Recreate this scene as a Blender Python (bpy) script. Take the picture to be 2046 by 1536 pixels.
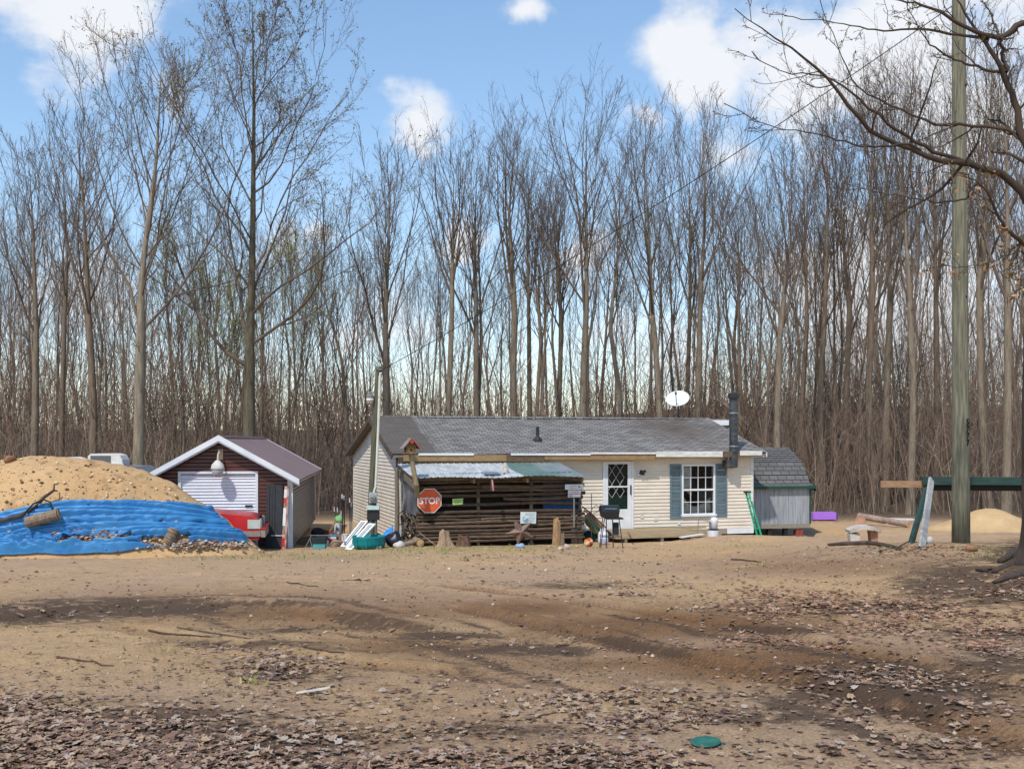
import bpy, math, random, time as _time
import numpy as np
from mathutils import Vector, Matrix, Euler

for o in list(bpy.data.objects):
    bpy.data.objects.remove(o)
SC = bpy.context.scene
COL = SC.collection
PI = math.pi

# ------------------------------------------------------------------ camera
F_PX, CX, HZ, CAMZ = 2100.0, 1023.0, 880.0, 1.75     # focal length, centre, horizon (photo pixels), eye height (m)
cd = bpy.data.cameras.new('camera')
cam = bpy.data.objects.new('camera', cd)
COL.objects.link(cam)
cam.location = (0, 0, CAMZ)
cam.rotation_euler = (PI / 2, 0, 0)
cd.sensor_width = 36.0
cd.lens = 36.0 * F_PX / 2046.0
cd.shift_y = (HZ - 768.0) / 2046.0
cd.clip_start = 0.1
cd.clip_end = 3000
SC.camera = cam

# ------------------------------------------------------------------ sun, sky, exposure
SUN_EL = math.radians(52)
SUN_AZ = math.radians(204.8)           # compass-like angle from +Y towards +X: behind the camera, to the left
sd = Vector((math.sin(SUN_AZ) * math.cos(SUN_EL), math.cos(SUN_AZ) * math.cos(SUN_EL), math.sin(SUN_EL)))
ld = bpy.data.lights.new('sun', 'SUN')
ld.energy = 2.6
ld.angle = math.radians(1.6)
ld.color = (1.0, 0.965, 0.91)
sun = bpy.data.objects.new('sun', ld)
COL.objects.link(sun)
sun.location = (-8, -20, 30)
sun.rotation_euler = (-sd).to_track_quat('-Z', 'Y').to_euler()

W = bpy.data.worlds.new('World')
SC.world = W
W.use_nodes = True
nt = W.node_tree
nt.nodes.clear()
def wn(t, **k):
    n = nt.nodes.new(t)
    for a, b in k.items():
        setattr(n, a, b)
    return n
wl = nt.links.new
sky = wn('ShaderNodeTexSky', sky_type='NISHITA', sun_disc=False, sun_elevation=SUN_EL, sun_rotation=SUN_AZ,
         altitude=200, air_density=1.0, dust_density=0.3, ozone_density=1.6)
tc = wn('ShaderNodeTexCoord')
# clouds: soft puffs placed round directions of the sky, broken up with noise
PUFFS = [(825, 240, 105, .9), (790, 205, 60, .75), (860, 265, 60, .7), (1380, 60, 125, .85), (1420, 150, 115, .9), (1500, 80, 160, .72),
         (1840, 60, 360, .9), (1720, 170, 260, .84), (2000, 230, 300, .8), (1600, 90, 200, .8), (200, 20, 190, .86), (90, 0, 150, .7), (340, 210, 120, .66),
         (1062, 25, 55, .72), (640, 440, 70, .7), (925, 495, 90, .74), (1190, 520, 75, .85), (1300, 235, 70, .62),
         (1480, 320, 110, .72), (1640, 330, 120, .6), (1690, 600, 300, .8), (1920, 600, 320, .85), (1350, 690, 200, .5), (760, 620, 240, .42),
         (140, 620, 240, .5), (560, 470, 110, .6), (-500, 300, 420, .8), (-900, 600, 300, .7), (2600, 300, 420, .75), (2900, 700, 300, .7)]
acc = None
nz2 = wn('ShaderNodeTexNoise')
nz2.inputs['Scale'].default_value = 14
nz2.inputs['Detail'].default_value = 4
wl(tc.outputs['Generated'], nz2.inputs['Vector'])
sub = wn('ShaderNodeVectorMath', operation='SUBTRACT')
wl(nz2.outputs['Color'], sub.inputs[0]); sub.inputs[1].default_value = (.5, .5, .5)
scl = wn('ShaderNodeVectorMath', operation='SCALE'); scl.inputs['Scale'].default_value = 0.075
wl(sub.outputs[0], scl.inputs[0])
wob = wn('ShaderNodeVectorMath', operation='ADD')
wl(tc.outputs['Generated'], wob.inputs[0]); wl(scl.outputs[0], wob.inputs[1])
for (px, py, r, s) in PUFFS:
    d = Vector(((px - CX) / F_PX, 1, (HZ - py) / F_PX)).normalized()
    n = wn('ShaderNodeVectorMath', operation='DISTANCE')
    wl(wob.outputs[0], n.inputs[0]); n.inputs[1].default_value = d
    m = wn('ShaderNodeMapRange', interpolation_type='SMOOTHSTEP')
    m.inputs['From Min'].default_value = r / F_PX * 1.25; m.inputs['From Max'].default_value = 0
    m.inputs['To Min'].default_value = 0; m.inputs['To Max'].default_value = s
    wl(n.outputs['Value'], m.inputs['Value'])
    if acc is None:
        acc = m.outputs[0]
    else:
        a = wn('ShaderNodeMath', operation='MAXIMUM')
        wl(acc, a.inputs[0]); wl(m.outputs[0], a.inputs[1]); acc = a.outputs[0]
nz = wn('ShaderNodeTexNoise')
nz.inputs['Scale'].default_value = 9; nz.inputs['Detail'].default_value = 9; nz.inputs['Roughness'].default_value = .58
mp = wn('ShaderNodeMapping'); mp.inputs['Scale'].default_value = (1, 1, 1.7)
wl(tc.outputs['Generated'], mp.inputs['Vector']); wl(mp.outputs[0], nz.inputs['Vector'])
nm = wn('ShaderNodeMath', operation='MULTIPLY_ADD'); nm.inputs[1].default_value = 1.7; nm.inputs[2].default_value = -.35; wl(nz.outputs['Fac'], nm.inputs[0])
ad = wn('ShaderNodeMath', operation='ADD'); wl(acc, ad.inputs[0]); wl(nm.outputs[0], ad.inputs[1])
cm = wn('ShaderNodeMapRange', interpolation_type='SMOOTHSTEP')
cm.inputs['From Min'].default_value = .76; cm.inputs['From Max'].default_value = 1.30
cm.inputs['To Min'].default_value = 0; cm.inputs['To Max'].default_value = .93
wl(ad.outputs[0], cm.inputs['Value'])
SKY_S = 0.15
hs = wn('ShaderNodeHueSaturation'); hs.inputs['Saturation'].default_value = 1.22; hs.inputs['Value'].default_value = 1.42
gm = wn('ShaderNodeGamma'); gm.inputs['Gamma'].default_value = .74
wl(sky.outputs[0], gm.inputs['Color']); wl(gm.outputs[0], hs.inputs['Color'])
mx = wn('ShaderNodeMix', data_type='RGBA')
mx.inputs['B'].default_value = (4.5, 4.55, 4.7, 1)
wl(cm.outputs[0], mx.inputs['Factor']); wl(hs.outputs[0], mx.inputs['A'])
bg = wn('ShaderNodeBackground'); bg.inputs['Strength'].default_value = SKY_S
wl(mx.outputs['Result'], bg.inputs['Color'])
wo = wn('ShaderNodeOutputWorld'); wl(bg.outputs[0], wo.inputs['Surface'])

SC.view_settings.view_transform = 'Standard'
SC.view_settings.look = 'None'
SC.view_settings.exposure = 0.47
SC.view_settings.gamma = 1.0
SC.view_settings.use_curve_mapping = False
SC.render.engine = 'CYCLES'
SC.cycles.max_bounces = 6
SC.cycles.diffuse_bounces = 2
SC.cycles.transparent_max_bounces = 8
SC.cycles.use_denoising = True
# ------------------------------------------------------------------ helpers
def P(px, py, Y):
    """photo pixel at depth Y -> world point"""
    return Vector(((px - CX) * Y / F_PX, Y, CAMZ - (py - HZ) * Y / F_PX))

def sstep(a, b, x):
    t = np.clip((np.asarray(x, float) - a) / (b - a), 0, 1)
    return t * t * (3 - 2 * t)

def _h(ix, iy, s):
    n = (ix.astype(np.int64) * 374761393 + iy.astype(np.int64) * 668265263 + s * 1274126177) & 0x7fffffff
    n = ((n ^ (n >> 13)) * 1274126177) & 0x7fffffff
    return ((n ^ (n >> 16)) & 0xffff) / 65535.0

def vnoise(x, y, s=0):
    x = np.asarray(x, float); y = np.asarray(y, float)
    ix = np.floor(x); iy = np.floor(y); fx = x - ix; fy = y - iy
    fx = fx * fx * (3 - 2 * fx); fy = fy * fy * (3 - 2 * fy)
    a = _h(ix, iy, s); b = _h(ix + 1, iy, s); c = _h(ix, iy + 1, s); d = _h(ix + 1, iy + 1, s)
    return (a + (b - a) * fx) * (1 - fy) + (c + (d - c) * fx) * fy

def fbm(x, y, s=0, o=4):
    r = 0; a = .5; n = 0
    for i in range(o):
        r = r + a * vnoise(x * 2 ** i, y * 2 ** i, s + i); n += a; a *= .5
    return r / n - .5

# ---- materials
MATS = {}
def rgb(r, g, b):
    f = lambda c: (c / 255 / 12.92) if c / 255 <= .04045 else ((c / 255 + .055) / 1.055) ** 2.4
    return (f(r), f(g), f(b), 1)

def mat(name, c1, c2=None, scale=6, stretch=(1, 1, 1), rough=.85, bump=0, bscale=None, metal=0, rnd=0, spec=.3, c3=None, detail=5):
    if name in MATS:
        return MATS[name]
    m = bpy.data.materials.new(name); MATS[name] = m
    m.use_nodes = True
    t = m.node_tree; N = t.nodes; L = t.links.new
    b = N['Principled BSDF']
    b.inputs['Roughness'].default_value = rough; b.inputs['Metallic'].default_value = metal
    b.inputs['Specular IOR Level'].default_value = spec
    c1 = tuple(c1[:3]) + (1,); c2 = tuple((c2 or c1)[:3]) + (1,)
    co = N.new('ShaderNodeTexCoord'); mp = N.new('ShaderNodeMapping')
    mp.inputs['Scale'].default_value = stretch
    L(co.outputs['Object'], mp.inputs['Vector'])
    nz = N.new('ShaderNodeTexNoise'); nz.inputs['Scale'].default_value = scale; nz.inputs['Detail'].default_value = detail
    nz.inputs['Roughness'].default_value = .65
    L(mp.outputs[0], nz.inputs['Vector'])
    cr = N.new('ShaderNodeValToRGB'); cr.color_ramp.elements[0].position = .34; cr.color_ramp.elements[1].position = .66
    cr.color_ramp.elements[0].color = c1; cr.color_ramp.elements[1].color = c2
    if c3:
        e = cr.color_ramp.elements.new(.72); e.color = tuple(c3[:3]) + (1,)
    L(nz.outputs['Fac'], cr.inputs['Fac'])
    out = cr.outputs[0]
    if rnd:
        oi = N.new('ShaderNodeObjectInfo'); mr = N.new('ShaderNodeMapRange')
        mr.inputs['To Min'].default_value = 1 - rnd; mr.inputs['To Max'].default_value = 1 + rnd
        L(oi.outputs['Random'], mr.inputs['Value'])
        h = N.new('ShaderNodeHueSaturation'); L(mr.outputs[0], h.inputs['Value']); L(out, h.inputs['Color']); out = h.outputs[0]
    L(out, b.inputs['Base Color'])
    if bump:
        n2 = N.new('ShaderNodeTexNoise'); n2.inputs['Scale'].default_value = bscale or scale * 3; n2.inputs['Detail'].default_value = 6
        L(mp.outputs[0], n2.inputs['Vector'])
        bp = N.new('ShaderNodeBump'); bp.inputs['Strength'].default_value = min(1, bump); bp.inputs['Distance'].default_value = .02
        L(n2.outputs['Fac'], bp.inputs['Height']); L(bp.outputs[0], b.inputs['Normal'])
    return m

def attr_mat(name, attr='col', rough=.9, noise=.35, nscale=40, bump=.4, spec=.2, both=False):
    """colour from a mesh colour attribute, with fine grain"""
    m = bpy.data.materials.new(name); MATS[name] = m
    m.use_nodes = True
    t = m.node_tree; N = t.nodes; L = t.links.new
    b = N['Principled BSDF']; b.inputs['Roughness'].default_value = rough; b.inputs['Specular IOR Level'].default_value = spec
    a = N.new('ShaderNodeAttribute'); a.attribute_name = attr
    out = a.outputs['Color']
    if noise:
        co = N.new('ShaderNodeTexCoord')
        nz = N.new('ShaderNodeTexNoise'); nz.inputs['Scale'].default_value = nscale; nz.inputs['Detail'].default_value = 6
        nz.inputs['Roughness'].default_value = .7
        L(co.outputs['Object'], nz.inputs['Vector'])
        mr = N.new('ShaderNodeMapRange'); mr.inputs['From Min'].default_value = .3; mr.inputs['From Max'].default_value = .7
        mr.inputs['To Min'].default_value = 1 - noise; mr.inputs['To Max'].default_value = 1 + noise
        L(nz.outputs['Fac'], mr.inputs['Value'])
        h = N.new('ShaderNodeHueSaturation'); L(mr.outputs[0], h.inputs['Value']); L(out, h.inputs['Color']); out = h.outputs[0]
        if bump:
            bp = N.new('ShaderNodeBump'); bp.inputs['Strength'].default_value = bump; bp.inputs['Distance'].default_value = .03
            L(nz.outputs['Fac'], bp.inputs['Height']); L(bp.outputs[0], b.inputs['Normal'])
    L(out, b.inputs['Base Color'])
    return m

# ---- objects
def tag(o, label=None, cat=None, group=None, kind=None):
    if label: o['label'] = label
    if cat: o['category'] = cat
    if group: o['group'] = group
    if kind: o['kind'] = kind
    return o

def link(o, parent=None):
    COL.objects.link(o)
    if parent is not None:
        o.parent = parent
    return o

def thing(name, label, cat, loc=(0, 0, 0), rotz=0, group=None):
    o = bpy.data.objects.new(name, None)
    o.empty_display_size = .2
    link(o); o.location = loc; o.rotation_euler = (0, 0, rotz)
    return tag(o, label, cat, group)

class Frame:
    """local frame of a thing: origin and turn about z"""
    def __init__(s, o, a):
        s.o = Vector(o); s.a = a; s.c = math.cos(a); s.s = math.sin(a)
    def inv(s, p):
        d = Vector(p) - s.o
        return Vector((d.x * s.c + d.y * s.s, -d.x * s.s + d.y * s.c, d.z))
    def out(s, p):
        return s.o + Vector((p[0] * s.c - p[1] * s.s, p[0] * s.s + p[1] * s.c, p[2]))
    def on(s, px, py, v=0.0):
        """photo pixel on the vertical plane local y = v -> local point"""
        d = s.inv(P(px, py, 1.0)) - s.inv((0, 0, CAMZ)); c = s.inv((0, 0, CAMZ))
        t = (v - c.y) / d.y
        return c + d * t
    def side(s, px, py, u=0.0):
        """photo pixel on the vertical plane local x = u"""
        c = s.inv((0, 0, CAMZ)); d = s.inv(P(px, py, 1.0)) - c
        t = (u - c.x) / d.x
        return c + d * t

def np_mesh(name, V, Fc, mat_=None, smooth=False, col=None):
    V = np.ascontiguousarray(V, np.float32).reshape(-1, 3); Fc = np.ascontiguousarray(Fc, np.int32)
    me = bpy.data.meshes.new(name)
    k = Fc.shape[1]; nf = Fc.shape[0]
    me.vertices.add(len(V)); me.vertices.foreach_set('co', V.ravel())
    me.loops.add(nf * k); me.loops.foreach_set('vertex_index', Fc.ravel())
    me.polygons.add(nf); me.polygons.foreach_set('loop_start', np.arange(0, nf * k, k, dtype=np.int32))
    if smooth:
        me.polygons.foreach_set('use_smooth', np.ones(nf, bool))
    me.update(calc_edges=True)
    if col is not None:
        ca = me.color_attributes.new('col', 'FLOAT_COLOR', 'POINT')
        c4 = np.ones((len(V), 4), np.float32); c4[:, :3] = np.asarray(col)[:, :3]
        ca.data.foreach_set('color', c4.ravel())
    if mat_: me.materials.append(mat_)
    return me

class MB:
    def __init__(s):
        s.v = []; s.f = []
    def add(s, vs, fs):
        o = len(s.v)
        s.v += [tuple(v) for v in vs]; s.f += [tuple(i + o for i in f) for f in fs]
        return s
    def box(s, x0, x1, y0, y1, z0, z1, M=None):
        v = [(x, y, z) for z in (z0, z1) for y in (y0, y1) for x in (x0, x1)]
        if M is not None: v = [M @ Vector(p) for p in v]
        return s.add(v, [(0, 2, 3, 1), (4, 5, 7, 6), (0, 1, 5, 4), (2, 6, 7, 3), (0, 4, 6, 2), (1, 3, 7, 5)])
    def obox(s, c, size, e=(0, 0, 0)):
        M = Matrix.Translation(c) @ Euler(e).to_matrix().to_4x4()
        a, b, d = size[0] / 2, size[1] / 2, size[2] / 2
        return s.box(-a, a, -b, b, -d, d, M)
    def beam(s, p, q, w, h, up=(0, 0, 1)):
        p = Vector(p); q = Vector(q); d = (q - p); L = d.length; d.normalize()
        sd_ = d.cross(Vector(up))
        if sd_.length < 1e-4: sd_ = d.cross(Vector((0, 1, 0)))
        sd_.normalize(); u = sd_.cross(d)
        M = Matrix((sd_, d, u)).transposed().to_4x4(); M.translation = p
        return s.box(-w / 2, w / 2, 0, L, -h / 2, h / 2, M)
    def tube(s, pts, r, n=8, cap=True):
        pts = [Vector(p) for p in pts]; m = len(pts)
        rs = r if hasattr(r, '__len__') else [r] * m
        o = len(s.v)
        for i, p in enumerate(pts):
            d = pts[min(i + 1, m - 1)] - pts[max(i - 1, 0)]
            d.normalize()
            a = d.cross(Vector((0.0123, .3, 1)))
            if a.length < .05: a = d.cross(Vector((1, 0, 0)))
            a.normalize(); b = d.cross(a)
            for k in range(n):
                t = 2 * PI * k / n
                s.v.append(tuple(p + (a * math.cos(t) + b * math.sin(t)) * rs[i]))
        for i in range(m - 1):
            for k in range(n):
                k2 = (k + 1) % n
                s.f.append((o + i * n + k, o + i * n + k2, o + (i + 1) * n + k2, o + (i + 1) * n + k))
        if cap:
            s.f.append(tuple(o + k for k in range(n))[::-1]); s.f.append(tuple(o + (m - 1) * n + k for k in range(n)))
        return s
    def lathe(s, prof, n=16, c=(0, 0, 0), M=None):
        o = len(s.v); M = M or Matrix.Identity(4); c = Vector(c)
        for r, z in prof:
            for k in range(n):
                t = 2 * PI * k / n
                s.v.append(tuple(c + (M @ Vector((r * math.cos(t), r * math.sin(t), z)))))
        for i in range(len(prof) - 1):
            for k in range(n):
                k2 = (k + 1) % n
                s.f.append((o + i * n + k, o + i * n + k2, o + (i + 1) * n + k2, o + (i + 1) * n + k))
        s.f.append(tuple(o + k for k in range(n))[::-1]); e = o + (len(prof) - 1) * n
        s.f.append(tuple(e + k for k in range(n)))
        return s
    def prism(s, pts, d):
        """polygon (3-D points) pushed along d"""
        n = len(pts); d = Vector(d)
        v = [Vector(p) for p in pts] + [Vector(p) + d for p in pts]
        return s.add(v, [tuple(range(n)), tuple(range(2 * n - 1, n - 1, -1))] + [(i, i + n, (i + 1) % n + n, (i + 1) % n) for i in range(n)])
    def sheet(s, nx, ny, fn, closed=False):
        o = len(s.v)
        for j in range(ny + 1):
            for i in range(nx + 1):
                s.v.append(tuple(fn(i / nx, j / ny)))
        for j in range(ny):
            for i in range(nx):
                a = o + j * (nx + 1) + i
                s.f.append((a, a + 1, a + nx + 2, a + nx + 1))
        return s
    def mesh(s, name, m, smooth=False, fix=True):
        me = bpy.data.meshes.new(name)
        me.from_pydata([tuple(v) for v in s.v], [], s.f)
        if fix:
            import bmesh
            bm = bmesh.new(); bm.from_mesh(me); bmesh.ops.recalc_face_normals(bm, faces=bm.faces); bm.to_mesh(me); bm.free()
        if smooth:
            for p in me.polygons: p.use_smooth = True
        me.materials.append(m); me.update()
        return me
    def build(s, name, m, parent=None, smooth=False, fix=True, thick=0, label=None):
        o = bpy.data.objects.new(name, s.mesh(name, m, smooth, fix))
        link(o, parent)
        if thick:
            q = o.modifiers.new('thickness', 'SOLIDIFY'); q.thickness = thick; q.offset = 0
        if label: o['label'] = label
        return o

def bx(name, m, parent, *a, **k):
    return MB().box(*a, **k).build(name, m, parent)

def copy_tree(o, parent=None):
    c = o.copy(); COL.objects.link(c); c.parent = parent
    for ch in list(o.children):
        copy_tree(ch, c)
    return c

def text_mesh(name, body, size, m, parent, loc, rot, align='CENTER', offset=0.0, depth=.001):
    cu = bpy.data.curves.new(name, 'FONT'); cu.body = body; cu.size = size; cu.align_x = align; cu.align_y = 'CENTER'
    cu.extrude = depth; cu.offset = offset
    t = bpy.data.objects.new(name, cu); COL.objects.link(t)
    dg = bpy.context.evaluated_depsgraph_get()
    me = bpy.data.meshes.new_from_object(t.evaluated_get(dg)); bpy.data.objects.remove(t)
    me.materials.clear(); me.materials.append(m)
    o = bpy.data.objects.new(name, me); link(o, parent); o.location = loc; o.rotation_euler = rot
    return o

def lump(c, r, seed=0, n=10, m=7, sq=(1, 1, 1), rough=.25, rot=0):
    """an uneven stone-like lump"""
    rg = random.Random(seed); b = MB()
    ph = [rg.uniform(0, 6.28) for _ in range(6)]
    cr, sr = math.cos(rot), math.sin(rot)
    def fn(u, v):
        t = 2 * PI * u; p = PI * (v - .5)
        k = r * (1 + rough * (.5 * math.sin(2 * t + ph[0]) * math.cos(p) + .4 * math.sin(3 * p + ph[1] + t) + .3 * math.sin(4 * t + ph[2]) * math.cos(2 * p)))
        x, y = k * math.cos(p) * math.cos(t) * sq[0], k * math.cos(p) * math.sin(t) * sq[1]
        return (c[0] + x * cr - y * sr, c[1] + x * sr + y * cr, c[2] + k * math.sin(p) * sq[2])
    b.sheet(n, m, fn)
    return b
# ------------------------------------------------------------------ terrain
def base_h(X, Y):
    X = np.asarray(X, float); Y = np.asarray(Y, float)
    z = np.interp(Y, [-60, 4, 6, 31.8, 45, 70, 900], [0, 0, 0, -1.34, -1.6, -1.8, -1.8])
    z = z + sstep(2.5, 8.5, X) * np.interp(Y, [5, 14, 21, 28, 33, 38], [0, .25, .5, .2, 0, 0])
    z = z + sstep(85, 230, Y) * (4.5 + 6.5 * sstep(-10, 45, X)) + sstep(230, 500, Y) * 4
    # spill of soil in front of the right half of the house, low bank along the yard edge
    z = z + .20 * np.exp(-(((X - 6.6) / 1.9) ** 2 + ((Y - 30.6) / 1.0) ** 2) ** 1.3)
    z = z + .10 * np.exp(-((Y - 27.2 - .03 * X) / 1.0) ** 2) * sstep(-7, -3, X) * (1 - sstep(2, 5, X))
    z = z - .34 * np.exp(-(((X - 9.7) / 1.7) ** 2 + ((Y - 36.9) / 1.6) ** 2) ** 1.4)
    return z

def hit(px, py, f=base_h, y0=3.5, y1=110):
    """where the ray of a photo pixel meets the surface f -> X, Y, Z arrays (coarse march, then bisection)"""
    px = np.atleast_1d(np.asarray(px, float)); py = np.atleast_1d(np.asarray(py, float))
    g = getattr(f, 'coarse', f); lo = np.empty(len(px)); hi = np.empty(len(px))
    Ys = np.exp(np.linspace(math.log(y0), math.log(y1), 150))[None, :]
    for a in range(0, len(px), 4000):
        x = px[a:a + 4000]; y = py[a:a + 4000]
        Xs = ((x - CX) / F_PX)[:, None] * Ys; Zs = CAMZ - ((y - HZ) / F_PX)[:, None] * Ys
        bl = Zs < g(Xs, np.broadcast_to(Ys, Xs.shape))
        i = np.where(bl.any(1), np.argmax(bl, 1), 149)
        lo[a:a + 4000] = Ys[0][np.maximum(i - 1, 0)] * (.94 if g is not f else 1); hi[a:a + 4000] = Ys[0][i] * (1.06 if g is not f else 1)
    for _ in range(13):
        m = .5 * (lo + hi); under = CAMZ - (py - HZ) / F_PX * m < f((px - CX) / F_PX * m, m)
        hi = np.where(under, m, hi); lo = np.where(under, lo, m)
    Y = .5 * (lo + hi)
    return (px - CX) / F_PX * Y, Y, CAMZ - (py - HZ) / F_PX * Y

TRACKS = [  # photo pixels along the wheel tracks, half width (m), depth, tread
    ([(930, 1215), (1050, 1240), (1180, 1278), (1300, 1308), (1500, 1345), (1650, 1380), (1800, 1425), (2050, 1500)], .22, .085, 1.0),
    ([(900, 1172), (1020, 1185), (1180, 1202), (1350, 1233), (1550, 1272), (1750, 1310), (2080, 1375)], .22, .075, .8),
    ([(-80, 1262), (120, 1222), (320, 1200), (500, 1203), (650, 1228), (800, 1262)], .24, .09, .3),
    ([(-80, 1172), (150, 1150), (420, 1148), (640, 1160), (900, 1165)], .24, .06, .25),
    ([(250, 1255), (480, 1290), (700, 1325), (950, 1352), (1200, 1385)], .2, .05, .4),
]
def seg_dist(X, Y, pts):
    D = np.full(X.shape, 1e9); A = np.zeros(X.shape); S = np.zeros(X.shape); run = 0.
    for (x0, y0), (x1, y1) in zip(pts[:-1], pts[1:]):
        dx, dy = x1 - x0, y1 - y0; L = math.hypot(dx, dy)
        t = np.clip(((X - x0) * dx + (Y - y0) * dy) / L / L, 0, 1)
        qx, qy = X - x0 - t * dx, Y - y0 - t * dy
        d = np.hypot(qx, qy); sg = np.sign(dx * qy - dy * qx)
        u = d < D
        D = np.where(u, d, D); A = np.where(u, run + t * L, A); S = np.where(u, d * sg, S)
        run += L
    return D, A, S
TR_W = []
for pts, w, dp, td in TRACKS:
    q = np.array(pts, float)
    # smooth the polyline
    tt = np.linspace(0, len(q) - 1, 15); q = np.stack([np.interp(tt, np.arange(len(q)), q[:, k]) for k in (0, 1)], 1)
    for _ in range(2): q[1:-1] = .25 * q[:-2] + .5 * q[1:-1] + .25 * q[2:]
    x, y, z = hit(q[:, 0], q[:, 1]); TR_W.append((list(zip(x, y)), w, dp, td))

def ground_h(X, Y, full=False):
    X = np.asarray(X, float); Y = np.asarray(Y, float)
    z = base_h(X, Y)
    far = sstep(26, 14, Y)
    z = z + .10 * fbm(X * .35, Y * .35, 3) + .05 * fbm(X * 1.3, Y * 1.3, 9) * (0.4 + .6 * far) + .022 * fbm(X * 6, Y * 6, 21, 3) + .012 * fbm(X * 17, Y * 17, 31, 2) * far
    tread = np.zeros(X.shape); al = np.zeros(X.shape); cr = np.zeros(X.shape)
    for pts, w, dp, td in TR_W:
        D, A, S = seg_dist(X, Y, pts)
        m = np.exp(-(D / w) ** 4); rim = np.exp(-((D - 1.5 * w) / (.45 * w)) ** 2)
        br = np.clip(.8 + 1.3 * fbm(A * .5, A * 0 + 3.3, int(w * 100)), .2, 1)
        z = z - dp * m * br + dp * .75 * rim * br * (.6 + fbm(X * 3, Y * 3, 5))
        u = m * td * br > tread
        tread = np.where(u, m * td * br, tread); al = np.where(u, A, al); cr = np.where(u, S, cr)
    return (z, tread, al, cr) if full else z

ground_h.coarse = base_h
def gz(x, y):
    return float(ground_h(np.array([x]), np.array([y]))[0])
def G(px, py):
    x, y, z = hit(px, py)
    k = (py - HZ) / F_PX; y = float(y[0])
    for _ in range(2):
        y -= (gz((px - CX) / F_PX * y, y) - (CAMZ - k * y)) / (k - .04)
    x = (px - CX) / F_PX * y
    return Vector((x, y, gz(x, y)))

def proj(X, Y, Z):
    Yc = np.maximum(Y, .5)
    return CX + X / Yc * F_PX, HZ + (CAMZ - Z) / Yc * F_PX

def blobs(px, py, L):
    r = np.zeros(px.shape)
    for (x, y, rx, ry, s) in L:
        r = np.maximum(r, s * np.exp(-(((px - x) / rx) ** 2 + ((py - y) / ry) ** 2)))
    return r

DARK = [(260, 1212, 250, 17, 1.), (70, 1228, 130, 20, .95), (520, 1205, 150, 8, .7), (640, 1256, 190, 9, .55), (470, 1290, 190, 12, .55), (900, 1270, 110, 9, .8),
        (1060, 1300, 160, 12, .85), (1800, 1385, 230, 34, .9), (1700, 1340, 190, 16, .85), (1950, 1165, 150, 45, 1.), (2060, 1120, 90, 40, 1.),  # includes the overhanging tree's shade, painted into the soil colour
        (1700, 1215, 260, 16, .6), (1550, 1260, 90, 9, .8), (1480, 1255, 60, 8, .7), (1150, 1170, 150, 9, .45), (1000, 1460, 350, 22, .35),
        (280, 1480, 480, 66, .75), (1650, 1425, 330, 20, .6), (2000, 1330, 140, 40, .5), (1900, 1500, 200, 20, .4), (1980, 1265, 160, 22, .5), (600, 1350, 130, 18, .5)]
BROWN = [(1350, 1245, 330, 32, .9), (1560, 1330, 330, 38, 1.), (1050, 1215, 220, 22, .7), (600, 1225, 380, 28, .65), (850, 1295, 210, 18, .6), (1650, 1130, 260, 24, .45), (1240, 1330, 250, 20, .6)]
GRASS = [(900, 1096, 240, 9, .8), (640, 1110, 200, 9, .7), (460, 1112, 130, 8, .6), (1140, 1096, 120, 7, .6), (1985, 1105, 60, 10, .6), (1500, 1092, 90, 5, .4), (330, 1305, 16, 3, .3), (500, 1365, 20, 4, .3)]
LEAFD = [(250, 1490, 430, 62, 1.), (60, 1440, 200, 40, .75), (760, 1510, 260, 30, .4), (540, 1335, 110, 22, .5), (430, 1320, 90, 18, .3), (690, 1392, 170, 16, .42), (900, 1395, 150, 12, .25),
         (1150, 1395, 260, 18, .22), (1230, 1430, 200, 22, .4), (1150, 1510, 330, 22, .25), (1700, 1225, 200, 28, 1.), (1560, 1190, 160, 12, .6), (1880, 1250, 160, 30, .75), (1980, 1300, 120, 22, .6), (1850, 1100, 110, 11, 1.),
         (1350, 1165, 180, 9, .35), (1780, 1360, 190, 22, .3), (1850, 1430, 220, 20, .2), (1600, 1290, 160, 12, .4), (1250, 1190, 120, 7, .35), (1050, 1290, 120, 10, .3), (1500, 1500, 400, 22, .16), (430, 1090, 130, 12, 1.), (300, 1100, 200, 6, .6),
         (1100, 1110, 200, 8, .25), (80, 1225, 60, 8, .2), (1720, 1078, 60, 9, .7), (2040, 1180, 90, 30, .5)]

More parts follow.
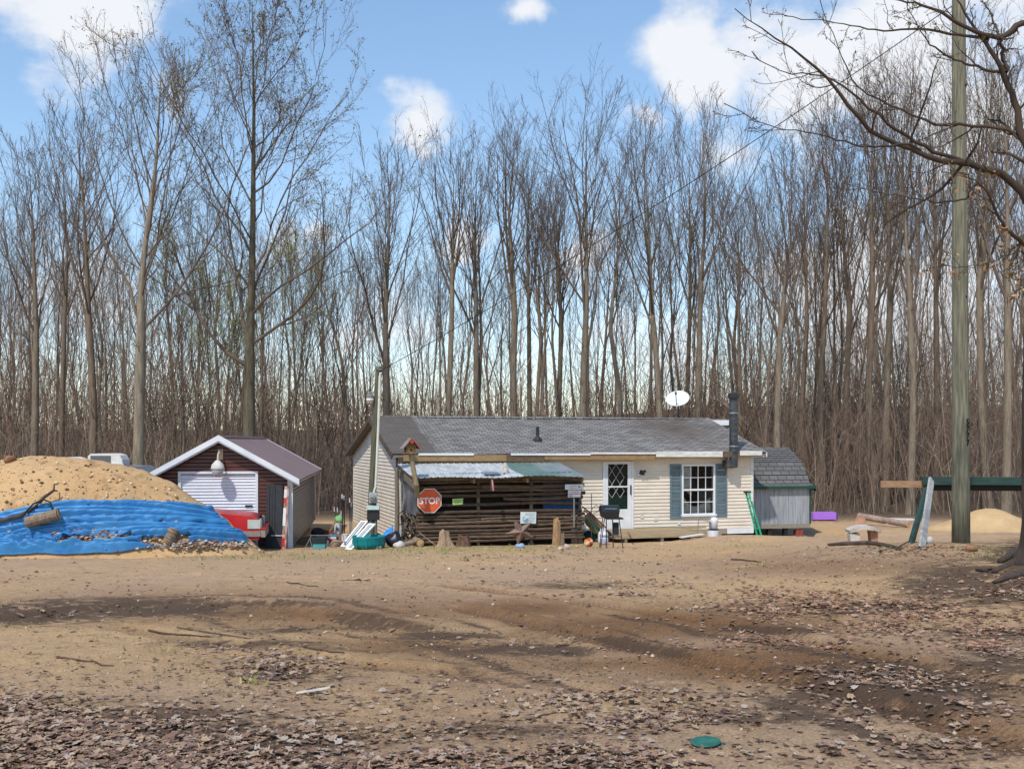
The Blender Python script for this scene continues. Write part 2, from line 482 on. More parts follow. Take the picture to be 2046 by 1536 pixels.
def build_ground():
    rows = [-60, -30, -12, -4, 1, 2.5]; y = 3.6
    while y < 42: rows.append(y); y *= 1.0062
    while y < 1400: rows.append(y); y *= 1.05
    rows = np.array(rows)
    t = np.linspace(-.54, .54, 360)
    ext = .56 * np.exp(np.linspace(.03, 3.2, 26))
    t = np.concatenate([-ext[::-1], t, ext])
    Yg = np.repeat(rows[:, None], len(t), 1); Xg = t[None, :] * np.maximum(rows, 6.0)[:, None]
    z, tread, al, cr = ground_h(Xg, Yg, True)
    n = len(t); V = np.stack([Xg, Yg, z], -1).reshape(-1, 3)
    i = (np.arange(len(rows) - 1)[:, None] * n + np.arange(n - 1)[None, :]).ravel()
    Fc = np.stack([i, i + 1, i + n + 1, i + n], 1)
    px, py = proj(Xg, Yg, z)
    jx = px + 60 * fbm(Xg * .9, Yg * .9, 51); jy = py + 26 * fbm(Xg * .9, Yg * .9, 61) * np.clip(9 / np.maximum(Yg, 4), .3, 1)
    front = (Yg > 3).astype(float)
    c = lambda *a: np.array(rgb(*a)[:3])
    sand, drive, dark, brown, grs, wood = c(197, 161, 118), c(185, 152, 120), c(82, 65, 52), c(132, 97, 65), c(128, 122, 74), c(98, 82, 66)
    m = lambda k: k[..., None]
    n1 = fbm(Xg * .5, Yg * .5, 71) + .5; n2 = fbm(Xg * 2.6, Yg * 2.6, 81) + .5; n3 = fbm(Xg * 9, Yg * 9, 91, 3) + .5
    col = sand * (1 - m(sstep(.35, .65, n1))) + drive * m(sstep(.35, .65, n1))
    drv = blobs(jx, jy, [(500, 1150, 700, 40, .8), (800, 1200, 300, 60, .5)])
    col = col * (1 - m(drv)) + drive * m(drv)
    b = np.clip(blobs(jx, jy, BROWN) * 1.5 * sstep(.2, .55, n2 + .2), 0, 1) * front
    b = np.maximum(b, np.clip(tread * 1.1, 0, .8))
    col = col * (1 - m(b)) + brown * m(b)
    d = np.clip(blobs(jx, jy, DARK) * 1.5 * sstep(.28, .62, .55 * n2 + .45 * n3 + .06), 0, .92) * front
    n4 = fbm(Xg * 3.5, Yg * 9, 95, 4) + .5; dsm = .42 * sstep(.54, .70, n3 * .45 + n2 * .25 + n4 * .3); d = np.maximum(d, dsm)
    # streaks drawn out along the driving lines
    for ti, wd, sx, st in ((0, 2.6, .9, 1.), (2, 2.4, 1.1, .8)):
        D_, A_, S_ = seg_dist(Xg, Yg, TR_W[ti][0])
        stn = fbm(S_ * 3.2 + 40, A_ * .28, 131 + ti, 4) + .5; win = np.exp(-(D_ / wd) ** 2) * front * st * sstep(.0, 1.6, A_)
        bk_ = np.clip(.85 * sstep(.44, .62, fbm(S_ * 1.3 + 7, A_ * .15, 141 + ti, 3) + .5), 0, 1) * win
        col = col * (1 - .75 * m(bk_)) + brown * .75 * m(bk_)
        d = np.maximum(d, .75 * sstep(.55, .70, stn) * win)
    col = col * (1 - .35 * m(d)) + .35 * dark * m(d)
    g = np.clip(blobs(jx, jy, GRASS) * sstep(.4, .7, n3 + .1), 0, 1) * front * .8
    col = col * (1 - m(g)) + grs * m(g)
    w = sstep(41, 48, Yg)
    col = col * (1 - m(w)) + wood * (.8 + .4 * m(n2)) * m(w)
    col = col * (.82 + .36 * m(n3))
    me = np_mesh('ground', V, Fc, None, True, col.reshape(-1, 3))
    ta = me.attributes.new('track', 'FLOAT_VECTOR', 'POINT')
    ta.data.foreach_set('vector', np.stack([al, cr, tread], -1).reshape(-1).astype(np.float32))
    da = me.attributes.new('damp_shade', 'FLOAT', 'POINT'); da.data.foreach_set('value', (d * (Yg < 44) + .3 * (Yg >= 44)).ravel().astype(np.float32))
    mt = attr_mat('soil', noise=.42, nscale=48, bump=.7)
    T = mt.node_tree; N = T.nodes; L = T.links.new
    # tyre tread: rows of lugs pressed into the wheel tracks
    at = N.new('ShaderNodeAttribute'); at.attribute_name = 'track'
    sp = N.new('ShaderNodeSeparateXYZ'); L(at.outputs['Vector'], sp.inputs[0])
    bk = N.new('ShaderNodeTexBrick'); bk.inputs['Scale'].default_value = 1; bk.inputs['Brick Width'].default_value = .085; bk.inputs['Row Height'].default_value = .055
    bk.inputs['Mortar Size'].default_value = .012; bk.inputs['Mortar Smooth'].default_value = .6
    cb = N.new('ShaderNodeCombineXYZ'); L(sp.outputs[0], cb.inputs[1]); L(sp.outputs[1], cb.inputs[0]); L(cb.outputs[0], bk.inputs['Vector'])
    bk.inputs['Color1'].default_value = bk.inputs['Color2'].default_value = (1, 1, 1, 1); bk.inputs['Mortar'].default_value = (0, 0, 0, 1)
    mu = N.new('ShaderNodeMath'); mu.operation = 'MULTIPLY'; L(bk.outputs['Color'], mu.inputs[0]); L(sp.outputs[2], mu.inputs[1])
    old = [n_ for n_ in N if n_.type == 'BUMP'][0]
    b2 = N.new('ShaderNodeBump'); b2.inputs['Strength'].default_value = .7; b2.inputs['Distance'].default_value = .03
    L(mu.outputs[0], b2.inputs['Height']); L(b2.outputs[0], old.inputs['Normal'])
    # dark moist soil, crumbs and painted tree shade: broken up at every scale
    pb = N['Principled BSDF']; src = pb.inputs['Base Color'].links[0].from_socket
    co = N.new('ShaderNodeTexCoord'); mp = N.new('ShaderNodeMapping'); mp.inputs['Scale'].default_value = (.8, 1.5, 1); L(co.outputs['Object'], mp.inputs['Vector'])
    nz_ = N.new('ShaderNodeTexNoise'); nz_.inputs['Scale'].default_value = 7; nz_.inputs['Detail'].default_value = 10; nz_.inputs['Roughness'].default_value = .78; L(mp.outputs[0], nz_.inputs['Vector'])
    dm = N.new('ShaderNodeAttribute'); dm.attribute_name = 'damp_shade'
    s1 = N.new('ShaderNodeMath'); s1.operation = 'MULTIPLY_ADD'; s1.inputs[1].default_value = 2.3; s1.inputs[2].default_value = -1.15; L(nz_.outputs['Fac'], s1.inputs[0])
    s2 = N.new('ShaderNodeMath'); s2.operation = 'ADD'; L(s1.outputs[0], s2.inputs[0]); L(dm.outputs['Fac'], s2.inputs[1])
    mr = N.new('ShaderNodeMapRange'); mr.interpolation_type = 'SMOOTHSTEP'; mr.inputs['From Min'].default_value = .20; mr.inputs['From Max'].default_value = .66; mr.inputs['To Max'].default_value = .84; L(s2.outputs[0], mr.inputs['Value'])
    mx_ = N.new('ShaderNodeMix'); mx_.data_type = 'RGBA'; mx_.inputs['B'].default_value = rgb(84, 66, 52); L(mr.outputs[0], mx_.inputs['Factor']); L(src, mx_.inputs['A'])
    # darker colour in the gaps between the tread lugs, strengthening the tread
    m3 = N.new('ShaderNodeMath'); m3.operation = 'SUBTRACT'; L(sp.outputs[2], m3.inputs[0]); L(mu.outputs[0], m3.inputs[1])
    m4 = N.new('ShaderNodeMath'); m4.operation = 'MULTIPLY'; m4.inputs[1].default_value = .75; L(m3.outputs[0], m4.inputs[0])
    mx2 = N.new('ShaderNodeMix'); mx2.data_type = 'RGBA'; mx2.inputs['B'].default_value = rgb(84, 62, 44); L(m4.outputs[0], mx2.inputs['Factor']); L(mx_.outputs['Result'], mx2.inputs['A'])
    L(mx2.outputs['Result'], pb.inputs['Base Color'])
    b3 = N.new('ShaderNodeBump'); b3.inputs['Strength'].default_value = .6; b3.inputs['Distance'].default_value = .06; L(nz_.outputs['Fac'], b3.inputs['Height']); L(b3.outputs[0], b2.inputs['Normal'])
    me.materials.append(mt)
    o = bpy.data.objects.new('ground', me); link(o); tag(o, kind='structure')
build_ground()

# ------------------------------------------------------------------ sand pile on the left, with its tarp
PC = (-11.9, 26.2)
def pile_h(X, Y):
    """height of the sand pile surface (world z), far below ground outside it"""
    X = np.asarray(X, float); Y = np.asarray(Y, float)
    dx = X - PC[0]; dy = Y - PC[1]
    a = np.where(dx > 0, 5.85, 7.5); b = np.where(dy < 0, 2.62, 2.2)
    r = np.sqrt((dx / a) ** 2 + (dy / b) ** 2 + 1e-9)
    r = r * (1 + .10 * fbm(X * .5, Y * .5, 13))
    prof = np.interp(r, [0, .12, .25, .40, .51, .605, .72, .81, .89, 1.0, 1.25], [2.5, 2.45, 2.33, 2.15, 1.92, 1.68, 1.24, .89, .49, 0.0, -.6])
    return -1.12 + prof + .22 * fbm(X * .8, Y * .8, 17) + .07 * fbm(X * 2.8, Y * 1.4, 18, 3) + .06 * fbm(X * 8, Y * 8, 19, 3)

def build_pile():
    xs = np.linspace(PC[0] - 8.5, PC[0] + 7, 260); ys = np.linspace(PC[1] - 4, PC[1] + 2.9, 170)
    X, Y = np.meshgrid(xs, ys); Z = pile_h(X, Y)
    gr = ground_h(X, Y); Z = np.maximum(Z, gr - .12)
    n = len(xs); i = (np.arange(len(ys) - 1)[:, None] * n + np.arange(n - 1)[None, :]).ravel()
    Fc = np.stack([i, i + 1, i + n + 1, i + n], 1)
    keep = (Z.ravel()[Fc] > (gr.ravel()[Fc] - .11)).any(1); Fc = Fc[keep]
    n3 = fbm(X * 5, Y * 5, 4, 4) + .5; n1 = fbm(X * .8, Y * .8, 8) + .5
    c = lambda *a: np.array(rgb(*a)[:3]); m = lambda k: k[..., None]
    col = c(200, 165, 121) * (1 - m(n1)) + c(178, 141, 99) * m(n1)
    dk = .55 * sstep(.62, .74, n3); col = col * (1 - m(dk)) + c(130, 98, 66) * m(dk)
    me = np_mesh('sand_pile', np.stack([X, Y, Z], -1), Fc, attr_mat('pile_sand', noise=.22, nscale=30, bump=.5), True, col.reshape(-1, 3))
    o = bpy.data.objects.new('sand_pile', me); link(o)
    return tag(o, 'big heap of tan sand in front of the brown garage, blue tarp along its foot', 'sand pile')
pile = build_pile()

def both_h(X, Y):
    return np.maximum(pile_h(X, Y), ground_h(X, Y))

both_h.coarse = lambda X, Y: np.maximum(pile_h(X, Y), base_h(X, Y))

def build_tarp():
    top = np.array([(-60, 1046), (0, 1040), (60, 1022), (130, 1011), (200, 1005), (270, 1004), (340, 1012), (400, 1022), (450, 1034), (490, 1046), (530, 1072)], float)
    bot = np.array([(-60, 1121), (0, 1114), (80, 1110), (160, 1113), (230, 1110), (280, 1103), (330, 1096), (400, 1087), (470, 1085), (500, 1089), (530, 1093)], float)
    nu, nv = 240, 170
    u = np.linspace(-60, 528, nu); v = np.linspace(0, 1, nv)
    ty = np.interp(u, top[:, 0], top[:, 1]) + 3 * fbm(u * .05, u * 0, 2); by = np.interp(u, bot[:, 0], bot[:, 1]) + 7 * fbm(u * .04, u * 0 + 9, 5)
    U = np.repeat(u[None, :], nv, 0); Vv = v[:, None]
    PY = ty[None, :] * (1 - Vv) + by[None, :] * Vv
    X, Y, Z = hit(U.ravel(), PY.ravel(), both_h)
    X = X.reshape(nv, nu); Y = Y.reshape(nv, nu)
    # keep rows in order down the slope
    Y = np.minimum.accumulate(Y, 0)
    for _ in range(10):
        Y[1:-1] = .25 * Y[:-2] + .5 * Y[1:-1] + .25 * Y[2:]; Y[:, 1:-1] = .25 * Y[:, :-2] + .5 * Y[:, 1:-1] + .25 * Y[:, 2:]
    X = (U - CX) / F_PX * Y; Z = both_h(X, Y)
    for _ in range(10):
        Z[1:-1] = .25 * Z[:-2] + .5 * Z[1:-1] + .25 * Z[2:]; Z[:, 1:-1] = .25 * Z[:, :-2] + .5 * Z[:, 1:-1] + .25 * Z[:, 2:]
    Z = Z + .025
    s = U / 80.0
    rid = lambda q: 1 - np.abs(2 * q)
    wv = 16 * Vv + 1.6 * np.sin(s * .9) + 3.5 * fbm(s * .8, Vv * 3, 7)
    f1 = rid(fbm(s * .55 + 3, wv, 41, 3)); f2 = rid(fbm(s * 1.6 + Vv * 2.2, Vv * 34 + s * .8, 43, 3))
    f3 = rid(fbm(s * 2.5 - Vv * 5, s * 1.2 + Vv * 14, 47, 3))
    left = sstep(300, 120, U) * sstep(.45, .7, np.broadcast_to(Vv, U.shape))
    ab = lambda q: np.abs(q)
    g1 = ab(fbm(s * .22 + 3, wv * .85, 41, 2)); g2 = ab(fbm(s * .6 + Vv * 2.2, Vv * 34 + s * .8, 43, 2)); g3 = ab(fbm(s * 2.2 - Vv * 6, s * 1.3 + Vv * 12, 47, 3))
    ph = 13 * Vv + 3.2 * fbm(s * .22, Vv * 1.5, 41, 2) + .3 * fbm(s * .9, Vv * 4, 44, 2) + .25 * np.sin(s * .7); fi = np.floor(ph); fr_ = ph - fi
    am = np.clip(.015 + .26 * vnoise(s * .16 + fi * 3.7, fi * 1.3, 45) ** 1.3, .01, .2)
    H = .012 + 1.25 * am * fr_ ** 1.6 * (1 - sstep(.80, 1., fr_)) * (1 - .7 * left) + .18 * g1 + .06 * g2 + .50 * left * g3
    edge = np.minimum(1, np.minimum(Vv, 1 - Vv) * 18) * np.minimum(1, (530 - U) / 25)
    H = np.clip(H, .012, .3) * np.clip(edge, .15, 1) + .008
    roll = np.exp(-((Vv - .93) / .05) ** 2) * .15 * sstep(330, 240, U)
    V = np.stack([X, Y - .35 * H - .12 * roll, Z + H + roll], -1)
    i = (np.arange(nv - 1)[:, None] * nu + np.arange(nu - 1)[None, :]).ravel()
    Fc = np.stack([i, i + nu, i + nu + 1, i + 1], 1)
    # a torn bay where leaf litter shows through
    pu = (U.ravel()[Fc]).mean(1); pv = np.repeat(v[:, None], nu, 1).ravel()[Fc].mean(1)
    hole = (((pu - 200) / 95) ** 2 + ((pv - .80) / .10) ** 2 + 1.2 * fbm(pu * .06, pv * 9, 3) < .8) | (((pu - 330) / 55) ** 2 + ((pv - .9) / .09) ** 2 + 1.5 * fbm(pu * .08, pv * 9, 6) < .7)
    me = np_mesh('blue_tarp', V, Fc[~hole], None, True)
    mt = mat('tarp_blue', rgb(44, 114, 172), rgb(72, 140, 190), scale=1.6, rough=.5, bump=.1, bscale=14, spec=.35, c3=rgb(96, 152, 192))
    me.materials.append(mt)
    o = bpy.data.objects.new('blue_tarp', me); link(o)
    q = o.modifiers.new('thickness', 'SOLIDIFY'); q.thickness = .006; q.offset = 1
    tag(o, 'crumpled bright blue tarpaulin spread along the foot of the sand pile', 'tarp')
build_tarp()
def S(px, py):
    x, y, z = hit(px, py, both_h)
    return Vector((float(x[0]), float(y[0]), float(z[0])))
# ------------------------------------------------------------------ materials for the buildings
M_SIDE = mat('vinyl_cream', rgb(228, 216, 197), rgb(212, 198, 178), scale=1.6, stretch=(1, 1, 2.2), rough=.6, spec=.35)
M_WHITE = mat('white_paint', rgb(232, 232, 230), rgb(214, 214, 212), scale=3, rough=.5)
M_WHITE_W = mat('white_paint_worn', rgb(232, 230, 224), rgb(196, 190, 180), scale=5, rough=.6, stretch=(.6, 1, 3))
M_WOOD = mat('bare_wood', rgb(168, 138, 100), rgb(128, 100, 70), scale=5, stretch=(1, 8, 8), rough=.85, bump=.2)
M_WOODG = mat('weathered_wood', rgb(140, 128, 112), rgb(96, 84, 72), scale=5, stretch=(8, 8, 1), rough=.9, bump=.3, rnd=.12)
M_BLACK = mat('black_metal', (.012, .012, .013), (.02, .02, .022), rough=.4, spec=.5)
M_DARK = mat('dark_void', (.02, .018, .016), rough=.9)
M_GALV = mat('galvanised', rgb(150, 154, 156), rgb(120, 124, 126), scale=8, rough=.45, metal=.5)
M_SHUT = mat('shutter_blue', rgb(106, 126, 132), rgb(92, 110, 116), scale=4, rough=.6)
M_GREEN = mat('dark_green', rgb(34, 74, 58), rgb(44, 88, 70), scale=4, rough=.55)

def glass_mat():
    m = bpy.data.materials.new('window_glass'); m.use_nodes = True
    N = m.node_tree.nodes; L = m.node_tree.links.new
    N.clear()
    o = N.new('ShaderNodeOutputMaterial'); mx_ = N.new('ShaderNodeMixShader'); t = N.new('ShaderNodeBsdfTransparent'); g = N.new('ShaderNodeBsdfGlossy')
    t.inputs[0].default_value = (.82, .85, .85, 1); g.inputs['Roughness'].default_value = .03
    lw = N.new('ShaderNodeLayerWeight'); lw.inputs['Blend'].default_value = .25
    L(lw.outputs['Fresnel'], mx_.inputs[0]); L(t.outputs[0], mx_.inputs[1]); L(g.outputs[0], mx_.inputs[2]); L(mx_.outputs[0], o.inputs[0])
    return m
M_GLASS = glass_mat()

def roof_mat(name, ca, cb, cdk, rowh, w, old=None, soot=None):
    m = bpy.data.materials.new(name); MATS[name] = m; m.use_nodes = True
    t = m.node_tree; N = t.nodes; L = t.links.new; b = N['Principled BSDF']; b.inputs['Roughness'].default_value = .95; b.inputs['Specular IOR Level'].default_value = .15
    co = N.new('ShaderNodeTexCoord')
    bk = N.new('ShaderNodeTexBrick'); bk.inputs['Scale'].default_value = 1; bk.inputs['Brick Width'].default_value = w; bk.inputs['Row Height'].default_value = rowh
    bk.inputs['Mortar Size'].default_value = .014; bk.inputs['Color1'].default_value = ca; bk.inputs['Color2'].default_value = cb; bk.inputs['Mortar'].default_value = cdk
    bk.offset = .5
    L(co.outputs['Object'], bk.inputs['Vector'])
    nz = N.new('ShaderNodeTexNoise'); nz.inputs['Scale'].default_value = 1.3; nz.inputs['Detail'].default_value = 6; L(co.outputs['Object'], nz.inputs['Vector'])
    mr = N.new('ShaderNodeMapRange'); mr.inputs['To Min'].default_value = .84; mr.inputs['To Max'].default_value = 1.16; L(nz.outputs['Fac'], mr.inputs['Value'])
    h = N.new('ShaderNodeHueSaturation'); L(mr.outputs[0], h.inputs['Value']); L(bk.outputs['Color'], h.inputs['Color']); out = h.outputs[0]
    def patch(expr_nodes, col, amt):
        nonlocal out
        mxn = N.new('ShaderNodeMix'); mxn.data_type = 'RGBA'; mxn.inputs['B'].default_value = col
        mm = N.new('ShaderNodeMath'); mm.operation = 'MULTIPLY'; mm.inputs[1].default_value = amt; L(expr_nodes, mm.inputs[0])
        L(mm.outputs[0], mxn.inputs['Factor']); L(out, mxn.inputs['A']); out = mxn.outputs['Result']
    if old or soot:
        n2 = N.new('ShaderNodeTexNoise'); n2.inputs['Scale'].default_value = 2.5; n2.inputs['Detail'].default_value = 5; L(co.outputs['Object'], n2.inputs['Vector'])
        sp = N.new('ShaderNodeSeparateXYZ'); L(co.outputs['Object'], sp.inputs[0])
    if old:   # older, browner shingles along the left verge
        a = N.new('ShaderNodeMath'); a.operation = 'MULTIPLY_ADD'; a.inputs[1].default_value = .45; L(n2.outputs['Fac'], a.inputs[0]); L(sp.outputs[0], a.inputs[2])
        q = N.new('ShaderNodeMapRange'); q.inputs['From Min'].default_value = old + .05; q.inputs['From Max'].default_value = old - .05; L(a.outputs[0], q.inputs['Value'])
        patch(q.outputs[0], rgb(98, 90, 84), .8)
    if soot:  # brown stain beside the stove pipe
        dd = N.new('ShaderNodeVectorMath'); dd.operation = 'DISTANCE'; dd.inputs[1].default_value = soot[:3]; L(co.outputs['Object'], dd.inputs[0])
        a = N.new('ShaderNodeMath'); a.operation = 'MULTIPLY_ADD'; a.inputs[1].default_value = 1.2; L(n2.outputs['Fac'], a.inputs[0]); L(dd.outputs['Value'], a.inputs[2])
        q = N.new('ShaderNodeMapRange'); q.inputs['From Min'].default_value = soot[3] + 1.1; q.inputs['From Max'].default_value = .6; L(a.outputs[0], q.inputs['Value'])
        patch(q.outputs[0], rgb(92, 78, 66), .75)
    L(out, b.inputs['Base Color'])
    n3 = N.new('ShaderNodeTexNoise'); n3.inputs['Scale'].default_value = 60; L(co.outputs['Object'], n3.inputs['Vector'])
    bp = N.new('ShaderNodeBump'); bp.inputs['Strength'].default_value = .25; bp.inputs['Distance'].default_value = .01; L(n3.outputs['Fac'], bp.inputs['Height']); L(bp.outputs[0], b.inputs['Normal'])
    return m

def siding(pm, z0, z1, dz, ext, holes=(), lap=.027):
    """lapped boards: pm(a, off, z) -> point; ext(z) -> (a0, a1)"""
    b = MB(); z = z0
    while z < z1 - 1e-4:
        zt = min(z + dz, z1); zm = (z + zt) / 2
        a0, a1 = ext(z); b0, b1 = ext(zt)
        segs = [(a0, a1, b0, b1)]
        for (h0, h1, hz0, hz1) in holes:
            if hz0 < zm < hz1:
                ns = []
                for (p0, p1, q0, q1) in segs:
                    if h0 > p0 and h1 < p1:
                        ns += [(p0, h0, q0, h0), (h1, p1, h1, q1)]
                    else: ns.append((p0, p1, q0, q1))
                segs = ns
        for (p0, p1, q0, q1) in segs:
            if p1 - p0 < .02: continue
            v = [pm(p0, 0, z), pm(p1, 0, z), pm(p1, lap, z), pm(p0, lap, z), pm(q1, .002, zt), pm(q0, .002, zt)]
            b.add(v, [(0, 3, 2, 1), (3, 5, 4, 2)])
        z += dz
    return b

def shingle_slope(b, x0, x1, y0, z0, y1, z1, n, thick=.02, sag=None):
    """stepped shingle courses from the eave (y0,z0) up to (y1,z1)"""
    nx = 24
    for i in range(n):
        ya, yb = y0 + (y1 - y0) * i / n, y0 + (y1 - y0) * (i + 1) / n
        za, zb = z0 + (z1 - z0) * i / n, z0 + (z1 - z0) * (i + 1) / n
        for k in range(nx):
            xa, xb = x0 + (x1 - x0) * k / nx, x0 + (x1 - x0) * (k + 1) / nx
            sa, sb = (sag(xa), sag(xb)) if sag else (0, 0)
            b.add([(xa, ya, za + sa), (xb, ya, za + sb), (xb, ya, za + thick + sb), (xa, ya, za + thick + sa), (xb, yb, zb + .001 + sb), (xa, yb, zb + .001 + sa)], [(0, 1, 2, 3), (3, 2, 4, 5)])

# ------------------------------------------------------------------ house
HA = math.radians(17.5); HL, HW, HR = 12.08, 8.69, 3.6
HF = Frame((-3.42, 31.8, -1.34), HA)
house = thing('house', 'low cream clapboard house with grey shingle roof and blue shutters', 'house', HF.o, HA)
EZ, RZ, BZ = 2.70, 3.89, 2.62      # front roof edge, ridge, rear roof edge
WT = 2.58
def rect(px0, py0, px1, py1, v=0.):
    a = HF.on(px0, py0, v); c = HF.on(px1, py1, v); mid0 = HF.on((px0 + px1) / 2, py0, v); mid1 = HF.on((px0 + px1) / 2, py1, v)
    return a.x, c.x, mid1.z, mid0.z
DX0, DX1, DZ0, DZ1 = rect(1204, 922, 1265, 1057)
WX0, WX1, WZ0, WZ1 = rect(1361, 927, 1428, 1029)
def build_house():
    holes = [(DX0 + .02, DX1 - .02, DZ0 - .05, DZ1 - .03), (WX0 + .03, WX1 - .03, WZ0 + .03, WZ1 - .03)]
    b = siding(lambda a, o, z: (a, -o, z), .16, WT, .114, lambda z: (.06, HL - .06), holes)
    b.build('front_siding', M_SIDE, house, fix=False)
    def ext(z):
        if z <= WT: return (.02, HW - .02)
        k = (z - WT) / (RZ - .08 - WT)
        return (HR * k + .02 * (1 - k), HW - (HW - HR) * k)
    siding(lambda a, o, z: (-o, a, z), .02, RZ - .10, .114, ext).build('gable_siding', M_SIDE, house, fix=False)
    # plain walls behind the siding; the front one has its openings
    w = MB()
    xs = [0.0, DX0 + .02, DX1 - .02, WX0 + .03, WX1 - .03, HL]
    w.box(xs[0], xs[1], .006, .12, 0, WT); w.box(xs[1], xs[2], .006, .12, DZ1 - .02, WT); w.box(xs[1], xs[2], .006, .12, 0, DZ0 - .06)
    w.box(xs[2], xs[3], .006, .12, 0, WT); w.box(xs[3], xs[4], .006, .12, 0, WZ0 + .03); w.box(xs[3], xs[4], .006, .12, WZ1 - .03, WT); w.box(xs[4], xs[5], .006, .12, 0, WT)
    w.build('front_wall', M_SIDE, house)
    MB().prism([(.006, .13, 0), (.006, HW, 0), (.006, HW, WT), (.006, HR, RZ - .12), (.006, .13, WT)], (.12, 0, 0)).build('gable_wall', M_SIDE, house)
    MB().prism([(HL - .13, .13, 0), (HL - .13, HW, 0), (HL - .13, HW, WT), (HL - .13, HR, RZ - .12), (HL - .13, .13, WT)], (.125, 0, 0)).build('gable_wall', M_SIDE, house)
    bx('rear_wall', M_SIDE, house, .13, HL - .14, HW - .12, HW - .002, 0, WT - .01)
    bx('interior_partition', mat('plaster', rgb(120, 112, 100)), house, .2, HL - .2, 3.4, 3.5, 0, 2.5)
    bx('floor', mat('floor_brown', rgb(92, 72, 54)), house, .14, HL - .15, .13, HW - .13, -.02, .24)
    bx('corner_board', M_WHITE_W, house, HL - .07, HL + .03, -.025, .08, .0, WT)
    bx('corner_board', M_WHITE_W, house, -.024, .06, -.024, .05, .0, WT)
    bx('corner_board', M_WHITE_W, house, -.024, .04, HW - .05, HW + .02, .0, WT)
    x0, _, z0, z1 = rect(1452, 1062, 1505, 1071)
    bx('skirt_board', M_WHITE, house, x0, HL + .035, -.035, -.026, -.02, .155)
    bx('skirt_board', mat('skirt_grey', rgb(150, 140, 128)), house, .3, x0 - .01, -.03, -.022, -.02, .155)
    # roof
    sag = lambda x: -.035 * math.sin(max(0, min(1, x / HL)) * PI) + .01 * math.sin(x * 2.1)
    b = MB(); x0, x1 = -.28, HL + .30
    shingle_slope(b, x0, x1, -.38, EZ, HR, RZ, 30, sag=sag)
    shingle_slope(b, x0, x1, HW + .38, BZ, HR, RZ, 30, sag=sag)
    pipe = HF.on(1463, 870, -.1)
    b.build('roof_shingles', roof_mat('house_shingles', rgb(152, 147, 142), rgb(118, 114, 111), rgb(66, 64, 63), (HR + .38) / 30, .3, old=1.35, soot=(pipe.x - .9, 2.3, 3.5, 1.7)), house, fix=False)
    d = MB()
    d.prism([(x0 + .01, -.37, EZ - .05), (x0 + .01, HR, RZ - .05), (x0 + .01, HW + .37, BZ - .05), (x0 + .01, HW + .37, BZ - .12), (x0 + .01, HR, RZ - .14), (x0 + .01, -.37, EZ - .12)], (x1 - x0 - .02, 0, 0))
    d.build('roof_deck', M_WOODG, house)
    b = MB(); b.add([(x0, HR - .13, RZ - .012), (x1, HR - .13, RZ - .012), (x1, HR, RZ + .035), (x0, HR, RZ + .035), (x1, HR + .13, RZ - .012), (x0, HR + .13, RZ - .012)], [(0, 1, 2, 3), (3, 2, 4, 5)])
    b.build('ridge_cap', MATS['house_shingles'], house, thick=.012)
    # gable verge boards
    mb = mat('verge_brown', rgb(98, 84, 72), rgb(74, 62, 54), scale=4, rough=.8)
    for (ya, za, yb, zb) in ((-.4, EZ - .09, HR, RZ - .09), (HW + .4, BZ - .09, HR, RZ - .09)):
        MB().prism([(x0 - .03, ya, za - .09), (x0 - .03, ya, za + .085), (x0 - .03, yb, zb + .085), (x0 - .03, yb, zb - .09)], (.028, 0, 0)).build('verge_board', mb, house)
    MB().prism([(x1 + .003, -.4, EZ - .15), (x1 + .003, -.4, EZ + .0), (x1 + .003, HR, RZ + .0), (x1 + .003, HR, RZ - .15)], (.028, 0, 0)).build('verge_board', M_WHITE_W, house)
    b = MB(); b.box(-.1, .05, -.36, -.03, EZ - .42, EZ - .1); b.build('eave_return', mb, house)
    # fascia: bare rafters' board, strips of white aluminium, white board on the right
    def fas(name, m, p0, p1, ya, yb, v, t=.02):
        a = HF.on(p0, ya, v); c = HF.on(p1, ya, v); a2 = HF.on(p0, yb, v); c2 = HF.on(p1, yb, v)
        MB().prism([a, c, c2, a2], (0, t, 0)).build(name, m, house)
    fas('fascia_board', M_WOOD, 806, 1012, 908.5, 921, -.40)
    fas('fascia_board', mat('fascia_old', rgb(122, 100, 78), rgb(90, 70, 52), scale=5, stretch=(1, 5, 5)), 1012.5, 1088, 909, 922, -.398)
    fas('fascia_board', M_WOOD, 1088.5, 1309, 908, 918, -.40)
    fas('fascia_cover', M_WHITE, 836, 947, 905.2, 909.5, -.43)
    fas('fascia_cover', M_WHITE, 1021, 1180, 905.5, 909.5, -.428)
    fas('fascia_cover', M_WHITE, 1180.5, 1310, 903.4, 907, -.43)
    fas('fascia_board', M_WHITE_W, 1311, 1444, 901.5, 912.5, -.41)
    fas('fascia_board', mat('fascia_brown', rgb(120, 96, 78), rgb(84, 64, 52), scale=9), 1444.5, 1478, 902, 911, -.405)
    fas('fascia_board', M_WHITE_W, 1478.5, 1523, 900.5, 909.5, -.41)
    bx('soffit', mat('soffit_beige', rgb(170, 156, 138)), house, .08, HL + .25, -.37, -.02, WT - .035, WT + .004)
    # vent pipe on the roof
    p = HF.on(1074, 891, 1.0); zz = EZ + (RZ - EZ) * (1.38 / 3.98) - .03
    v = MB().lathe([(.16, zz - .05), (.15, zz + .03), (.07, zz + .14), (.055, zz + .16), (.055, zz + .46)], 12, (p.x, 1.0, 0)).build('vent_pipe', M_BLACK, house, smooth=False)
    # stove pipe with bracket and clean-out
    pl = [HF.on(1463, y, -.22) for y in (934, 905, 860, 800, 790)]
    cx = pl[0].x + .0
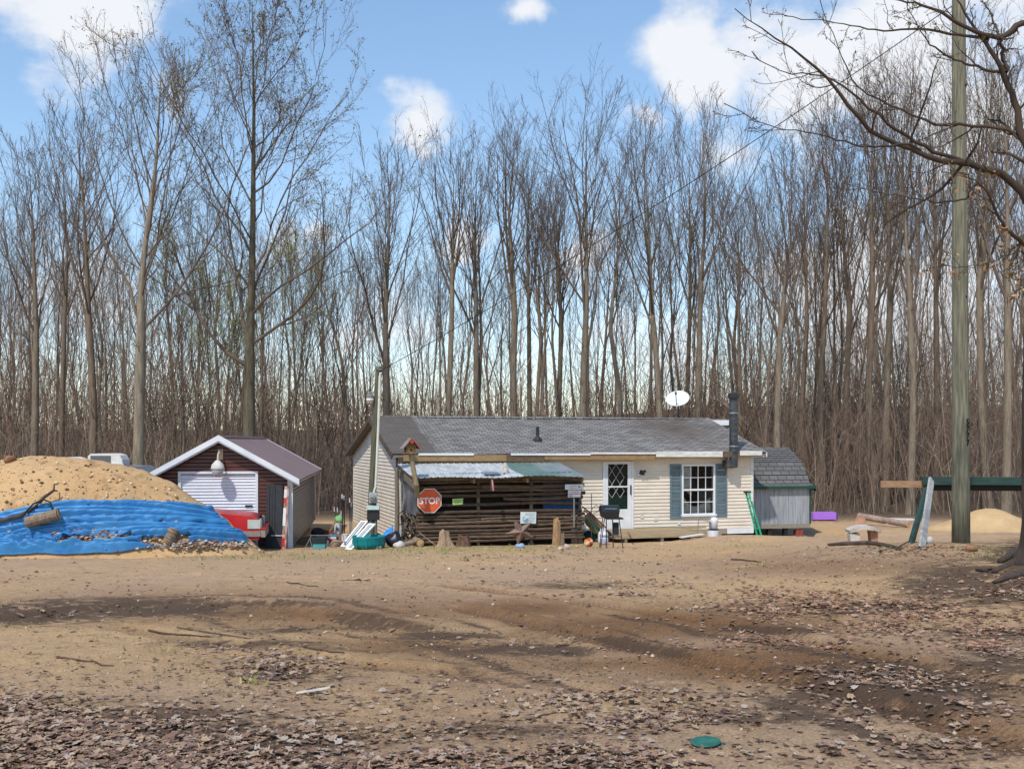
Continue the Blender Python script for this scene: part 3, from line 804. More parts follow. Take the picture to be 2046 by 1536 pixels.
    st = MB(); st.lathe([(.12, pl[0].z), (.145, pl[0].z + .05), (.145, pl[3].z)], 14, (cx, -.30, 0)); chim = st.build('stove_pipe', mat('stove_black', rgb(52, 54, 58), rgb(92, 94, 98), scale=3, stretch=(1, 1, 3), rough=.38, metal=.6), house)
    c = MB(); c.lathe([(.145, pl[3].z), (.145, pl[3].z + .06), (.19, pl[3].z + .07), (.19, pl[3].z + .2), (.15, pl[3].z + .24), (.02, pl[3].z + .27)], 14, (cx, -.30, 0)); c.build('pipe_cap', M_BLACK, chim)
    for zz in (pl[1].z + .2, pl[2].z + .55):
        MB().lathe([(.152, zz), (.158, zz + .01), (.158, zz + .04), (.152, zz + .05)], 14, (cx, -.30, 0)).build('pipe_band', M_GALV, chim)
    MB().box(cx - .26, cx - .1, -.36, -.02, pl[0].z + .02, pl[0].z + .25).build('pipe_bracket', mat('bracket', rgb(92, 88, 84), rgb(60, 56, 54)), chim)
    MB().tube([(cx - .20, -.34, pl[0].z + .1), (cx - .19, -.34, pl[3].z - .9)], .02, 6).build('stay_rod', M_GALV, chim)
    bx('pipe_elbow', mat('elbow_cream', rgb(196, 180, 150)), chim, cx - .02, cx + .15, -.2, -.01, pl[0].z - .02, pl[0].z + .3)
    # window
    wf = MB(); t = .065
    wf.box(WX0, WX1, -.05, .09, WZ0, WZ0 + t); wf.box(WX0, WX1, -.05, .09, WZ1 - t, WZ1)
    wf.box(WX0, WX0 + t, -.05, .09, WZ0 + t, WZ1 - t); wf.box(WX1 - t, WX1, -.05, .09, WZ0 + t, WZ1 - t)
    win = wf.build('window', M_WHITE, house)
    ix0, ix1, iz0, iz1 = WX0 + t, WX1 - t, WZ0 + t, WZ1 - t; mz = (iz0 + iz1) / 2
    bx('meeting_rail', M_WHITE, win, ix0, ix1, -.03, .05, mz - .03, mz + .03)
    bx('sill', M_WHITE, win, WX0 - .03, WX1 + .03, -.10, -.052, WZ0 - .03, WZ0 + .03)
    for s_ in range(2):
        za, zb = (iz0, mz - .03) if s_ == 0 else (mz + .03, iz1)
        for i in range(1, 4):
            x = ix0 + (ix1 - ix0) * i / 4
            bx('muntin', M_WHITE, win, x - .011, x + .011, -.012, .022, za, zb)
        for k in range(4):
            xa, xb = ix0 + (ix1 - ix0) * k / 4, ix0 + (ix1 - ix0) * (k + 1) / 4
            bx('muntin', M_WHITE, win, xa + .011, xb - .011, -.01, .02, (za + zb) / 2 - .011, (za + zb) / 2 + .011)
            for h0, h1 in ((za, (za + zb) / 2 - .012), ((za + zb) / 2 + .012, zb)):
                MB().add([(xa, .004, h0), (xb, .004, h0), (xb, .004, h1), (xa, .004, h1)], [(0, 1, 2, 3)]).build('pane', M_GLASS, win, fix=False)
    cm_ = mat('curtain', rgb(232, 226, 216), rgb(190, 184, 176), scale=3, rough=.9)
    MB().sheet(24, 10, lambda u, v: (ix0 + .02 + u * .40, .16 + .03 * math.sin(u * 26 + v), mz + .03 + v * (iz1 - mz - .03) - .25 * (1 - v) * u)).build('curtain', cm_, win, smooth=True)
    MB().sheet(40, 14, lambda u, v: (ix0 + u * (ix1 - ix0), .2 + .03 * math.sin(u * 30), iz0 + v * (.22 + .5 * (2 * u - 1) ** 2 * (1.1 - .5 * u)))).build('curtain', cm_, win, smooth=True)
    # shutters
    for (a, c, yt, yb) in ((1338, 1360.5, 927, 1036), (1429, 1451.5, 926, 1032)):
        sx0, sx1, sz0, sz1 = rect(a, yt, c, yb)
        b = MB(); st_ = .06
        b.box(sx0, sx0 + st_, -.05, -.018, sz0, sz1); b.box(sx1 - st_, sx1, -.05, -.018, sz0, sz1)
        zm = (sz0 + sz1) / 2
        for (p, q) in ((sz0, sz0 + .09), (zm - .035, zm + .035), (sz1 - .07, sz1)): b.box(sx0 + st_, sx1 - st_, -.048, -.018, p, q)
        sh = b.build('shutter', M_SHUT, house)
        lv = MB()
        for (p, q) in ((sz0 + .09, zm - .035), (zm + .035, sz1 - .07)):
            n = int((q - p) / .045)
            for i in range(n):
                z = p + (i + .5) * (q - p) / n
                lv.obox(((sx0 + sx1) / 2, -.03, z), (sx1 - sx0 - 2 * st_, .007, .045), (math.radians(-38), 0, 0))
        lv.build('louvres', M_SHUT, sh)
    # door: frame, green inner leaf, white storm door with diamond lattice
    f = MB(); f.box(DX0, DX0 + .09, -.045, .1, DZ0, DZ1); f.box(DX1 - .07, DX1, -.045, .1, DZ0, DZ1); f.box(DX0 + .09, DX1 - .07, -.045, .1, DZ1 - .07, DZ1)
    door = f.build('door', M_WHITE, house, label='white storm door with diamond lattice over a green inner door')
    a0, a1 = DX0 + .095, DX1 - .075; gx0, gx1, gz0, gz1 = rect(1214, 927, 1253.5, 1017)
    s = MB(); s.box(a0, gx0, -.04, .0, DZ0 + .02, DZ1 - .075); s.box(gx1, a1, -.04, .0, DZ0 + .02, DZ1 - .075); s.box(gx0, gx1, -.04, .0, DZ0 + .02, gz0); s.box(gx0, gx1, -.04, .0, gz1, DZ1 - .075)
    s.build('storm_leaf', M_WHITE, door)
    MB().add([(gx0, -.006, gz0), (gx1, -.006, gz0), (gx1, -.006, gz1), (gx0, -.006, gz1)], [(0, 1, 2, 3)]).build('pane', M_GLASS, door, fix=False)
    cz = HF.on(1234, 972, 0).z
    bx('crossbar', M_WHITE, door, gx0, gx1, -.03, -.008, cz - .022, cz + .022)
    bx('green_leaf', M_GREEN, door, a0, a1, .04, .08, DZ0, cz - .28)
    bx('green_leaf', mat('inner_upper', rgb(40, 44, 42)), door, a0, a1, .045, .08, cz - .28, DZ1 - .08)
    lat = MB(); w_ = gx1 - gx0 - .12; lz0, lz1 = cz - .36, gz1
    nd = 2; dx = w_ / nd; dz = (lz1 - lz0) / 2.5
    for i in range(-3, 4):
        for sg in (1, -1):
            pts = []
            for k in range(61):
                x = gx0 + .005 + w_ * k / 60
                z = lz0 + dz * .5 + sg * (x - gx0 - w_ / 2) * dz / dx + i * dz
                if lz0 <= z <= lz1 - .004: pts.append((x, -.012 - .003 * sg, z))
            if len(pts) > 1: lat.beam(pts[0], pts[-1], .005, .014, up=(0, -1, 0))
    lat.build('lattice', M_WHITE, door)
    bx('handle', M_BLACK, door, a1 - .05, a1 - .015, -.075, -.042, cz - .25, cz + .05)
    bx('threshold', mat('threshold_wood', rgb(176, 150, 116), rgb(140, 114, 82), scale=9), house, DX0 - .05, DX1 + .05, -.2, -.03, DZ0 - .07, DZ0 - .005)
    # porch lamp, outlets
    p = HF.on(1281, 944, -.06)
    lm = MB().box(p.x - .13, p.x + .05, -.05, -.018, p.z - .14, p.z + .12).build('porch_lamp', M_WHITE_W, house)
    MB().obox((p.x + .02, -.10, p.z), (.14, .1, .13), (.3, .2, .3)).tube([(p.x - .02, -.1, p.z), (p.x + .12, -.17, p.z + .06)], .04, 8).build('lamp_head', M_BLACK, lm)
    for (q, r_) in ((1283, 1031), (1357, 1044), (1310, 1036)):
        p = HF.on(q, r_, -.03); bx('outlet_box', M_WHITE_W, house, p.x - .05, p.x + .05, -.045, -.02, p.z - .06, p.z + .06)
    # raised roof piece of the rear extension, its white fascia seen over the right verge
    a = HF.on(1392, 840, 7.4); c = HF.on(1454, 840, 7.4)
    e = MB().prism([(a.x - 3, 7.2, a.z - .16), (c.x, 7.2, a.z - .16), (c.x, 7.2, a.z + .06), (a.x - 3, 7.2, a.z + .06)], (0, 3.2, .05)).build('rear_extension_roof', MATS['house_shingles'], house)
    bx('fascia_board', M_WHITE, e, a.x - 3, c.x + .02, 7.14, 7.19, a.z - .19, a.z + .015)
    bx('rear_extension_wall', M_SIDE, house, a.x - 2.9, c.x - .3, 7.6, 10.2, 0, a.z - .17)
build_house()

# yellow cord strung under the eave and down the wall
b = MB()
pts = [HF.on(x, y, -.45) for x, y in ((1092, 921), (1110, 918), (1135, 920), (1160, 918), (1190, 919), (1220, 917), (1250, 915.5), (1284, 914))] + [HF.on(x, y, -.05) for x, y in ((1288, 922), (1287, 960), (1288, 1000), (1287, 1050))]
b.tube(pts, .009, 5)
tag(b.build('extension_cord', mat('cord_yellow', rgb(214, 190, 60))), 'thin yellow cord strung along the eave and down beside the door', 'cord')

# satellite dish on the ridge
def dish():
    c = HF.out(HF.on(1354, 796, 3.75)); ft = HF.out(Vector((HF.on(1358, 834, 3.75).x, 3.75, RZ - .06)))
    t = thing('satellite_dish', 'white oval satellite dish on the roof ridge', 'satellite dish', ft)
    nrm = Vector((-.2, -.65, .74)).normalized()
    M = nrm.to_track_quat('Z', 'Y').to_matrix().to_4x4()
    loc = c - ft
    m = mat('dish_white', rgb(226, 228, 228), rgb(212, 214, 214), rough=.45)
    MB().lathe([(.05, -.075), (.2, -.062), (.34, -.025), (.42, .012), (.435, .012), (.35, -.04), (.2, -.085), (.05, -.1)], 28, loc, M).build('reflector', m, t, smooth=True)
    arm = loc + M @ Vector((0, -.25, .42))
    MB().tube([loc + M @ Vector((0, -.38, -.03)), arm], .016, 6).build('feed_arm', M_BLACK, t)
    MB().lathe([(.03, 0), (.045, .02), (.045, .11), (.03, .12)], 10, arm - (arm - loc).normalized() * .03, M).build('feed_horn', mat('horn_grey', rgb(120, 122, 124)), t)
    MB().tube([(0, 0, 0), (-.03, .02, .3), loc + M @ Vector((0, 0, -.09))], .028, 8).build('mast', M_BLACK, t)
    MB().tube([(.14, -.12, -.02), (-.01, 0, .22)], .012, 6).build('brace', M_GALV, t)
    bx('foot_plate', M_GALV, t, -.1, .16, -.16, .1, -.05, .02)
dish()
# ------------------------------------------------------------------ log lean-to against the house
M_LOG = mat('log_bark', rgb(116, 97, 80), rgb(62, 50, 41), scale=6, stretch=(1.0, 7, 7), rough=.95, bump=.6, rnd=.38, c3=rgb(150, 132, 112))
LV = -2.22
LX0, LX1 = HF.on(834, 1050, LV).x, HF.on(1166, 1050, LV).x
RXL, RXR = HF.on(831, 954, -2.75).x, HF.on(1172, 943, -2.75).x
def lr(y): return 2.45 + (y + .02) * (2.45 - 2.05) / 2.73      # lean-to roof height at local y
def build_leanto():
    t = thing('log_lean_to', 'open lean-to walled with stacked thin logs under patched metal roofing', 'lean-to', HF.out((LX0, LV, 0)), HA)
    O = Vector((LX0, LV, 0)); q = lambda x, y, z: (x - O.x, y - O.y, z - O.z)
    rg = random.Random(4)
    zb = .17; tops = 1.86
    heights = []; z = zb
    while z < tops:
        r = rg.uniform(.042, .062); heights.append((z + r, r)); z += 2 * r * rg.uniform(.96, 1.06)
        if z > 1.25: z += rg.uniform(0, .045)
    for i, (z, r) in enumerate(heights):
        cuts = [LX0 - rg.uniform(0, .06), LX1 + rg.uniform(-.08, .06)]
        if rg.random() < .45: cuts.insert(1, LX0 + (LX1 - LX0) * rg.uniform(.3, .7))
        if rg.random() < .12: cuts.pop(0)
        for a, c in zip(cuts[:-1], cuts[1:]):
            n = 14; ph = rg.uniform(0, 6); am = rg.uniform(.006, .022); tap = rg.uniform(.8, 1.0); f = rg.choice((1, -1)); kn = rg.randrange(n)
            pts = []; rs = []
            for k in range(n + 1):
                s = k / n; x = a + .006 + (c - a - .012) * s
                pts.append(q(x, LV + .012 * math.sin(s * 9 + ph) + rg.uniform(-.006, .006), z + am * math.sin(s * 5 + ph) + rg.uniform(-.004, .004)))
                rs.append(r * (tap + (1 - tap) * (s if f > 0 else 1 - s)) * (1.14 if k == kn else 1) * rg.uniform(.93, 1.05))
            MB().tube(pts, rs, 8).build('log', M_LOG, t, smooth=True)
    # posts and rafters
    for x in (LX0 + .05, LX0 + (LX1 - LX0) * .36, LX0 + (LX1 - LX0) * .68, LX1 - .08):
        MB().box(*[v for v in (x - .045 - O.x, x + .045 - O.x, .075, .165)], .0, lr(LV + .12) - .08).build('post', M_WOODG, t)
    MB().beam(q(RXL + .03, LV + .02, lr(LV) - .13), q(RXR - .05, LV + .02, lr(LV) - .13), .05, .12).build('header_beam', M_WOODG, t)
    for x in (RXL + .06, RXL + 1.7, RXL + 3.3, RXR - .08):
        MB().beam(q(x, -2.66, lr(-2.66) - .125), q(x, -.42, lr(-.42) - .125), .045, .12).build('rafter', M_WOOD, t)
    MB().beam(q(RXL + .02, -2.6, lr(-2.6) - .27), q(RXL + .02, -.12, lr(-.12) - .27), .035, .17).build('end_board', M_WOODG, t)
    # patched roofing
    mw = mat('roof_sheet_white', rgb(204, 206, 204), rgb(156, 160, 158), scale=2.5, stretch=(3, .8, 1), rough=.5, metal=.1)
    mg = mat('roof_sheet_green', rgb(84, 110, 102), rgb(106, 126, 118), scale=3, stretch=(2, .8, 1), rough=.5)
    mgr = mat('roof_sheet_grey', rgb(142, 138, 142), rgb(92, 118, 114), scale=1.6, stretch=(1, 1, 1), rough=.55)
    xb = [HF.on(p, 950, -2.75).x for p in (831, 905, 980, 1052, 1112, 1172)]
    for i, m in enumerate((mw, mw, mw, mg, mgr)):
        a, c = xb[i] - .05, xb[i + 1] + .03; lift = .006 * (i % 2) + .002 * i; tw = rg.uniform(-.012, .012)
        y0, y1 = -2.76 - rg.uniform(0, .05), -.43
        nx = 60
        def fn(u, v, a=a, c=c, lift=lift, y0=y0, y1=y1, tw=tw):
            x = a + (c - a) * u; y = y0 + (y1 - y0) * v
            ph = ((x - a) / .19) % 1.0
            rib = .022 * max(0, 1 - abs(ph - .5) / .16) + .004 * math.sin(ph * 12.57)
            sag_ = -.03 * math.sin(v * PI) + .02 * math.sin(x * 2.2 + v * 3) * (1 - v)
            return q(x, y, lr(y) + lift + rib + sag_ + tw * (u - .5))
        MB().sheet(nx, 14, fn).build('roof_sheet', m, t, thick=.004, fix=False)
    # back boards closing the shed and a blue tarp hung inside
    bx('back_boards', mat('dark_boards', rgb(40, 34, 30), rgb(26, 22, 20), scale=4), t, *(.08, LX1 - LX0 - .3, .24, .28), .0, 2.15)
    bt = MB().sheet(30, 14, lambda u, v: (HF.on(1088, 980, LV).x - O.x + u * (LX1 - HF.on(1088, 980, LV).x - .05), .13 + .03 * math.sin(u * 14 + 3 * v), 1.05 + v * .85))
    bt.build('inner_tarp', mat('tarp_inner', rgb(20, 64, 110), rgb(26, 84, 140), rough=.5), t, smooth=True)
    # clear plastic at the left end
    ps = MB().sheet(14, 14, lambda u, v: (-.02 + .03 * math.sin(v * 7 + u * 5), .1 + u * (-LV - .3), .95 + v * (1.12 + .22 * u)))
    ps.build('plastic_sheet', mat('plastic_grey', rgb(128, 130, 138), rgb(96, 98, 106), scale=2.5, rough=.25, spec=.6), t, smooth=True)
    # grey post at the house corner
    MB().tube([q(-.13, -.33, -.05), q(-.12, -.34, 1.1), q(-.14, -.33, 2.2)], [.075, .07, .06], 10).build('corner_post', M_WOODG, t)
    # split kindling filling the left end under the plastic
    b = MB()
    for i in range(150):
        y = rg.uniform(.05, -LV - .35); z = rg.uniform(-.0, .98); x = rg.uniform(-.16, .22)
        L = rg.uniform(.25, .6); a = rg.gauss(.0, .5); r = rg.uniform(.013, .032)
        d = Vector((rg.uniform(-.3, .3), math.cos(a), math.sin(a) * .8)).normalized() * L / 2
        c = Vector((x, y, max(z, .06)))
        b.tube([c - d, c + Vector((rg.uniform(-.02, .02), 0, rg.uniform(-.02, .03))), c + d], [r, r * 1.1, r * .8], 5)
    o = b.build('kindling', mat('kindling', rgb(126, 112, 98), rgb(78, 66, 56), scale=3, rough=.95, bump=.3), t); o['kind'] = 'stuff'
build_leanto()

# ---- things hung on or standing by the log wall
def plate(name, label, cat, px0, py0, px1, py1, v, m, border=None, tilt=0):
    a = HF.on(px0, py1, v); c = HF.on(px1, py0, v); ctr = (a + c) / 2
    t = thing(name, label, cat, HF.out(ctr), HA)
    w, h = (c.x - a.x), (c.z - a.z)
    M = Matrix.Rotation(tilt, 4, 'Y')
    MB().box(-w / 2, w / 2, -.012, 0, -h / 2, h / 2, M).build('board', m, t)
    return t, w, h, M

def stop_sign():
    v = -2.36; c = HF.on(858.2, 1000, v); R = (HF.on(882, 1000, v).x - HF.on(834.3, 1000, v).x) / 2 / math.cos(PI / 8)
    t = thing('stop_sign', 'faded orange-red octagonal sign lettered STOP on the log wall', 'stop sign', HF.out(c), HA)
    oc = lambda r, y: [(r * math.cos(PI / 8 + k * PI / 4), y, r * math.sin(PI / 8 + k * PI / 4)) for k in range(8)]
    MB().prism(oc(R, 0), (0, .006, 0)).build('border', M_WHITE, t)
    MB().prism(oc(R * .94, -.004), (0, .003, 0)).build('face', mat('stop_red', rgb(220, 104, 62), rgb(204, 80, 46), scale=6, stretch=(3, 1, 1), rough=.45), t)
    o = text_mesh('lettering', 'STOP', R * .66, M_WHITE, t, (0, -.006, -.012), (PI / 2, 0, 0), offset=.006)
stop_sign()
t, w, h, M_ = plate('licence_plate', 'small pale green plate on the logs right of the stop sign', 'plate', 904, 995.5, 926.5, 1008, -2.32, mat('plate_green', rgb(178, 206, 132), rgb(158, 186, 118), scale=8), tilt=-.04)
bx('dark_strip', M_DARK, t, w * .42, w * .5, -.02, -.013, -h * .5, h * .45)
for i, z in enumerate((.2, -.05, -.25)):
    bx('print', mat('print_green', rgb(110, 140, 80)), t, -w * .36, w * (.3 - .1 * i), -.0145, -.0125, h * z - .008, h * z + .008)
t, w, h, M_ = plate('picture_sign', 'square white sign with a blue picture and grey writing low on the log wall', 'sign', 1039.5, 1022, 1071, 1046, -2.33, mat('sign_white', rgb(216, 222, 222), rgb(196, 206, 206), scale=4), tilt=.03)
mt_ = mat('sign_print', rgb(140, 152, 152)); mb_ = mat('sign_blue', rgb(110, 160, 176)); md_ = mat('sign_dark', rgb(92, 116, 112))
for i in range(6):
    z = h * (.36 - i * .13); xs = -.2 if i < 2 else .02
    bx('print', mt_, t, w * xs, w * (.42 - .03 * (i % 3)), -.0145, -.0125, z - .007, z + .007)
MB().prism([(-w * .28, -.0125, -h * .3), (-w * .05, -.0125, -h * .36), (w * .05, -.0125, -h * .2), (-w * .05, -.0125, -h * .02), (-w * .2, -.0125, -h * .12)], (0, -.002, 0)).build('picture', mb_, t)
MB().tube([(-w * .22, -.016, h * .12), (-w * .34, -.016, h * .02), (-w * .32, -.016, -h * .2), (-w * .2, -.016, -h * .4), (w * .05, -.016, -h * .42)], .007, 5).build('picture', md_, t)
# notice board on a thin post
def notice():
    v = -2.44; base = HF.on(1147.5, 1052, v)
    t = thing('notice_board', 'white board signs on a grey stake at the right end of the logs', 'sign', HF.out(base), HA)
    Q = lambda px, py, dv=0: HF.on(px, py, v + dv) - base
    mw = mat('notice_white', rgb(226, 230, 234), rgb(206, 208, 208), scale=5)
    def bd(p0, y0, p1, y1, m, dv):
        a = Q(p0, y1, dv); c = Q(p1, y0, dv); return MB().box(a.x, c.x, a.y, a.y + .015, a.z, c.z).build('board', m, t)
    bd(1129, 967, 1166, 978, mw, 0); bd(1135, 978.6, 1161, 986.6, mat('notice_pink', rgb(222, 208, 208)), .004); bd(1135, 987.2, 1160, 993, mw, 0)
    for p0, y0, p1, y1 in ((1140, 970.3, 1153, 971), (1136, 974, 1152, 974.7), (1155, 971, 1160, 973.3), (1138, 981.5, 1158, 982.2), (1138, 984, 1156, 984.6), (1137, 989.5, 1144, 991.5)):
        a = Q(p0, y1, -.004); c = Q(p1, y0, -.004); MB().box(a.x, c.x, a.y, a.y + .003, a.z, c.z).build('print', mat('notice_ink', rgb(110, 112, 116)), t)
    MB().beam((0, .03, -.02), Q(1147.5, 968) + Vector((0, .03, 0)), .035, .02, up=(0, 1, 0)).build('stake', mat('stake_grey', rgb(150, 146, 138), rgb(120, 114, 106), stretch=(6, 6, 1)), t)
notice()
# small striped flag hanging from the roof edge
b = HF.on(983, 952, -2.79); t = thing('small_flag', 'small red and white striped flag hanging from the roof edge', 'flag', HF.out(b), HA)
MB().tube([(0, 0, .03), (.0, 0, -.42)], .006, 5).build('stick', M_WOOD, t)
for i, m in enumerate((mat('flag_blue', rgb(60, 60, 84)), mat('flag_red', rgb(150, 62, 56)), mat('flag_white', rgb(190, 180, 172)), mat('flag_red', rgb(1, 1, 1)))):
    MB().sheet(2, 8, lambda u, v, i=i: (-.045 + .026 * (i + u) * (.7 + .5 * v), -.012 + .012 * math.sin(v * 5 + i), -.08 - .32 * v)).build('stripe', m, t, thick=.003)
# rag and dark panel lying on the white roofing
p = Vector((HF.on(1010, 938, -2.2).x, -2.2, lr(-2.2) + .03)); t = thing('roof_rag', 'crumpled off-white rag standing on the lean-to roof', 'rag', HF.out(p), HA)
b = MB(); b.sheet(16, 10, lambda u, v: ((.10 - .05 * v + .025 * math.sin(u * 19 + 5 * v)) * math.cos(2 * PI * u), (.07 - .04 * v) * math.sin(2 * PI * u) , -.03 + .30 * v + .03 * math.sin(u * 12)))
b.build('cloth', mat('rag_cloth', rgb(206, 198, 188), rgb(160, 150, 140), scale=12), t)
p = Vector((HF.on(981, 941, -2.35).x, -2.35, lr(-2.35) + .035)); t = thing('roof_panel', 'small slate blue panel lying flat on the white roofing', 'panel', HF.out(p), HA)
MB().obox((0, 0, .012), (.5, .3, .02), (.15, 0, .1)).build('sheet', mat('panel_slate', rgb(112, 118, 134)), t)
# birdhouse on a leaning post
def birdhouse():
    v = -2.9; base = HF.on(832, 968, v); top = HF.on(820, 905, v)
    g0 = Vector((HF.on(833.5, 990, -2.62).x, -2.62, HF.on(833.5, 990, -2.62).z))
    t = thing('birdhouse', 'rustic wooden birdhouse with red peaked roof on a leaning post', 'birdhouse', HF.out(g0), HA)
    k = lambda p: Vector(p) - g0
    MB().tube([(0, 0, -.02), k(base), k(top)], [.07, .072, .066], 10).build('post', mat('post_tan', rgb(160, 144, 112), rgb(118, 104, 80), scale=5, stretch=(6, 6, 1), rough=.9), t)
    c = k(top)
    bx('floor_board', M_WOODG, t, c.x - .24, c.x + .22, c.y - .18, c.y + .2, c.z - .015, c.z + .015)
    MB().prism([(c.x - .15, c.y - .13, c.z + .015), (c.x + .13, c.y - .13, c.z + .015), (c.x + .13, c.y - .13, c.z + .2), (c.x - .01, c.y - .13, c.z + .36), (c.x - .15, c.y - .13, c.z + .2)], (0, .26, 0)).build('box', mat('birdhouse_wood', rgb(140, 108, 74), rgb(92, 66, 44), scale=10), t)
    MB().lathe([(.035, 0), (.035, .01)], 12, (c.x - .01, c.y - .134, c.z + .1), Matrix.Rotation(PI / 2, 4, 'X')).build('entry_hole', M_DARK, t)
    MB().prism([(c.x - .27, c.y - .2, c.z + .12), (c.x - .01, c.y - .2, c.z + .42), (c.x - .01, c.y - .2, c.z + .385), (c.x - .25, c.y - .2, c.z + .1)], (0, .4, 0)).build('roof_slope', mat('bird_roof_grey', rgb(150, 140, 132), rgb(116, 104, 98)), t)
    MB().prism([(c.x + .24, c.y - .2, c.z + .14), (c.x - .005, c.y - .2, c.z + .42), (c.x - .005, c.y - .2, c.z + .385), (c.x + .22, c.y - .2, c.z + .12)], (0, .4, 0)).build('roof_slope', mat('bird_roof_red', rgb(150, 84, 64), rgb(112, 66, 52)), t)
    MB().obox((c.x - .005, c.y - .14, c.z + .32), (.12, .16, .1), (0, .785, 0)).build('gable_trim', mat('bird_red', rgb(158, 66, 48)), t)
birdhouse()
# ------------------------------------------------------------------ brown metal garage
GA = math.radians(7.1)
GF = Frame(((582 - CX) * 29 / F_PX, 29, CAMZ - (1092 - HZ) * 29 / F_PX), GA)
def build_garage():
    t = thing('metal_garage', 'small dark brown ribbed metal garage with white trim and roll-up door', 'garage', GF.o, GA)
    ap = GF.on(440, 873, 0); W_ = -2 * ap.x; D_ = 10.2; wt = GF.on(582, 952, 0).z; az = ap.z - .02
    mb = mat('garage_brown', rgb(92, 48, 38), rgb(74, 38, 31), scale=2, rough=.38, spec=.5)
    mbs = mat('garage_brown_side', rgb(90, 78, 70), rgb(74, 62, 56), scale=1.2, stretch=(1, 1, 3), rough=.36, spec=.5)
    mr = mat('garage_roof', rgb(142, 112, 104), rgb(126, 98, 91), scale=1.5, rough=.4, spec=.5)
    mtr = mat('trim_white', rgb(222, 224, 226), rgb(206, 208, 212), scale=2, rough=.45)
    dx0, dx1 = GF.on(360, 1000, 0).x, GF.on(512, 1000, 0).x; dz1 = GF.on(436, 945, 0).z
    def ribs(pm, z1, ext, hole=None, dz=.1):
        b = MB(); z = 0.
        while z < z1 - .01:
            zs = [z, z + .016, z + .032, min(z + dz, z1)]; of = [.0, .022, .004, .0]
            for i in range(3):
                a0, a1 = ext(zs[i]); c0, c1 = ext(zs[i + 1])
                sg = [(a0, a1, c0, c1)]
                if hole and hole[0] > a0 and (z + dz / 2) < hole[2]: sg = [(a0, hole[0], c0, hole[0]), (hole[1], a1, hole[1], c1)]
                for (p0, p1, q0, q1) in sg:
                    b.add([pm(p0, of[i], zs[i]), pm(p1, of[i], zs[i]), pm(q1, of[i + 1], zs[i + 1]), pm(q0, of[i + 1], zs[i + 1])], [(0, 1, 2, 3)])
            z += dz
        return b
    ext = lambda z: (-W_, 0.) if z <= wt else (-W_ + (W_ / 2) * (z - wt) / (az - wt), -(W_ / 2) * (z - wt) / (az - wt))
    ribs(lambda a, o, z: (a, -o, z), az - .02, ext, (dx0, dx1, dz1)).build('front_wall', mb, t, fix=False)
    ribs(lambda a, o, z: (o, a, z), wt, lambda z: (0., D_)).build('side_wall', mbs, t, fix=False)
    ribs(lambda a, o, z: (-W_ - o, a, z), wt, lambda z: (0., D_)).build('side_wall', mbs, t, fix=False)
    MB().prism([(-W_, D_, 0), (0, D_, 0), (0, D_, wt), (-W_ / 2, D_, az), (-W_, D_, wt)], (0, -.05, 0)).build('rear_wall', mb, t)
    bx('floor_slab', mat('slab_grey', rgb(130, 124, 116)), t, -W_ + .02, -.02, .02, D_ - .06, -.08, .03)
    oh, yf, yb = .24, -.30, D_ + .25; k = (az - wt) / (W_ / 2)
    for sgn in (1, -1):
        x1 = oh if sgn > 0 else -W_ - oh; z1 = wt - k * oh
        b = MB(); n = 40
        def fn(u, v, x1=x1, z1=z1):
            y = yf + (yb - yf) * v; x = -W_ / 2 + (x1 + W_ / 2) * u
            rib = .008 if (v * 52) % 1.0 < .16 else 0
            return (x, y, az + .05 + (z1 - az) * u + rib)
        b.sheet(1, 208, fn).build('roof_panel', mr, t, thick=.012, fix=False)
        for yy, nm in ((yf, 'rake_trim'), (yb - .03, 'rake_trim')):
            MB().prism([(-W_ / 2, yy - .03, az + .075), (x1, yy - .03, z1 + .075), (x1, yy - .03, z1 - .075), (-W_ / 2, yy - .03, az - .085)], (0, .04, 0)).build(nm, mtr, t)
        MB().prism([(-W_ / 2, yf - .012, az - .09), (x1, yf - .012, z1 - .08), (x1, yf - .012, z1 - .11), (-W_ / 2, yf - .012, az - .125)], (0, .28, 0)).build('soffit_trim', mat('trim_grey', rgb(176, 182, 190)), t)
        MB().box(x1 - .02, x1 + .02, yf + .02, yb - .04, z1 - .02, z1 + .035).build('eave_trim', mr, t)
    MB().prism([(-W_ / 2 - .15, yf, az + .0), (-W_ / 2, yf, az + .075), (-W_ / 2 + .15, yf, az + .0), (-W_ / 2, yf, az + .06)], (0, yb - yf, 0)).build('ridge_cap', mat('ridge_dark', rgb(96, 78, 76)), t)
    MB().box(-.10, .04, -.035, .06, -.04, wt - .02).build('corner_trim', mtr, t)
    MB().box(-W_ - .04, -W_ + .1, -.035, .06, -.04, wt - .02).build('corner_trim', mtr, t)
    MB().box(-.03, .045, D_ - .05, D_ + .04, -.02, wt - .02).build('corner_trim', mtr, t)
    # roll-up door
    f = MB(); f.box(dx0 - .05, dx0 + .02, -.04, .05, -.03, dz1 + .05); f.box(dx1 - .02, dx1 + .05, -.04, .05, -.03, dz1 + .05); f.box(dx0 + .02, dx1 - .02, -.04, .05, dz1 - .02, dz1 + .05)
    d = f.build('roll_up_door', mtr, t)
    b = MB(); z = .0
    while z < dz1 - .02:
        zz = [z, z + .02, z + .04, z + .085]; oo = [.03, .008, .03, .03]
        for i in range(3):
            b.add([(dx0 + .02, oo[i], zz[i]), (dx1 - .02, oo[i], zz[i]), (dx1 - .02, oo[i + 1], zz[i + 1]), (dx0 + .02, oo[i + 1], zz[i + 1])], [(0, 1, 2, 3)])
        z += .085
    b.build('door_curtain', mat('door_white', rgb(224, 226, 232), rgb(212, 214, 220), scale=1.5, rough=.5), d, fix=False)
    hz_ = GF.on(502, 1011, 0).z
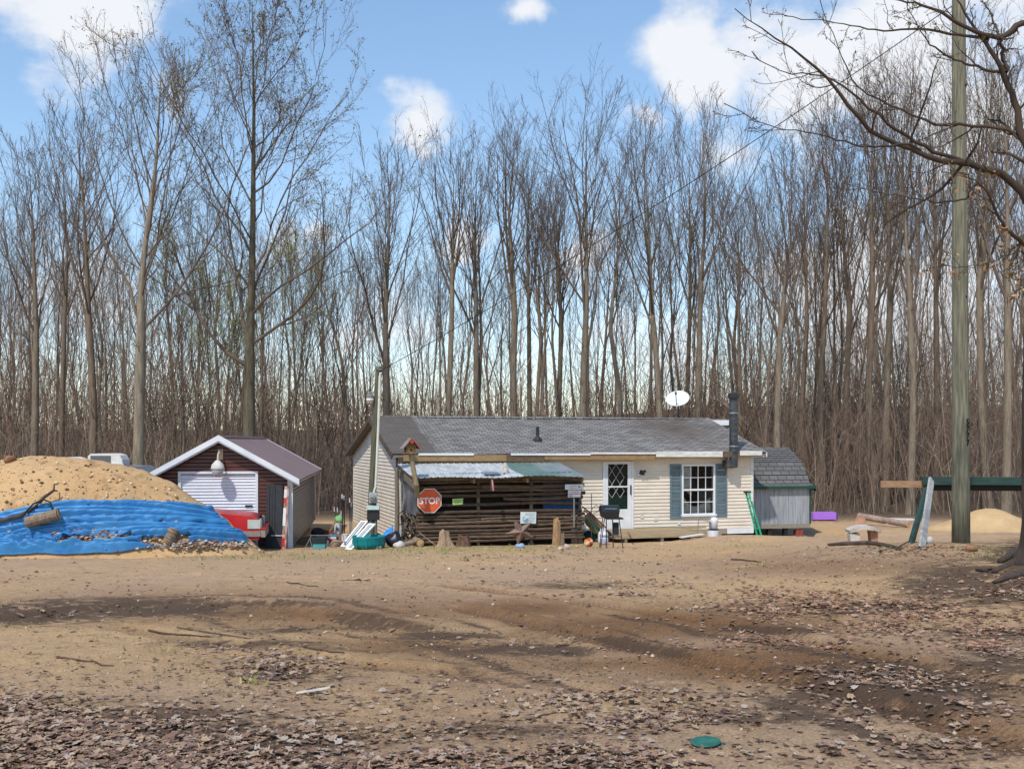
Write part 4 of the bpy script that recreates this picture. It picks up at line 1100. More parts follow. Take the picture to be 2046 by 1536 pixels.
    bx('latch', M_BLACK, d, dx1 - .3, dx1 - .1, -.0, .028, hz_ - .02, hz_ + .03)
    # gooseneck yard lamp over the door
    lc = GF.on(435, 935, -.36)
    lm = MB().tube([(lc.x + .02, -.02, lc.z + .5), (lc.x + .02, -.1, lc.z + .48), (lc.x, -.3, lc.z + .36), (lc.x, -.36, lc.z + .2)], .025, 8).box(lc.x - .05, lc.x + .09, -.035, -.012, lc.z + .22, lc.z + .52).build('barn_lamp', mat('lamp_tan', rgb(196, 176, 150)), t)
    MB().lathe([(.05, .24), (.09, .20), (.16, .12), (.185, .02), (.18, .0), (.15, .0)][::-1], 18, (lc.x, -.36, lc.z - .03)).build('shade', mat('lamp_shade', rgb(206, 204, 196), rgb(190, 186, 176)), lm, smooth=True)
    MB().lathe([(.16, -.02), (.165, -.06), (.13, -.16), (.09, -.22), (.04, -.24)][::-1], 18, (lc.x, -.36, lc.z + .0)).build('lens', mat('lamp_lens', rgb(176, 178, 182), rgb(160, 162, 166), rough=.2), lm, smooth=True)
    return t
build_garage()

# ---- black panel with stickers leaning on the garage front
def leaning_panel():
    b0 = GF.on(530, 1089, -.42); b1 = GF.on(571, 1091, -.42); top = GF.on(529, 966, -.06)
    base = Vector((b0.x, -.42, gz(GF.out(b0).x, GF.out(b0).y) - GF.o.z))
    t = thing('leaning_panel', 'tall black panel with red and white stickers leaning on the garage front', 'panel', GF.out(base), GA)
    Hh = top.z - base.z; w = b1.x - b0.x; M = Matrix.Rotation(math.atan2(-.34, Hh), 4, 'X')
    mk = mat('panel_black', rgb(50, 50, 52), rgb(36, 36, 38), scale=5, stretch=(4, 4, 1), rough=.55)
    MB().box(0, w * .80, 0, .03, 0, Hh, M).build('sheet', mk, t)
    for x in (.03, .2, .3): MB().box(w * x, w * x + .07, -.022, -.001, .05, Hh - .02, M).build('rib', mk, t)
    MB().box(w * .80, w * 1.02, -.025, .03, 0, Hh * .99, M @ Matrix.Rotation(.03, 4, 'Y')).build('side_rail', mat('rail_red', rgb(120, 58, 48), rgb(196, 170, 156), scale=6, stretch=(2, 1, 1)), t)
    for z0, z1, c in ((.80, .93, (216, 214, 206)), (.72, .80, (206, 60, 44)), (.36, .64, (226, 224, 220)), (.04, .17, (198, 44, 40)), (.2, .215, (200, 198, 190))):
        MB().box(w * .79 - (.3 if z1 - z0 < .03 else 0), w * .93, -.032, -.026, Hh * z0, Hh * z1, M @ Matrix.Rotation(.03, 4, 'Y')).build('sticker', mat('sticker_%d_%d' % (c[0], c[1]), rgb(*c), tuple(.8 * q for q in rgb(*c)), scale=14), t)
leaning_panel()

# ---- red car nose showing past the pile, in front of the garage
def red_car():
    c = P(498, 1092, 27.6); a = math.radians(10)
    CF = Frame((c.x, c.y, gz(c.x, c.y)), a)
    t = thing('red_car', 'red car with square headlight nosing out behind the sand pile', 'car', CF.o, a)
    mr = mat('car_red', rgb(196, 34, 34), rgb(176, 26, 28), scale=1.2, rough=.28, spec=.6)
    mh = mat('car_red_hood', rgb(176, 62, 62), rgb(150, 70, 74), scale=1.4, rough=.35, spec=.5)
    # side profile of the front clip: x forward (nose at +.45), z up
    L0, L1 = -2.6, .32
    prof = [(L0, .32), (-.95, .32), (-.9, .5), (-.78, .66), (-.58, .73), (-.38, .66), (-.26, .5), (-.22, .32), (.30, .36), (.34, .62), (.30, .86), (.0, .96), (-.6, 1.03), (-1.35, 1.08), (L0, 1.1)]
    b = MB()
    for y0, y1 in ((-.84, -.70), (.70, .84)):
        b.prism([(x, y0, z) for x, z in prof], (0, y1 - y0, 0))
    b.prism([(.30, -.70, .42), (.30, .70, .42), (.30, .70, .60), (.30, -.70, .60)], (-.06, 0, 0))
    b.build('fenders', mr, t)
    def hood(u, v):
        x = .28 - 1.62 * u; y = -.78 + 1.56 * v; cr_ = 1 - (2 * v - 1) ** 2
        return (x, y, .90 + .14 * u ** .55 + .06 * cr_ - .05 * max(0, 1 - u * 8))
    MB().sheet(16, 16, hood).build('hood', mh, t, smooth=True, thick=.02)
    bx('cowl', M_BLACK, t, -1.62, -1.36, -.72, .72, 1.0, 1.1)
    bx('engine_bay', M_DARK, t, L0 + .02, .2, -.69, .69, .4, .84)
    bm = MB(); bm.box(.34, .46, -.86, .86, .42, .60); bm.box(-.1, .339, -.88, -.845, .44, .58); bump = bm.build('bumper', mat('bumper_grey', rgb(150, 140, 130), rgb(120, 108, 98), scale=5), t)
    bx('bumper_strip', mr, bump, .36, .47, -.87, .87, .605, .66)
    for y in (-.62, .62):
        h = MB().box(.30, .35, y - .17, y + .17, .62, .88).build('headlight', mat('chrome', rgb(206, 208, 210), rough=.2, metal=.7), t)
        bx('lens', mat('headlight_lens', rgb(196, 200, 190), rgb(176, 180, 170), rough=.12, spec=.7), h, .352, .368, y - .145, y + .145, .645, .855)
    for y0, y1 in ((-.862, -.842), (.842, .862)): MB().box(.02, .335, y0, y1, .64, .87).build('side_lens', MATS['headlight_lens'], t)
    bx('grille', M_BLACK, t, .302, .33, -.44, .44, .64, .86)
    MB().tube([(-1.0, -.88, 1.1), (-1.0, -.98, 1.13)], .03, 6).obox((-1.0, -1.05, 1.14), (.1, .2, .13)).build('mirror', M_BLACK, t)
    for x in (-.58,):
        for y in (-.80, .80):
            w = MB().lathe([(.18, -.09), (.30, -.1), (.32, -.06), (.32, .06), (.30, .1), (.18, .09)], 20, (x, y * .97, .32), Matrix.Rotation(PI / 2, 4, 'X')).build('tyre', mat('rubber', (.02, .02, .02), rough=.9), t)
red_car()

# ---- camper trailer behind the pile: only the roof and its fittings clear the sand
def camper():
    p = Vector((-11.7, 33.2, 0)); p.z = gz(p.x, p.y)
    CF = Frame(p, math.radians(3)); zt = CAMZ - (929 - HZ) * 33.2 / F_PX - p.z
    t = thing('camper_trailer', 'white camper trailer behind the sand pile, only its roof showing', 'camper trailer', p, math.radians(3))
    mw = mat('camper_white', rgb(214, 214, 210), rgb(198, 198, 196), rough=.5)
    L = 6.6
    MB().prism([(0, 0, .5), (0, 0, zt - .35), (-.35, 0, zt - .06), (-L, 0, zt), (-L - .3, 0, .5)], (0, 2.3, 0)).build('body', mw, t)
    MB().prism([(.03, -.03, zt - .37), (-.35, -.03, zt - .06), (-L, -.03, zt), (-L, -.03, zt - .07), (-.35, -.03, zt - .13)], (0, 2.36, 0)).build('roof_edge', M_GALV, t)
    for x in (-.4, -.85, -1.2):
        MB().obox((x, .5, zt + .02 - (.18 if x > -.5 else 0)), (.36, .5, .05), (0, .1 if x > -.5 else 0, .1)).build('roof_vent', mat('vent_white', rgb(196, 200, 204)), t)
    def ac(px0, px1, ytop, yr, nm, grille):
        a = CF.on(px0, 925, .6); c = CF.on(px1, 925, .6); h = CF.on(px0, ytop, .6).z
        x0, x1 = a.x, c.x; b = MB(); z0 = zt - .06
        pr = [(x0, z0), (x0 + .02, h - .08), (x0 + .1, h - .01), (x1 - .28, h), (x1 - .08, h - .06), (x1, h - .2), (x1 + .01, z0)]
        o = b.prism([(x, .3, z) for x, z in pr], (0, .75, 0)).build(nm, mat('ac_cream', rgb(226, 222, 212), rgb(210, 204, 192), rough=.5), t)
        if grille:
            bx('grille', mat('ac_grille', rgb(104, 106, 108), rgb(88, 90, 92), scale=20, stretch=(1, 1, 6)), o, x0 + .1, x0 + .1 + (x1 - x0) * .58, .285, .299, z0, h - .07)
    ac(181, 250, 905.5, 0, 'air_conditioner', True)
    ac(126, 169, 912.5, 0, 'roof_hatch', False)
    for x in (-2.2, -4.6):
        MB().lathe([(.2, -.1), (.33, -.1), (.35, 0), (.33, .1), (.2, .1)], 18, (x, .2, .35), Matrix.Rotation(PI / 2, 4, 'X')).build('wheel', MATS['rubber'], t)
    for x in (-1.0, -5.9): bx('jack_leg', M_GALV, t, x - .05, x + .05, .3, .4, -.02, .5)
camper()

# ------------------------------------------------------------------ grey gambrel shed
def shed():
    a = math.radians(12); o = P(1618, 1046, 37.0); SF = Frame(o, a)
    g0 = gz(o.x - 1, o.y + .5) - o.z
    t = thing('gambrel_shed', 'grey board shed with gambrel shingle roof raised on piers', 'shed', (o.x, o.y, o.z + g0), a)
    dz = -g0; L = 4.2; wt = SF.on(1600, 969, 0).z
    mg = mat('shed_grey', rgb(164, 166, 168), rgb(134, 136, 138), scale=2.2, stretch=(7, 7, .8), rough=.85, rnd=.07)
    mgr = mat('shed_green', rgb(30, 66, 54), rgb(40, 80, 66), rough=.6)
    x = -L
    while x < -.05:
        w = .178; MB().box(x + .004, min(x + w - .004, -.03), -.02, .0, dz, dz + wt).build('plank', mg, t); x += w
    bx('wall_core', mat('shed_core', rgb(60, 60, 60)), t, -L, -.03, .003, 2.9, dz + .01, dz + wt - .02)
    MB().box(-.03, .03, -.04, .06, dz + .0, dz + wt).build('corner_trim', mgr, t)
    prof = [(-.17, wt - .03), (.30, wt + .10), (.60, wt + .47), (.92, wt + .84), (1.93, wt + 1.36)]
    full = prof + [(2 * 1.93 - y, z) for y, z in prof[-2::-1]]
    MB().prism([(.14, y, z - .06 + dz) for y, z in full] , (-L - .3, 0, 0)).build('roof_core', M_WOODG, t)
    b = MB()
    for (y0, z0), (y1, z1), n in zip(prof[:-1], prof[1:], (4, 4, 4, 8)):
        shingle_slope(b, -L - .18, .17, y0, z0 + dz - .045, y1, z1 + dz - .045, n)
    for (y0, z0), (y1, z1), n in zip(prof[:-1], prof[1:], (2, 2, 2, 4)):
        shingle_slope(b, -L - .18, .17, 3.86 - y0, z0 + dz - .045, 3.86 - y1, z1 + dz - .045, n)
    b.build('roof_shingles', roof_mat('shed_shingles', rgb(112, 110, 107), rgb(98, 96, 94), rgb(64, 63, 62), .13, .33), t, fix=False)
    MB().prism([(.15, -.18, wt - .12 + dz), (.15, -.18, wt - .01 + dz), (-L - .2, -.18, wt - .01 + dz), (-L - .2, -.18, wt - .12 + dz)], (0, .03, 0)).build('eave_trim', mgr, t)
    MB().prism([(.145, y, z - .07 + dz) for y, z in full] + [(.145, y, z - .2 + dz) for y, z in full[::-1]], (.02, 0, 0)).build('gable_trim', mgr, t)
    bx('floor_beam', mat('beam_tan', rgb(152, 144, 128), rgb(128, 118, 102), stretch=(1, 5, 5)), t, -L, .0, -.04, .12, dz - .14, dz - .003)
    bx('floor_beam', M_WOODG, t, -L, .0, 2.7, 2.86, dz - .14, dz - .003)
    md = mat('pier_dark', rgb(54, 46, 40), rgb(38, 32, 28))
    for x, w in ((-1.95, .16), (-1.5, .14), (-.9, .12), (-3.3, .16)):
        bx('pier', md, t, x - w / 2, x + w / 2, .0, .2, -.12, dz - .15)
        bx('pier', md, t, x - w / 2, x + w / 2, 2.65, 2.85, -.2, dz - .15)
    mbk = mat('brick_red', rgb(168, 78, 58), rgb(140, 62, 48), scale=6, rnd=.12)
    n = max(2, int((dz - .33) / .068))
    for i in range(n):
        for j in range(2):
            bx('brick', mbk, t, -.52 + .13 * j, -.40 + .13 * j, -.02, .2, .17 + i * .068, .17 + i * .068 + .062)
    cb = mat('block_grey', rgb(160, 154, 146), rgb(130, 124, 116), scale=10)
    k = MB(); k.box(-.62, -.57, -.1, .1, -.05, .165); k.box(-.42, -.37, -.1, .1, -.05, .165); k.box(-.2, -.15, -.1, .1, -.05, .165); k.box(-.57, -.42, .0, .1, -.05, .165); k.box(-.37, -.2, .0, .1, -.05, .165); k.build('cinder_block', cb, t)
shed()

# ------------------------------------------------------------------ electric meter post by the gable, utility pole, wires
M_POLE = mat('pole_wood', rgb(138, 134, 114), rgb(84, 82, 68), scale=2.2, stretch=(11, 11, .7), rough=.9, bump=1, bscale=3, detail=9, c3=rgb(160, 154, 134))
MPY = 29.7
def meter_post():
    o = P(741, 1088, MPY); o.z = gz(o.x, o.y)
    t = thing('meter_post', 'leaning wooden service post with white conduit and electric meter', 'meter post', o)
    q = lambda px, py, dy=0: P(px, py, MPY + dy) - o
    MB().tube([(0, 0, -.1), q(744, 985), q(749, 880), q(757, 734)], [.115, .11, .10, .09], 12).build('post', mat('post_green_grey', rgb(104, 102, 82), rgb(74, 72, 58), scale=3, stretch=(8, 8, .8), rough=.9, bump=.6), t)
    MB().tube([q(747, 984, -.14), q(750.5, 972, -.15), q(752, 945, -.15), q(756, 850, -.14), q(759, 752, -.13), q(760, 746, -.13), q(762.5, 746, -.13)], .036, 8).build('conduit', mat('conduit_white', rgb(214, 212, 200), rgb(196, 192, 176)), t)
    for y in (793, 862, 934):
        c = q(756.5 - (y - 793) * .03, y, -.13); MB().lathe([(.045, -.012), (.045, .012)], 10, c).build('strap', M_GALV, t)
    c = q(745.5, 994, -.13); bxm = MB().box(c.x - .11, c.x + .11, c.y - .04, c.y + .06, c.z - .15, c.z + .15).build('meter_box', mat('box_grey', rgb(168, 172, 174), rgb(150, 154, 156)), t)
    MB().lathe([(.095, 0), (.095, .05), (.085, .1), (.03, .12)], 18, (c.x - .01, c.y - .04, c.z), Matrix.Rotation(PI / 2, 4, 'X')).build('meter', mat('meter_glass', rgb(150, 152, 148), rgb(120, 122, 118), rough=.15, spec=.7), bxm)
    bx('meter_print', M_BLACK, bxm, c.x - .05, c.x + .03, c.y - .165, c.y - .16, c.z - .008, c.z + .006)
    c = q(745.5, 1007, -.1); MB().box(c.x - .08, c.x + .09, c.y - .05, c.y + .05, c.z - .06, c.z + .06).build('junction', mat('junction_dark', rgb(60, 62, 64)), t)
    c = q(745.5, 1024, -.14); pb = MB().box(c.x - .17, c.x + .17, c.y - .02, c.y + .12, c.z - .20, c.z + .10).build('service_panel', M_BLACK, t)
    MB().prism([(c.x - .18, c.y - .09, c.z + .09), (c.x + .18, c.y - .09, c.z + .09), (c.x + .18, c.y - .02, c.z + .21), (c.x - .18, c.y - .02, c.z + .21)], (0, .12, 0)).build('panel_lid', mat('lid_grey', rgb(170, 186, 178), rgb(150, 166, 158)), pb)
    for dx in (-.08, .07): MB().tube([(c.x + dx, c.y + .05, c.z - .19), (c.x + dx, c.y + .06, -o.z + gz(o.x, o.y) - .1 + o.z * 0)], .04, 8).build('lower_conduit', mat('conduit_grey', rgb(120, 122, 112), rgb(70, 72, 66), scale=4), t)
    c = q(741, 797, -.1)
    lm = MB().lathe([(.06, .14), (.10, .10), (.105, .02), (.105, -.02)][::-1], 14, (c.x - .02, c.y, c.z)).tube([(c.x, c.y, c.z + .1), q(752, 795, 0)], .02, 6).build('yard_light', mat('light_grey', rgb(120, 118, 114)), t)
    MB().lathe([(.108, -.035), (.108, .015)], 14, (c.x - .02, c.y, c.z)).build('band', M_WHITE, lm)
    MB().lathe([(.07, -.16), (.10, -.12), (.10, -.036)], 14, (c.x - .02, c.y, c.z)).build('lens', mat('light_lens', rgb(150, 140, 128), rgb(130, 122, 112), rough=.3), lm)
    MB().tube([q(752, 737, -.1), q(764, 739, -.1)], .02, 6).build('insulator_bracket', M_GALV, t)
meter_post()

UY = 21.0
def utility_pole():
    o = P(1920, 1087, UY); o.z = gz(o.x, o.y)
    t = thing('utility_pole', 'tall grey-green wooden utility pole rising past the top of the photo', 'utility pole', o)
    tops = [(0, 0, -.4), (0, 0, 1.2), (-.02, 0, 5), (-.05, 0, 12.0), (-.06, 0, 12.6)]
    MB().tube(tops, [.178, .168, .15, .122, .118], 20).build('shaft', M_POLE, t, smooth=True)
    for z in (4.9, 6.4, 8.0, 9.1, 3.4): 
        s = 1 if int(z * 10) % 2 else -1
        MB().obox((.05 * s, -.14 + .003 * z, z), (.03, .03, .05)).build('knot', M_DARK, t)
    for i, ch in enumerate('5777'):
        z = CAMZ - (843.5 + 13.6 * i - HZ) * UY / F_PX - o.z
        text_mesh('number', ch, .17, mat('number_black', (.015, .015, .015)), t, (.072, -.157, z), (PI / 2, 0, math.radians(24)), depth=.004, offset=.004)
    MB().beam((-1.2, -.17, 12.1), (1.1, -.17, 12.1), .1, .12).build('crossarm', M_WOODG, t)
    return o
po = utility_pole()
a = P(760, 741, MPY - .1); c = Vector((po.x - .2, po.y - .02, 10.7 + po.z))
b = MB(); pts = []
for i in range(41):
    s = i / 40; p = a.lerp(c, s); p.z -= .75 * 4 * s * (1 - s) * .32; pts.append(p)
b.tube(pts, .010, 5)
tag(b.build('power_line', mat('wire_black', (.015, .015, .016))), 'black service wire running from the utility pole down to the meter post', 'wire')
# ------------------------------------------------------------------ loose things, left to right
RG = random.Random(11)
M_BARK_L = mat('log_grey', rgb(150, 132, 114), rgb(112, 96, 82), scale=8, stretch=(2, 2, 2), rough=.95, bump=.5)
M_CUT = mat('cut_wood', rgb(206, 166, 112), rgb(182, 138, 88), scale=12)
def rock(px, py, w, label, m, sq=(1, .8, .7), seed=0, surf=G, name='rock', cat='rock', rough=.3):
    p = surf(px, py); k = w * p.y / F_PX / 2
    o = lump((0, 0, k * sq[2] * .55), k, seed, 14, 9, sq, rough, seed).build(name, m, None, smooth=True)
    o.location = p; return tag(o, label, cat)
def log_thing(name, label, cat, p, q, r, m=None, n=9, seed=0, cut=True):
    p = Vector(p); q = Vector(q); rg = random.Random(seed); o = p.copy()
    t = thing(name, label, cat, o); pts = []; rs = []
    for i in range(n + 1):
        s = i / n; pts.append(p.lerp(q, s) - o + Vector((rg.uniform(-.1, .1), rg.uniform(-.1, .1), rg.uniform(-.06, .06))) * r * (0 if i in (0, n) else 1)); rs.append(r * rg.uniform(.92, 1.06))
    MB().tube(pts, rs, 12).build('trunk', m or M_BARK_L, t, smooth=False)
    if cut:
        d = (q - p).normalized()
        for e, sg in ((p, -1), (q, 1)): MB().tube([e - o, e - o + d * sg * .006], r * .9, 12).build('cut_end', M_CUT, t)
    return t
# on the tarp
p, q = S(62, 1056), S(128, 1040)
log_thing('short_log', 'short pale log lying on the blue tarp', 'log', p + Vector((0, -.25, .16)), q + Vector((0, -.3, .18)), .135, seed=2)
p = S(345, 1082); log_thing('log_stub', 'dark log stub at the lower edge of the blue tarp', 'log', p + Vector((-.08, -.1, .02)), p + Vector((.05, -.05, .30)), .12, seed=3)
b = MB(); pt = [S(0, 1050) + Vector((0, -.1, .1)), S(45, 1042) + Vector((0, -.12, .14)), S(75, 1024) + Vector((0, -.1, .14)), S(92, 1008) + Vector((0, -.1, .18)), S(113, 996) + Vector((0, -.15, .2)), S(113, 984) + Vector((0, -.12, .2))]
b.tube(pt, [.05, .05, .045, .04, .03, .02], 7); b.tube([pt[4], S(120, 993) + Vector((0, -.12, .15))], [.025, .012], 5)
tag(b.build('bent_branch', mat('branch_dark', rgb(92, 76, 64), rgb(64, 52, 44))), 'bent dead branch lying up the sand behind the short log', 'branch')
b = MB(); b.tube([S(55, 1040) + Vector((0, -.2, .16)), S(75, 1022) + Vector((0, -.2, .2)), S(95, 1014) + Vector((0, -.2, .2)), S(108, 1019) + Vector((0, -.2, .2)), S(112, 1030) + Vector((0, -.2, .16))], .02, 6)
tag(b.build('black_hose', mat('hose_black', rgb(34, 44, 44))), 'loop of dark hose arching over the short log', 'hose')
rock(20, 922, 26, 'reddish brown boulder half sunk in the top of the sand pile', mat('boulder_brown', rgb(148, 108, 78), rgb(116, 82, 60), scale=5), (1, .8, .6), 5, S)
# stones lying over the sand pile (uncountable)
def stones():
    rg = np.random.default_rng(5); n = 1500
    px = rg.uniform(-60, 480, n); py = rg.uniform(912, 1060, n)
    X, Y, Z = hit(px, py, both_h); ok = (Y < 27.5) & (Z > ground_h(X, Y) + .03); X, Y, Z = X[ok], Y[ok], Z[ok]; n = len(X)
    r = rg.gamma(1.6, .012, n).clip(.008, .06)
    oc = np.array([(1, 0, 0), (0, 1, 0), (-1, 0, 0), (0, -1, 0), (0, 0, .8), (0, 0, -.8)]); fc = np.array([(0, 1, 4), (1, 2, 4), (2, 3, 4), (3, 0, 4), (1, 0, 5), (2, 1, 5), (3, 2, 5), (0, 3, 5)])
    V = oc[None] * r[:, None, None] * rg.uniform(.6, 1.3, (n, 6, 1)) + np.stack([X, Y, Z + r * .3], 1)[:, None]
    Fc = fc[None] + 6 * np.arange(n)[:, None, None]
    cb = np.array([rgb(196, 160, 118)[:3], rgb(150, 116, 84)[:3], rgb(120, 92, 70)[:3], rgb(216, 192, 156)[:3]])[rg.integers(0, 4, n)]
    o = bpy.data.objects.new('pile_stones', np_mesh('pile_stones', V, Fc.reshape(-1, 3), attr_mat('stone_col', noise=.15, nscale=20, bump=.2), False, np.repeat(cb, 6, 0)))
    link(o); tag(o, 'small stones and clods scattered over the sand pile', 'stones', kind='stuff')
stones()

# ---- clutter between garage and house
def bucket(name, label, base, r, h, m, parts=(), cat='bucket', tilt=0):
    t = thing(name, label, cat, base)
    M = Matrix.Rotation(tilt, 4, 'Y')
    MB().lathe([(r * .86, 0), (r, h), (r * 1.05, h), (r * 1.05, h * .93), (r * .95, h * .93), (r * .8, .02)], 18, (0, 0, 0), M).build('tub', m, t)
    MB().tube([Vector((r * math.cos(a), -.03 - r * .2 * math.sin(a), h * .9 + r * .6 * math.sin(a))) for a in np.linspace(0, PI, 9)], .007, 5).build('handle', M_GALV, t)
    return t
M_PWHITE = mat('plastic_white', rgb(224, 222, 224), rgb(204, 202, 204), rough=.45)
def gp(px, py, lift=0):
    p = G(px, py); p.z += lift; return p
# a low bank of rubble that carries the clutter
bank = P(655, 1070, 31.6)
def bank_h(X, Y):
    r = np.sqrt(((np.asarray(X) - bank.x) / 1.15) ** 2 + ((np.asarray(Y) - bank.y) / 1.2) ** 2)
    return -1.36 + .42 * np.exp(-r ** 2 * 1.3) - .06 + .10 * fbm(np.asarray(X) * 4, np.asarray(Y) * 4, 3)
def build_bank():
    xs = np.linspace(bank.x - 2, bank.x + 2, 60); ys = np.linspace(bank.y - 2, bank.y + 2, 60); X, Y = np.meshgrid(xs, ys)
    Z = np.maximum(bank_h(X, Y), ground_h(X, Y) - .05); n = 60
    i = (np.arange(59)[:, None] * n + np.arange(59)[None, :]).ravel()
    nn = fbm(X * 5, Y * 5, 9) + .5; c = lambda *a: np.array(rgb(*a)[:3])
    col = c(150, 118, 86) * (1 - nn[..., None]) + c(104, 74, 56) * nn[..., None]
    o = bpy.data.objects.new('rubble_bank', np_mesh('rubble_bank', np.stack([X, Y, Z], -1), np.stack([i, i + 1, i + n + 1, i + n], 1), attr_mat('rubble', noise=.4, nscale=14), True, col.reshape(-1, 3)))
    link(o); tag(o, 'low bank of brown earth and rubble between the garage and the house', 'earth bank')
build_bank()
def bh(X, Y): return np.maximum(bank_h(X, Y), ground_h(X, Y))
def B(px, Y):
    x = (px - CX) * Y / F_PX; return Vector((x, Y, float(bh(np.array([x]), np.array([Y]))[0])))
mbk = MATS['brick_red']
for i in range(16):
    p = B(RG.uniform(634, 690), RG.uniform(30.6, 31.6)); o = MB().obox((0, 0, .03), (.2, .1, .065), (RG.uniform(-.3, .3), RG.uniform(-.3, .3), RG.uniform(0, 3))).build('loose_brick', mbk); o.location = p
    tag(o, 'red brick lying loose in the rubble between garage and house', 'brick', 'loose bricks in the rubble')
p = B(674.5, 31.6); t = bucket('white_bucket', 'tall white bucket with printed label on the rubble bank', p, .11, .33, M_PWHITE)
bx('label_print', mat('print_dark', rgb(90, 86, 100)), t, -.02, .07, -.118, -.113, .10, .17)
t2 = thing('garden_sprayer', 'green bag of garden things with white tipped stakes standing in the white bucket', 'bag', p + Vector((.04, 0, .05)))
lump((0.0, 0, .36), .12, 3, 12, 8, (.9, .8, 1.1)).build('bag', mat('bag_green', rgb(150, 200, 130), rgb(110, 160, 100), scale=8), t2, smooth=True)
for dx, hh in ((-.14, .75), (-.05, .73), (.06, .62)):
    MB().tube([(dx * .3, 0, .1), (dx, .02, hh - .14)], .012, 5).build('stake', M_GREEN, t2); MB().tube([(dx, .02, hh - .14), (dx * 1.05, .02, hh)], .014, 5).build('tip', M_PWHITE, t2)
for k, (px, top, lab) in enumerate(((684, 987, 'tallest white tipped dark rod, leftmost of the rods by the gable'), (687.5, 990, 'second tall white tipped rod beside the leftmost rod'), (699, 995, 'white tipped dark rod nearest left of the gable corner'), (702.5, 1003, 'grey white tipped rod close against the gable corner'))):
    p = B(px + 1, 31.5 + .1 * k); zt = CAMZ - (top - HZ) * (31.5 + .1 * k) / F_PX - p.z
    t = thing('marker_rod', lab, 'rod', p, group='white tipped rods by the gable'); MB().tube([(0, 0, -.05), (-.02, 0, zt - .13)], .017, 6).build('rod', M_BLACK if k < 3 else M_GALV, t); MB().tube([(-.02, 0, zt - .13), (-.022, 0, zt)], .02, 6).build('tip', M_PWHITE, t)
p = B(689.5, 30.9); bucket('round_pail', 'small round white pail with wire handle beside the stacked window sashes', p, .11, .24, M_PWHITE)
p = B(664, 31.0); t = thing('cooler_box', 'small blue and white cooler lid box on the rubble', 'cooler', p); bx('body', M_PWHITE, t, -.12, .12, -.08, .08, 0, .1); bx('lid', mat('cooler_blue', rgb(40, 120, 160)), t, -.13, .13, -.09, .09, .1, .15)
p = B(655, 31.3); t = thing('leaning_plank', 'tan plank leaning against the white bucket', 'plank', p); MB().beam((0, 0, 0), (.2, .1, .36), .07, .025).build('board', M_WOOD, t)
p = B(635, 31.2); o = MB().lathe([(.08, -.08), (.17, -.09), (.2, -.03), (.2, .03), (.17, .09), (.08, .08)], 18).build('tyre', MATS['rubber']); o.location = p + Vector((0, 0, .1)); o.rotation_euler = (.35, .2, 0); tag(o, 'black tyre lying behind the wire chair near the garage corner', 'tyre')
p = gp(637, 1096); t = thing('storage_tote', 'black tote stacked on a teal crate by the garage corner', 'tote', p); bx('crate', mat('crate_teal', rgb(92, 158, 160), rgb(70, 130, 134), scale=8), t, -.16, .16, 0, .24, 0, .13); bx('tote', mat('tote_dark', rgb(36, 46, 48)), t, -.17, .17, .0, .24, .131, .30)
for z in (.16, .21, .26): bx('rim', mat('tote_rim', rgb(56, 68, 68)), t, -.178, .178, -.01, .25, z, z + .015)
p = gp(617, 1094); t = thing('wire_chair', 'thin bent metal folding chair frame beside the garage corner', 'chair frame', p)
MB().tube([(-.1, 0, 0), (.03, .05, .27), (.05, .05, .34)], .011, 6).build('leg', M_GALV, t); MB().tube([(.09, 0, 0), (.03, .03, .25)], .011, 6).build('leg', M_GALV, t); MB().tube([(.03, .05, .34), (.9, .3, .32)], .013, 6).build('seat_rail', M_GALV, t); MB().tube([(.08, .4, 0), (.05, .1, .33)], .011, 6).build('leg', M_GALV, t); MB().tube([(.9, .3, .32), (.95, .35, .02)], .011, 6).build('leg', M_GALV, t)
rock(672, 1092, 24, 'round tan boulder left of the window sashes', mat('rock_tan', rgb(158, 134, 116), rgb(130, 108, 92), scale=7), (1, .8, .75), 7)
rock(653, 1090, 18, 'crumpled white plastic bag left of the tan boulder', mat('bag_white', rgb(212, 206, 202), rgb(186, 178, 172), scale=10), (1, .7, .7), 8, name='plastic_bag', cat='bag', rough=.6)
# old window sashes leaning
def sash(label, base0, base1, top0, mpane):
    p = G(*base0); t = thing('window_sash', label, 'window sash', p, group='old window sashes leaning by the gable')
    Y = p.y; e1 = P(base1[0], base1[1], Y - .05) - p; up = P(top0[0], top0[1], Y + .45) - p
    ex = e1.normalized(); ez = up.normalized(); nrm = ex.cross(ez).normalized()
    M = Matrix((ex, nrm, ez)).transposed().to_4x4(); w, h = e1.length, up.length
    b = MB(); f = .05
    b.box(0, f, -.02, .02, 0, h, M); b.box(w - f, w, -.02, .02, 0, h, M); b.box(f, w - f, -.02, .02, 0, f, M); b.box(f, w - f, -.02, .02, h - f, h, M)
    b.build('frame', M_WHITE, t); MB().box(w * .42, w * .5, -.022, .018, f, h - f, M).build('mullion', M_WHITE, t)
    MB().box(f, w - f, -.004, .004, f, h - f, M).build('pane', mpane, t)
mp_ = mat('sash_pane', rgb(150, 156, 158), rgb(112, 118, 120), scale=4, rough=.2, spec=.6)
sash('white window sash leaning, the nearer of two beside the teal tub', (689, 1098), (703, 1098.5), (737, 1046), mp_)
sash('white window sash leaning, the farther of two beside the teal tub', (680, 1092), (694, 1093), (722, 1040), mp_)
p = gp(702, 1066); t = thing('pale_board', 'narrow pale board standing behind the window sashes', 'board', p); MB().box(-.05, .06, 0, .03, -.05, .42, Matrix.Rotation(-.05, 4, 'Y')).build('sheet', mat('board_pale', rgb(206, 212, 196)), t)
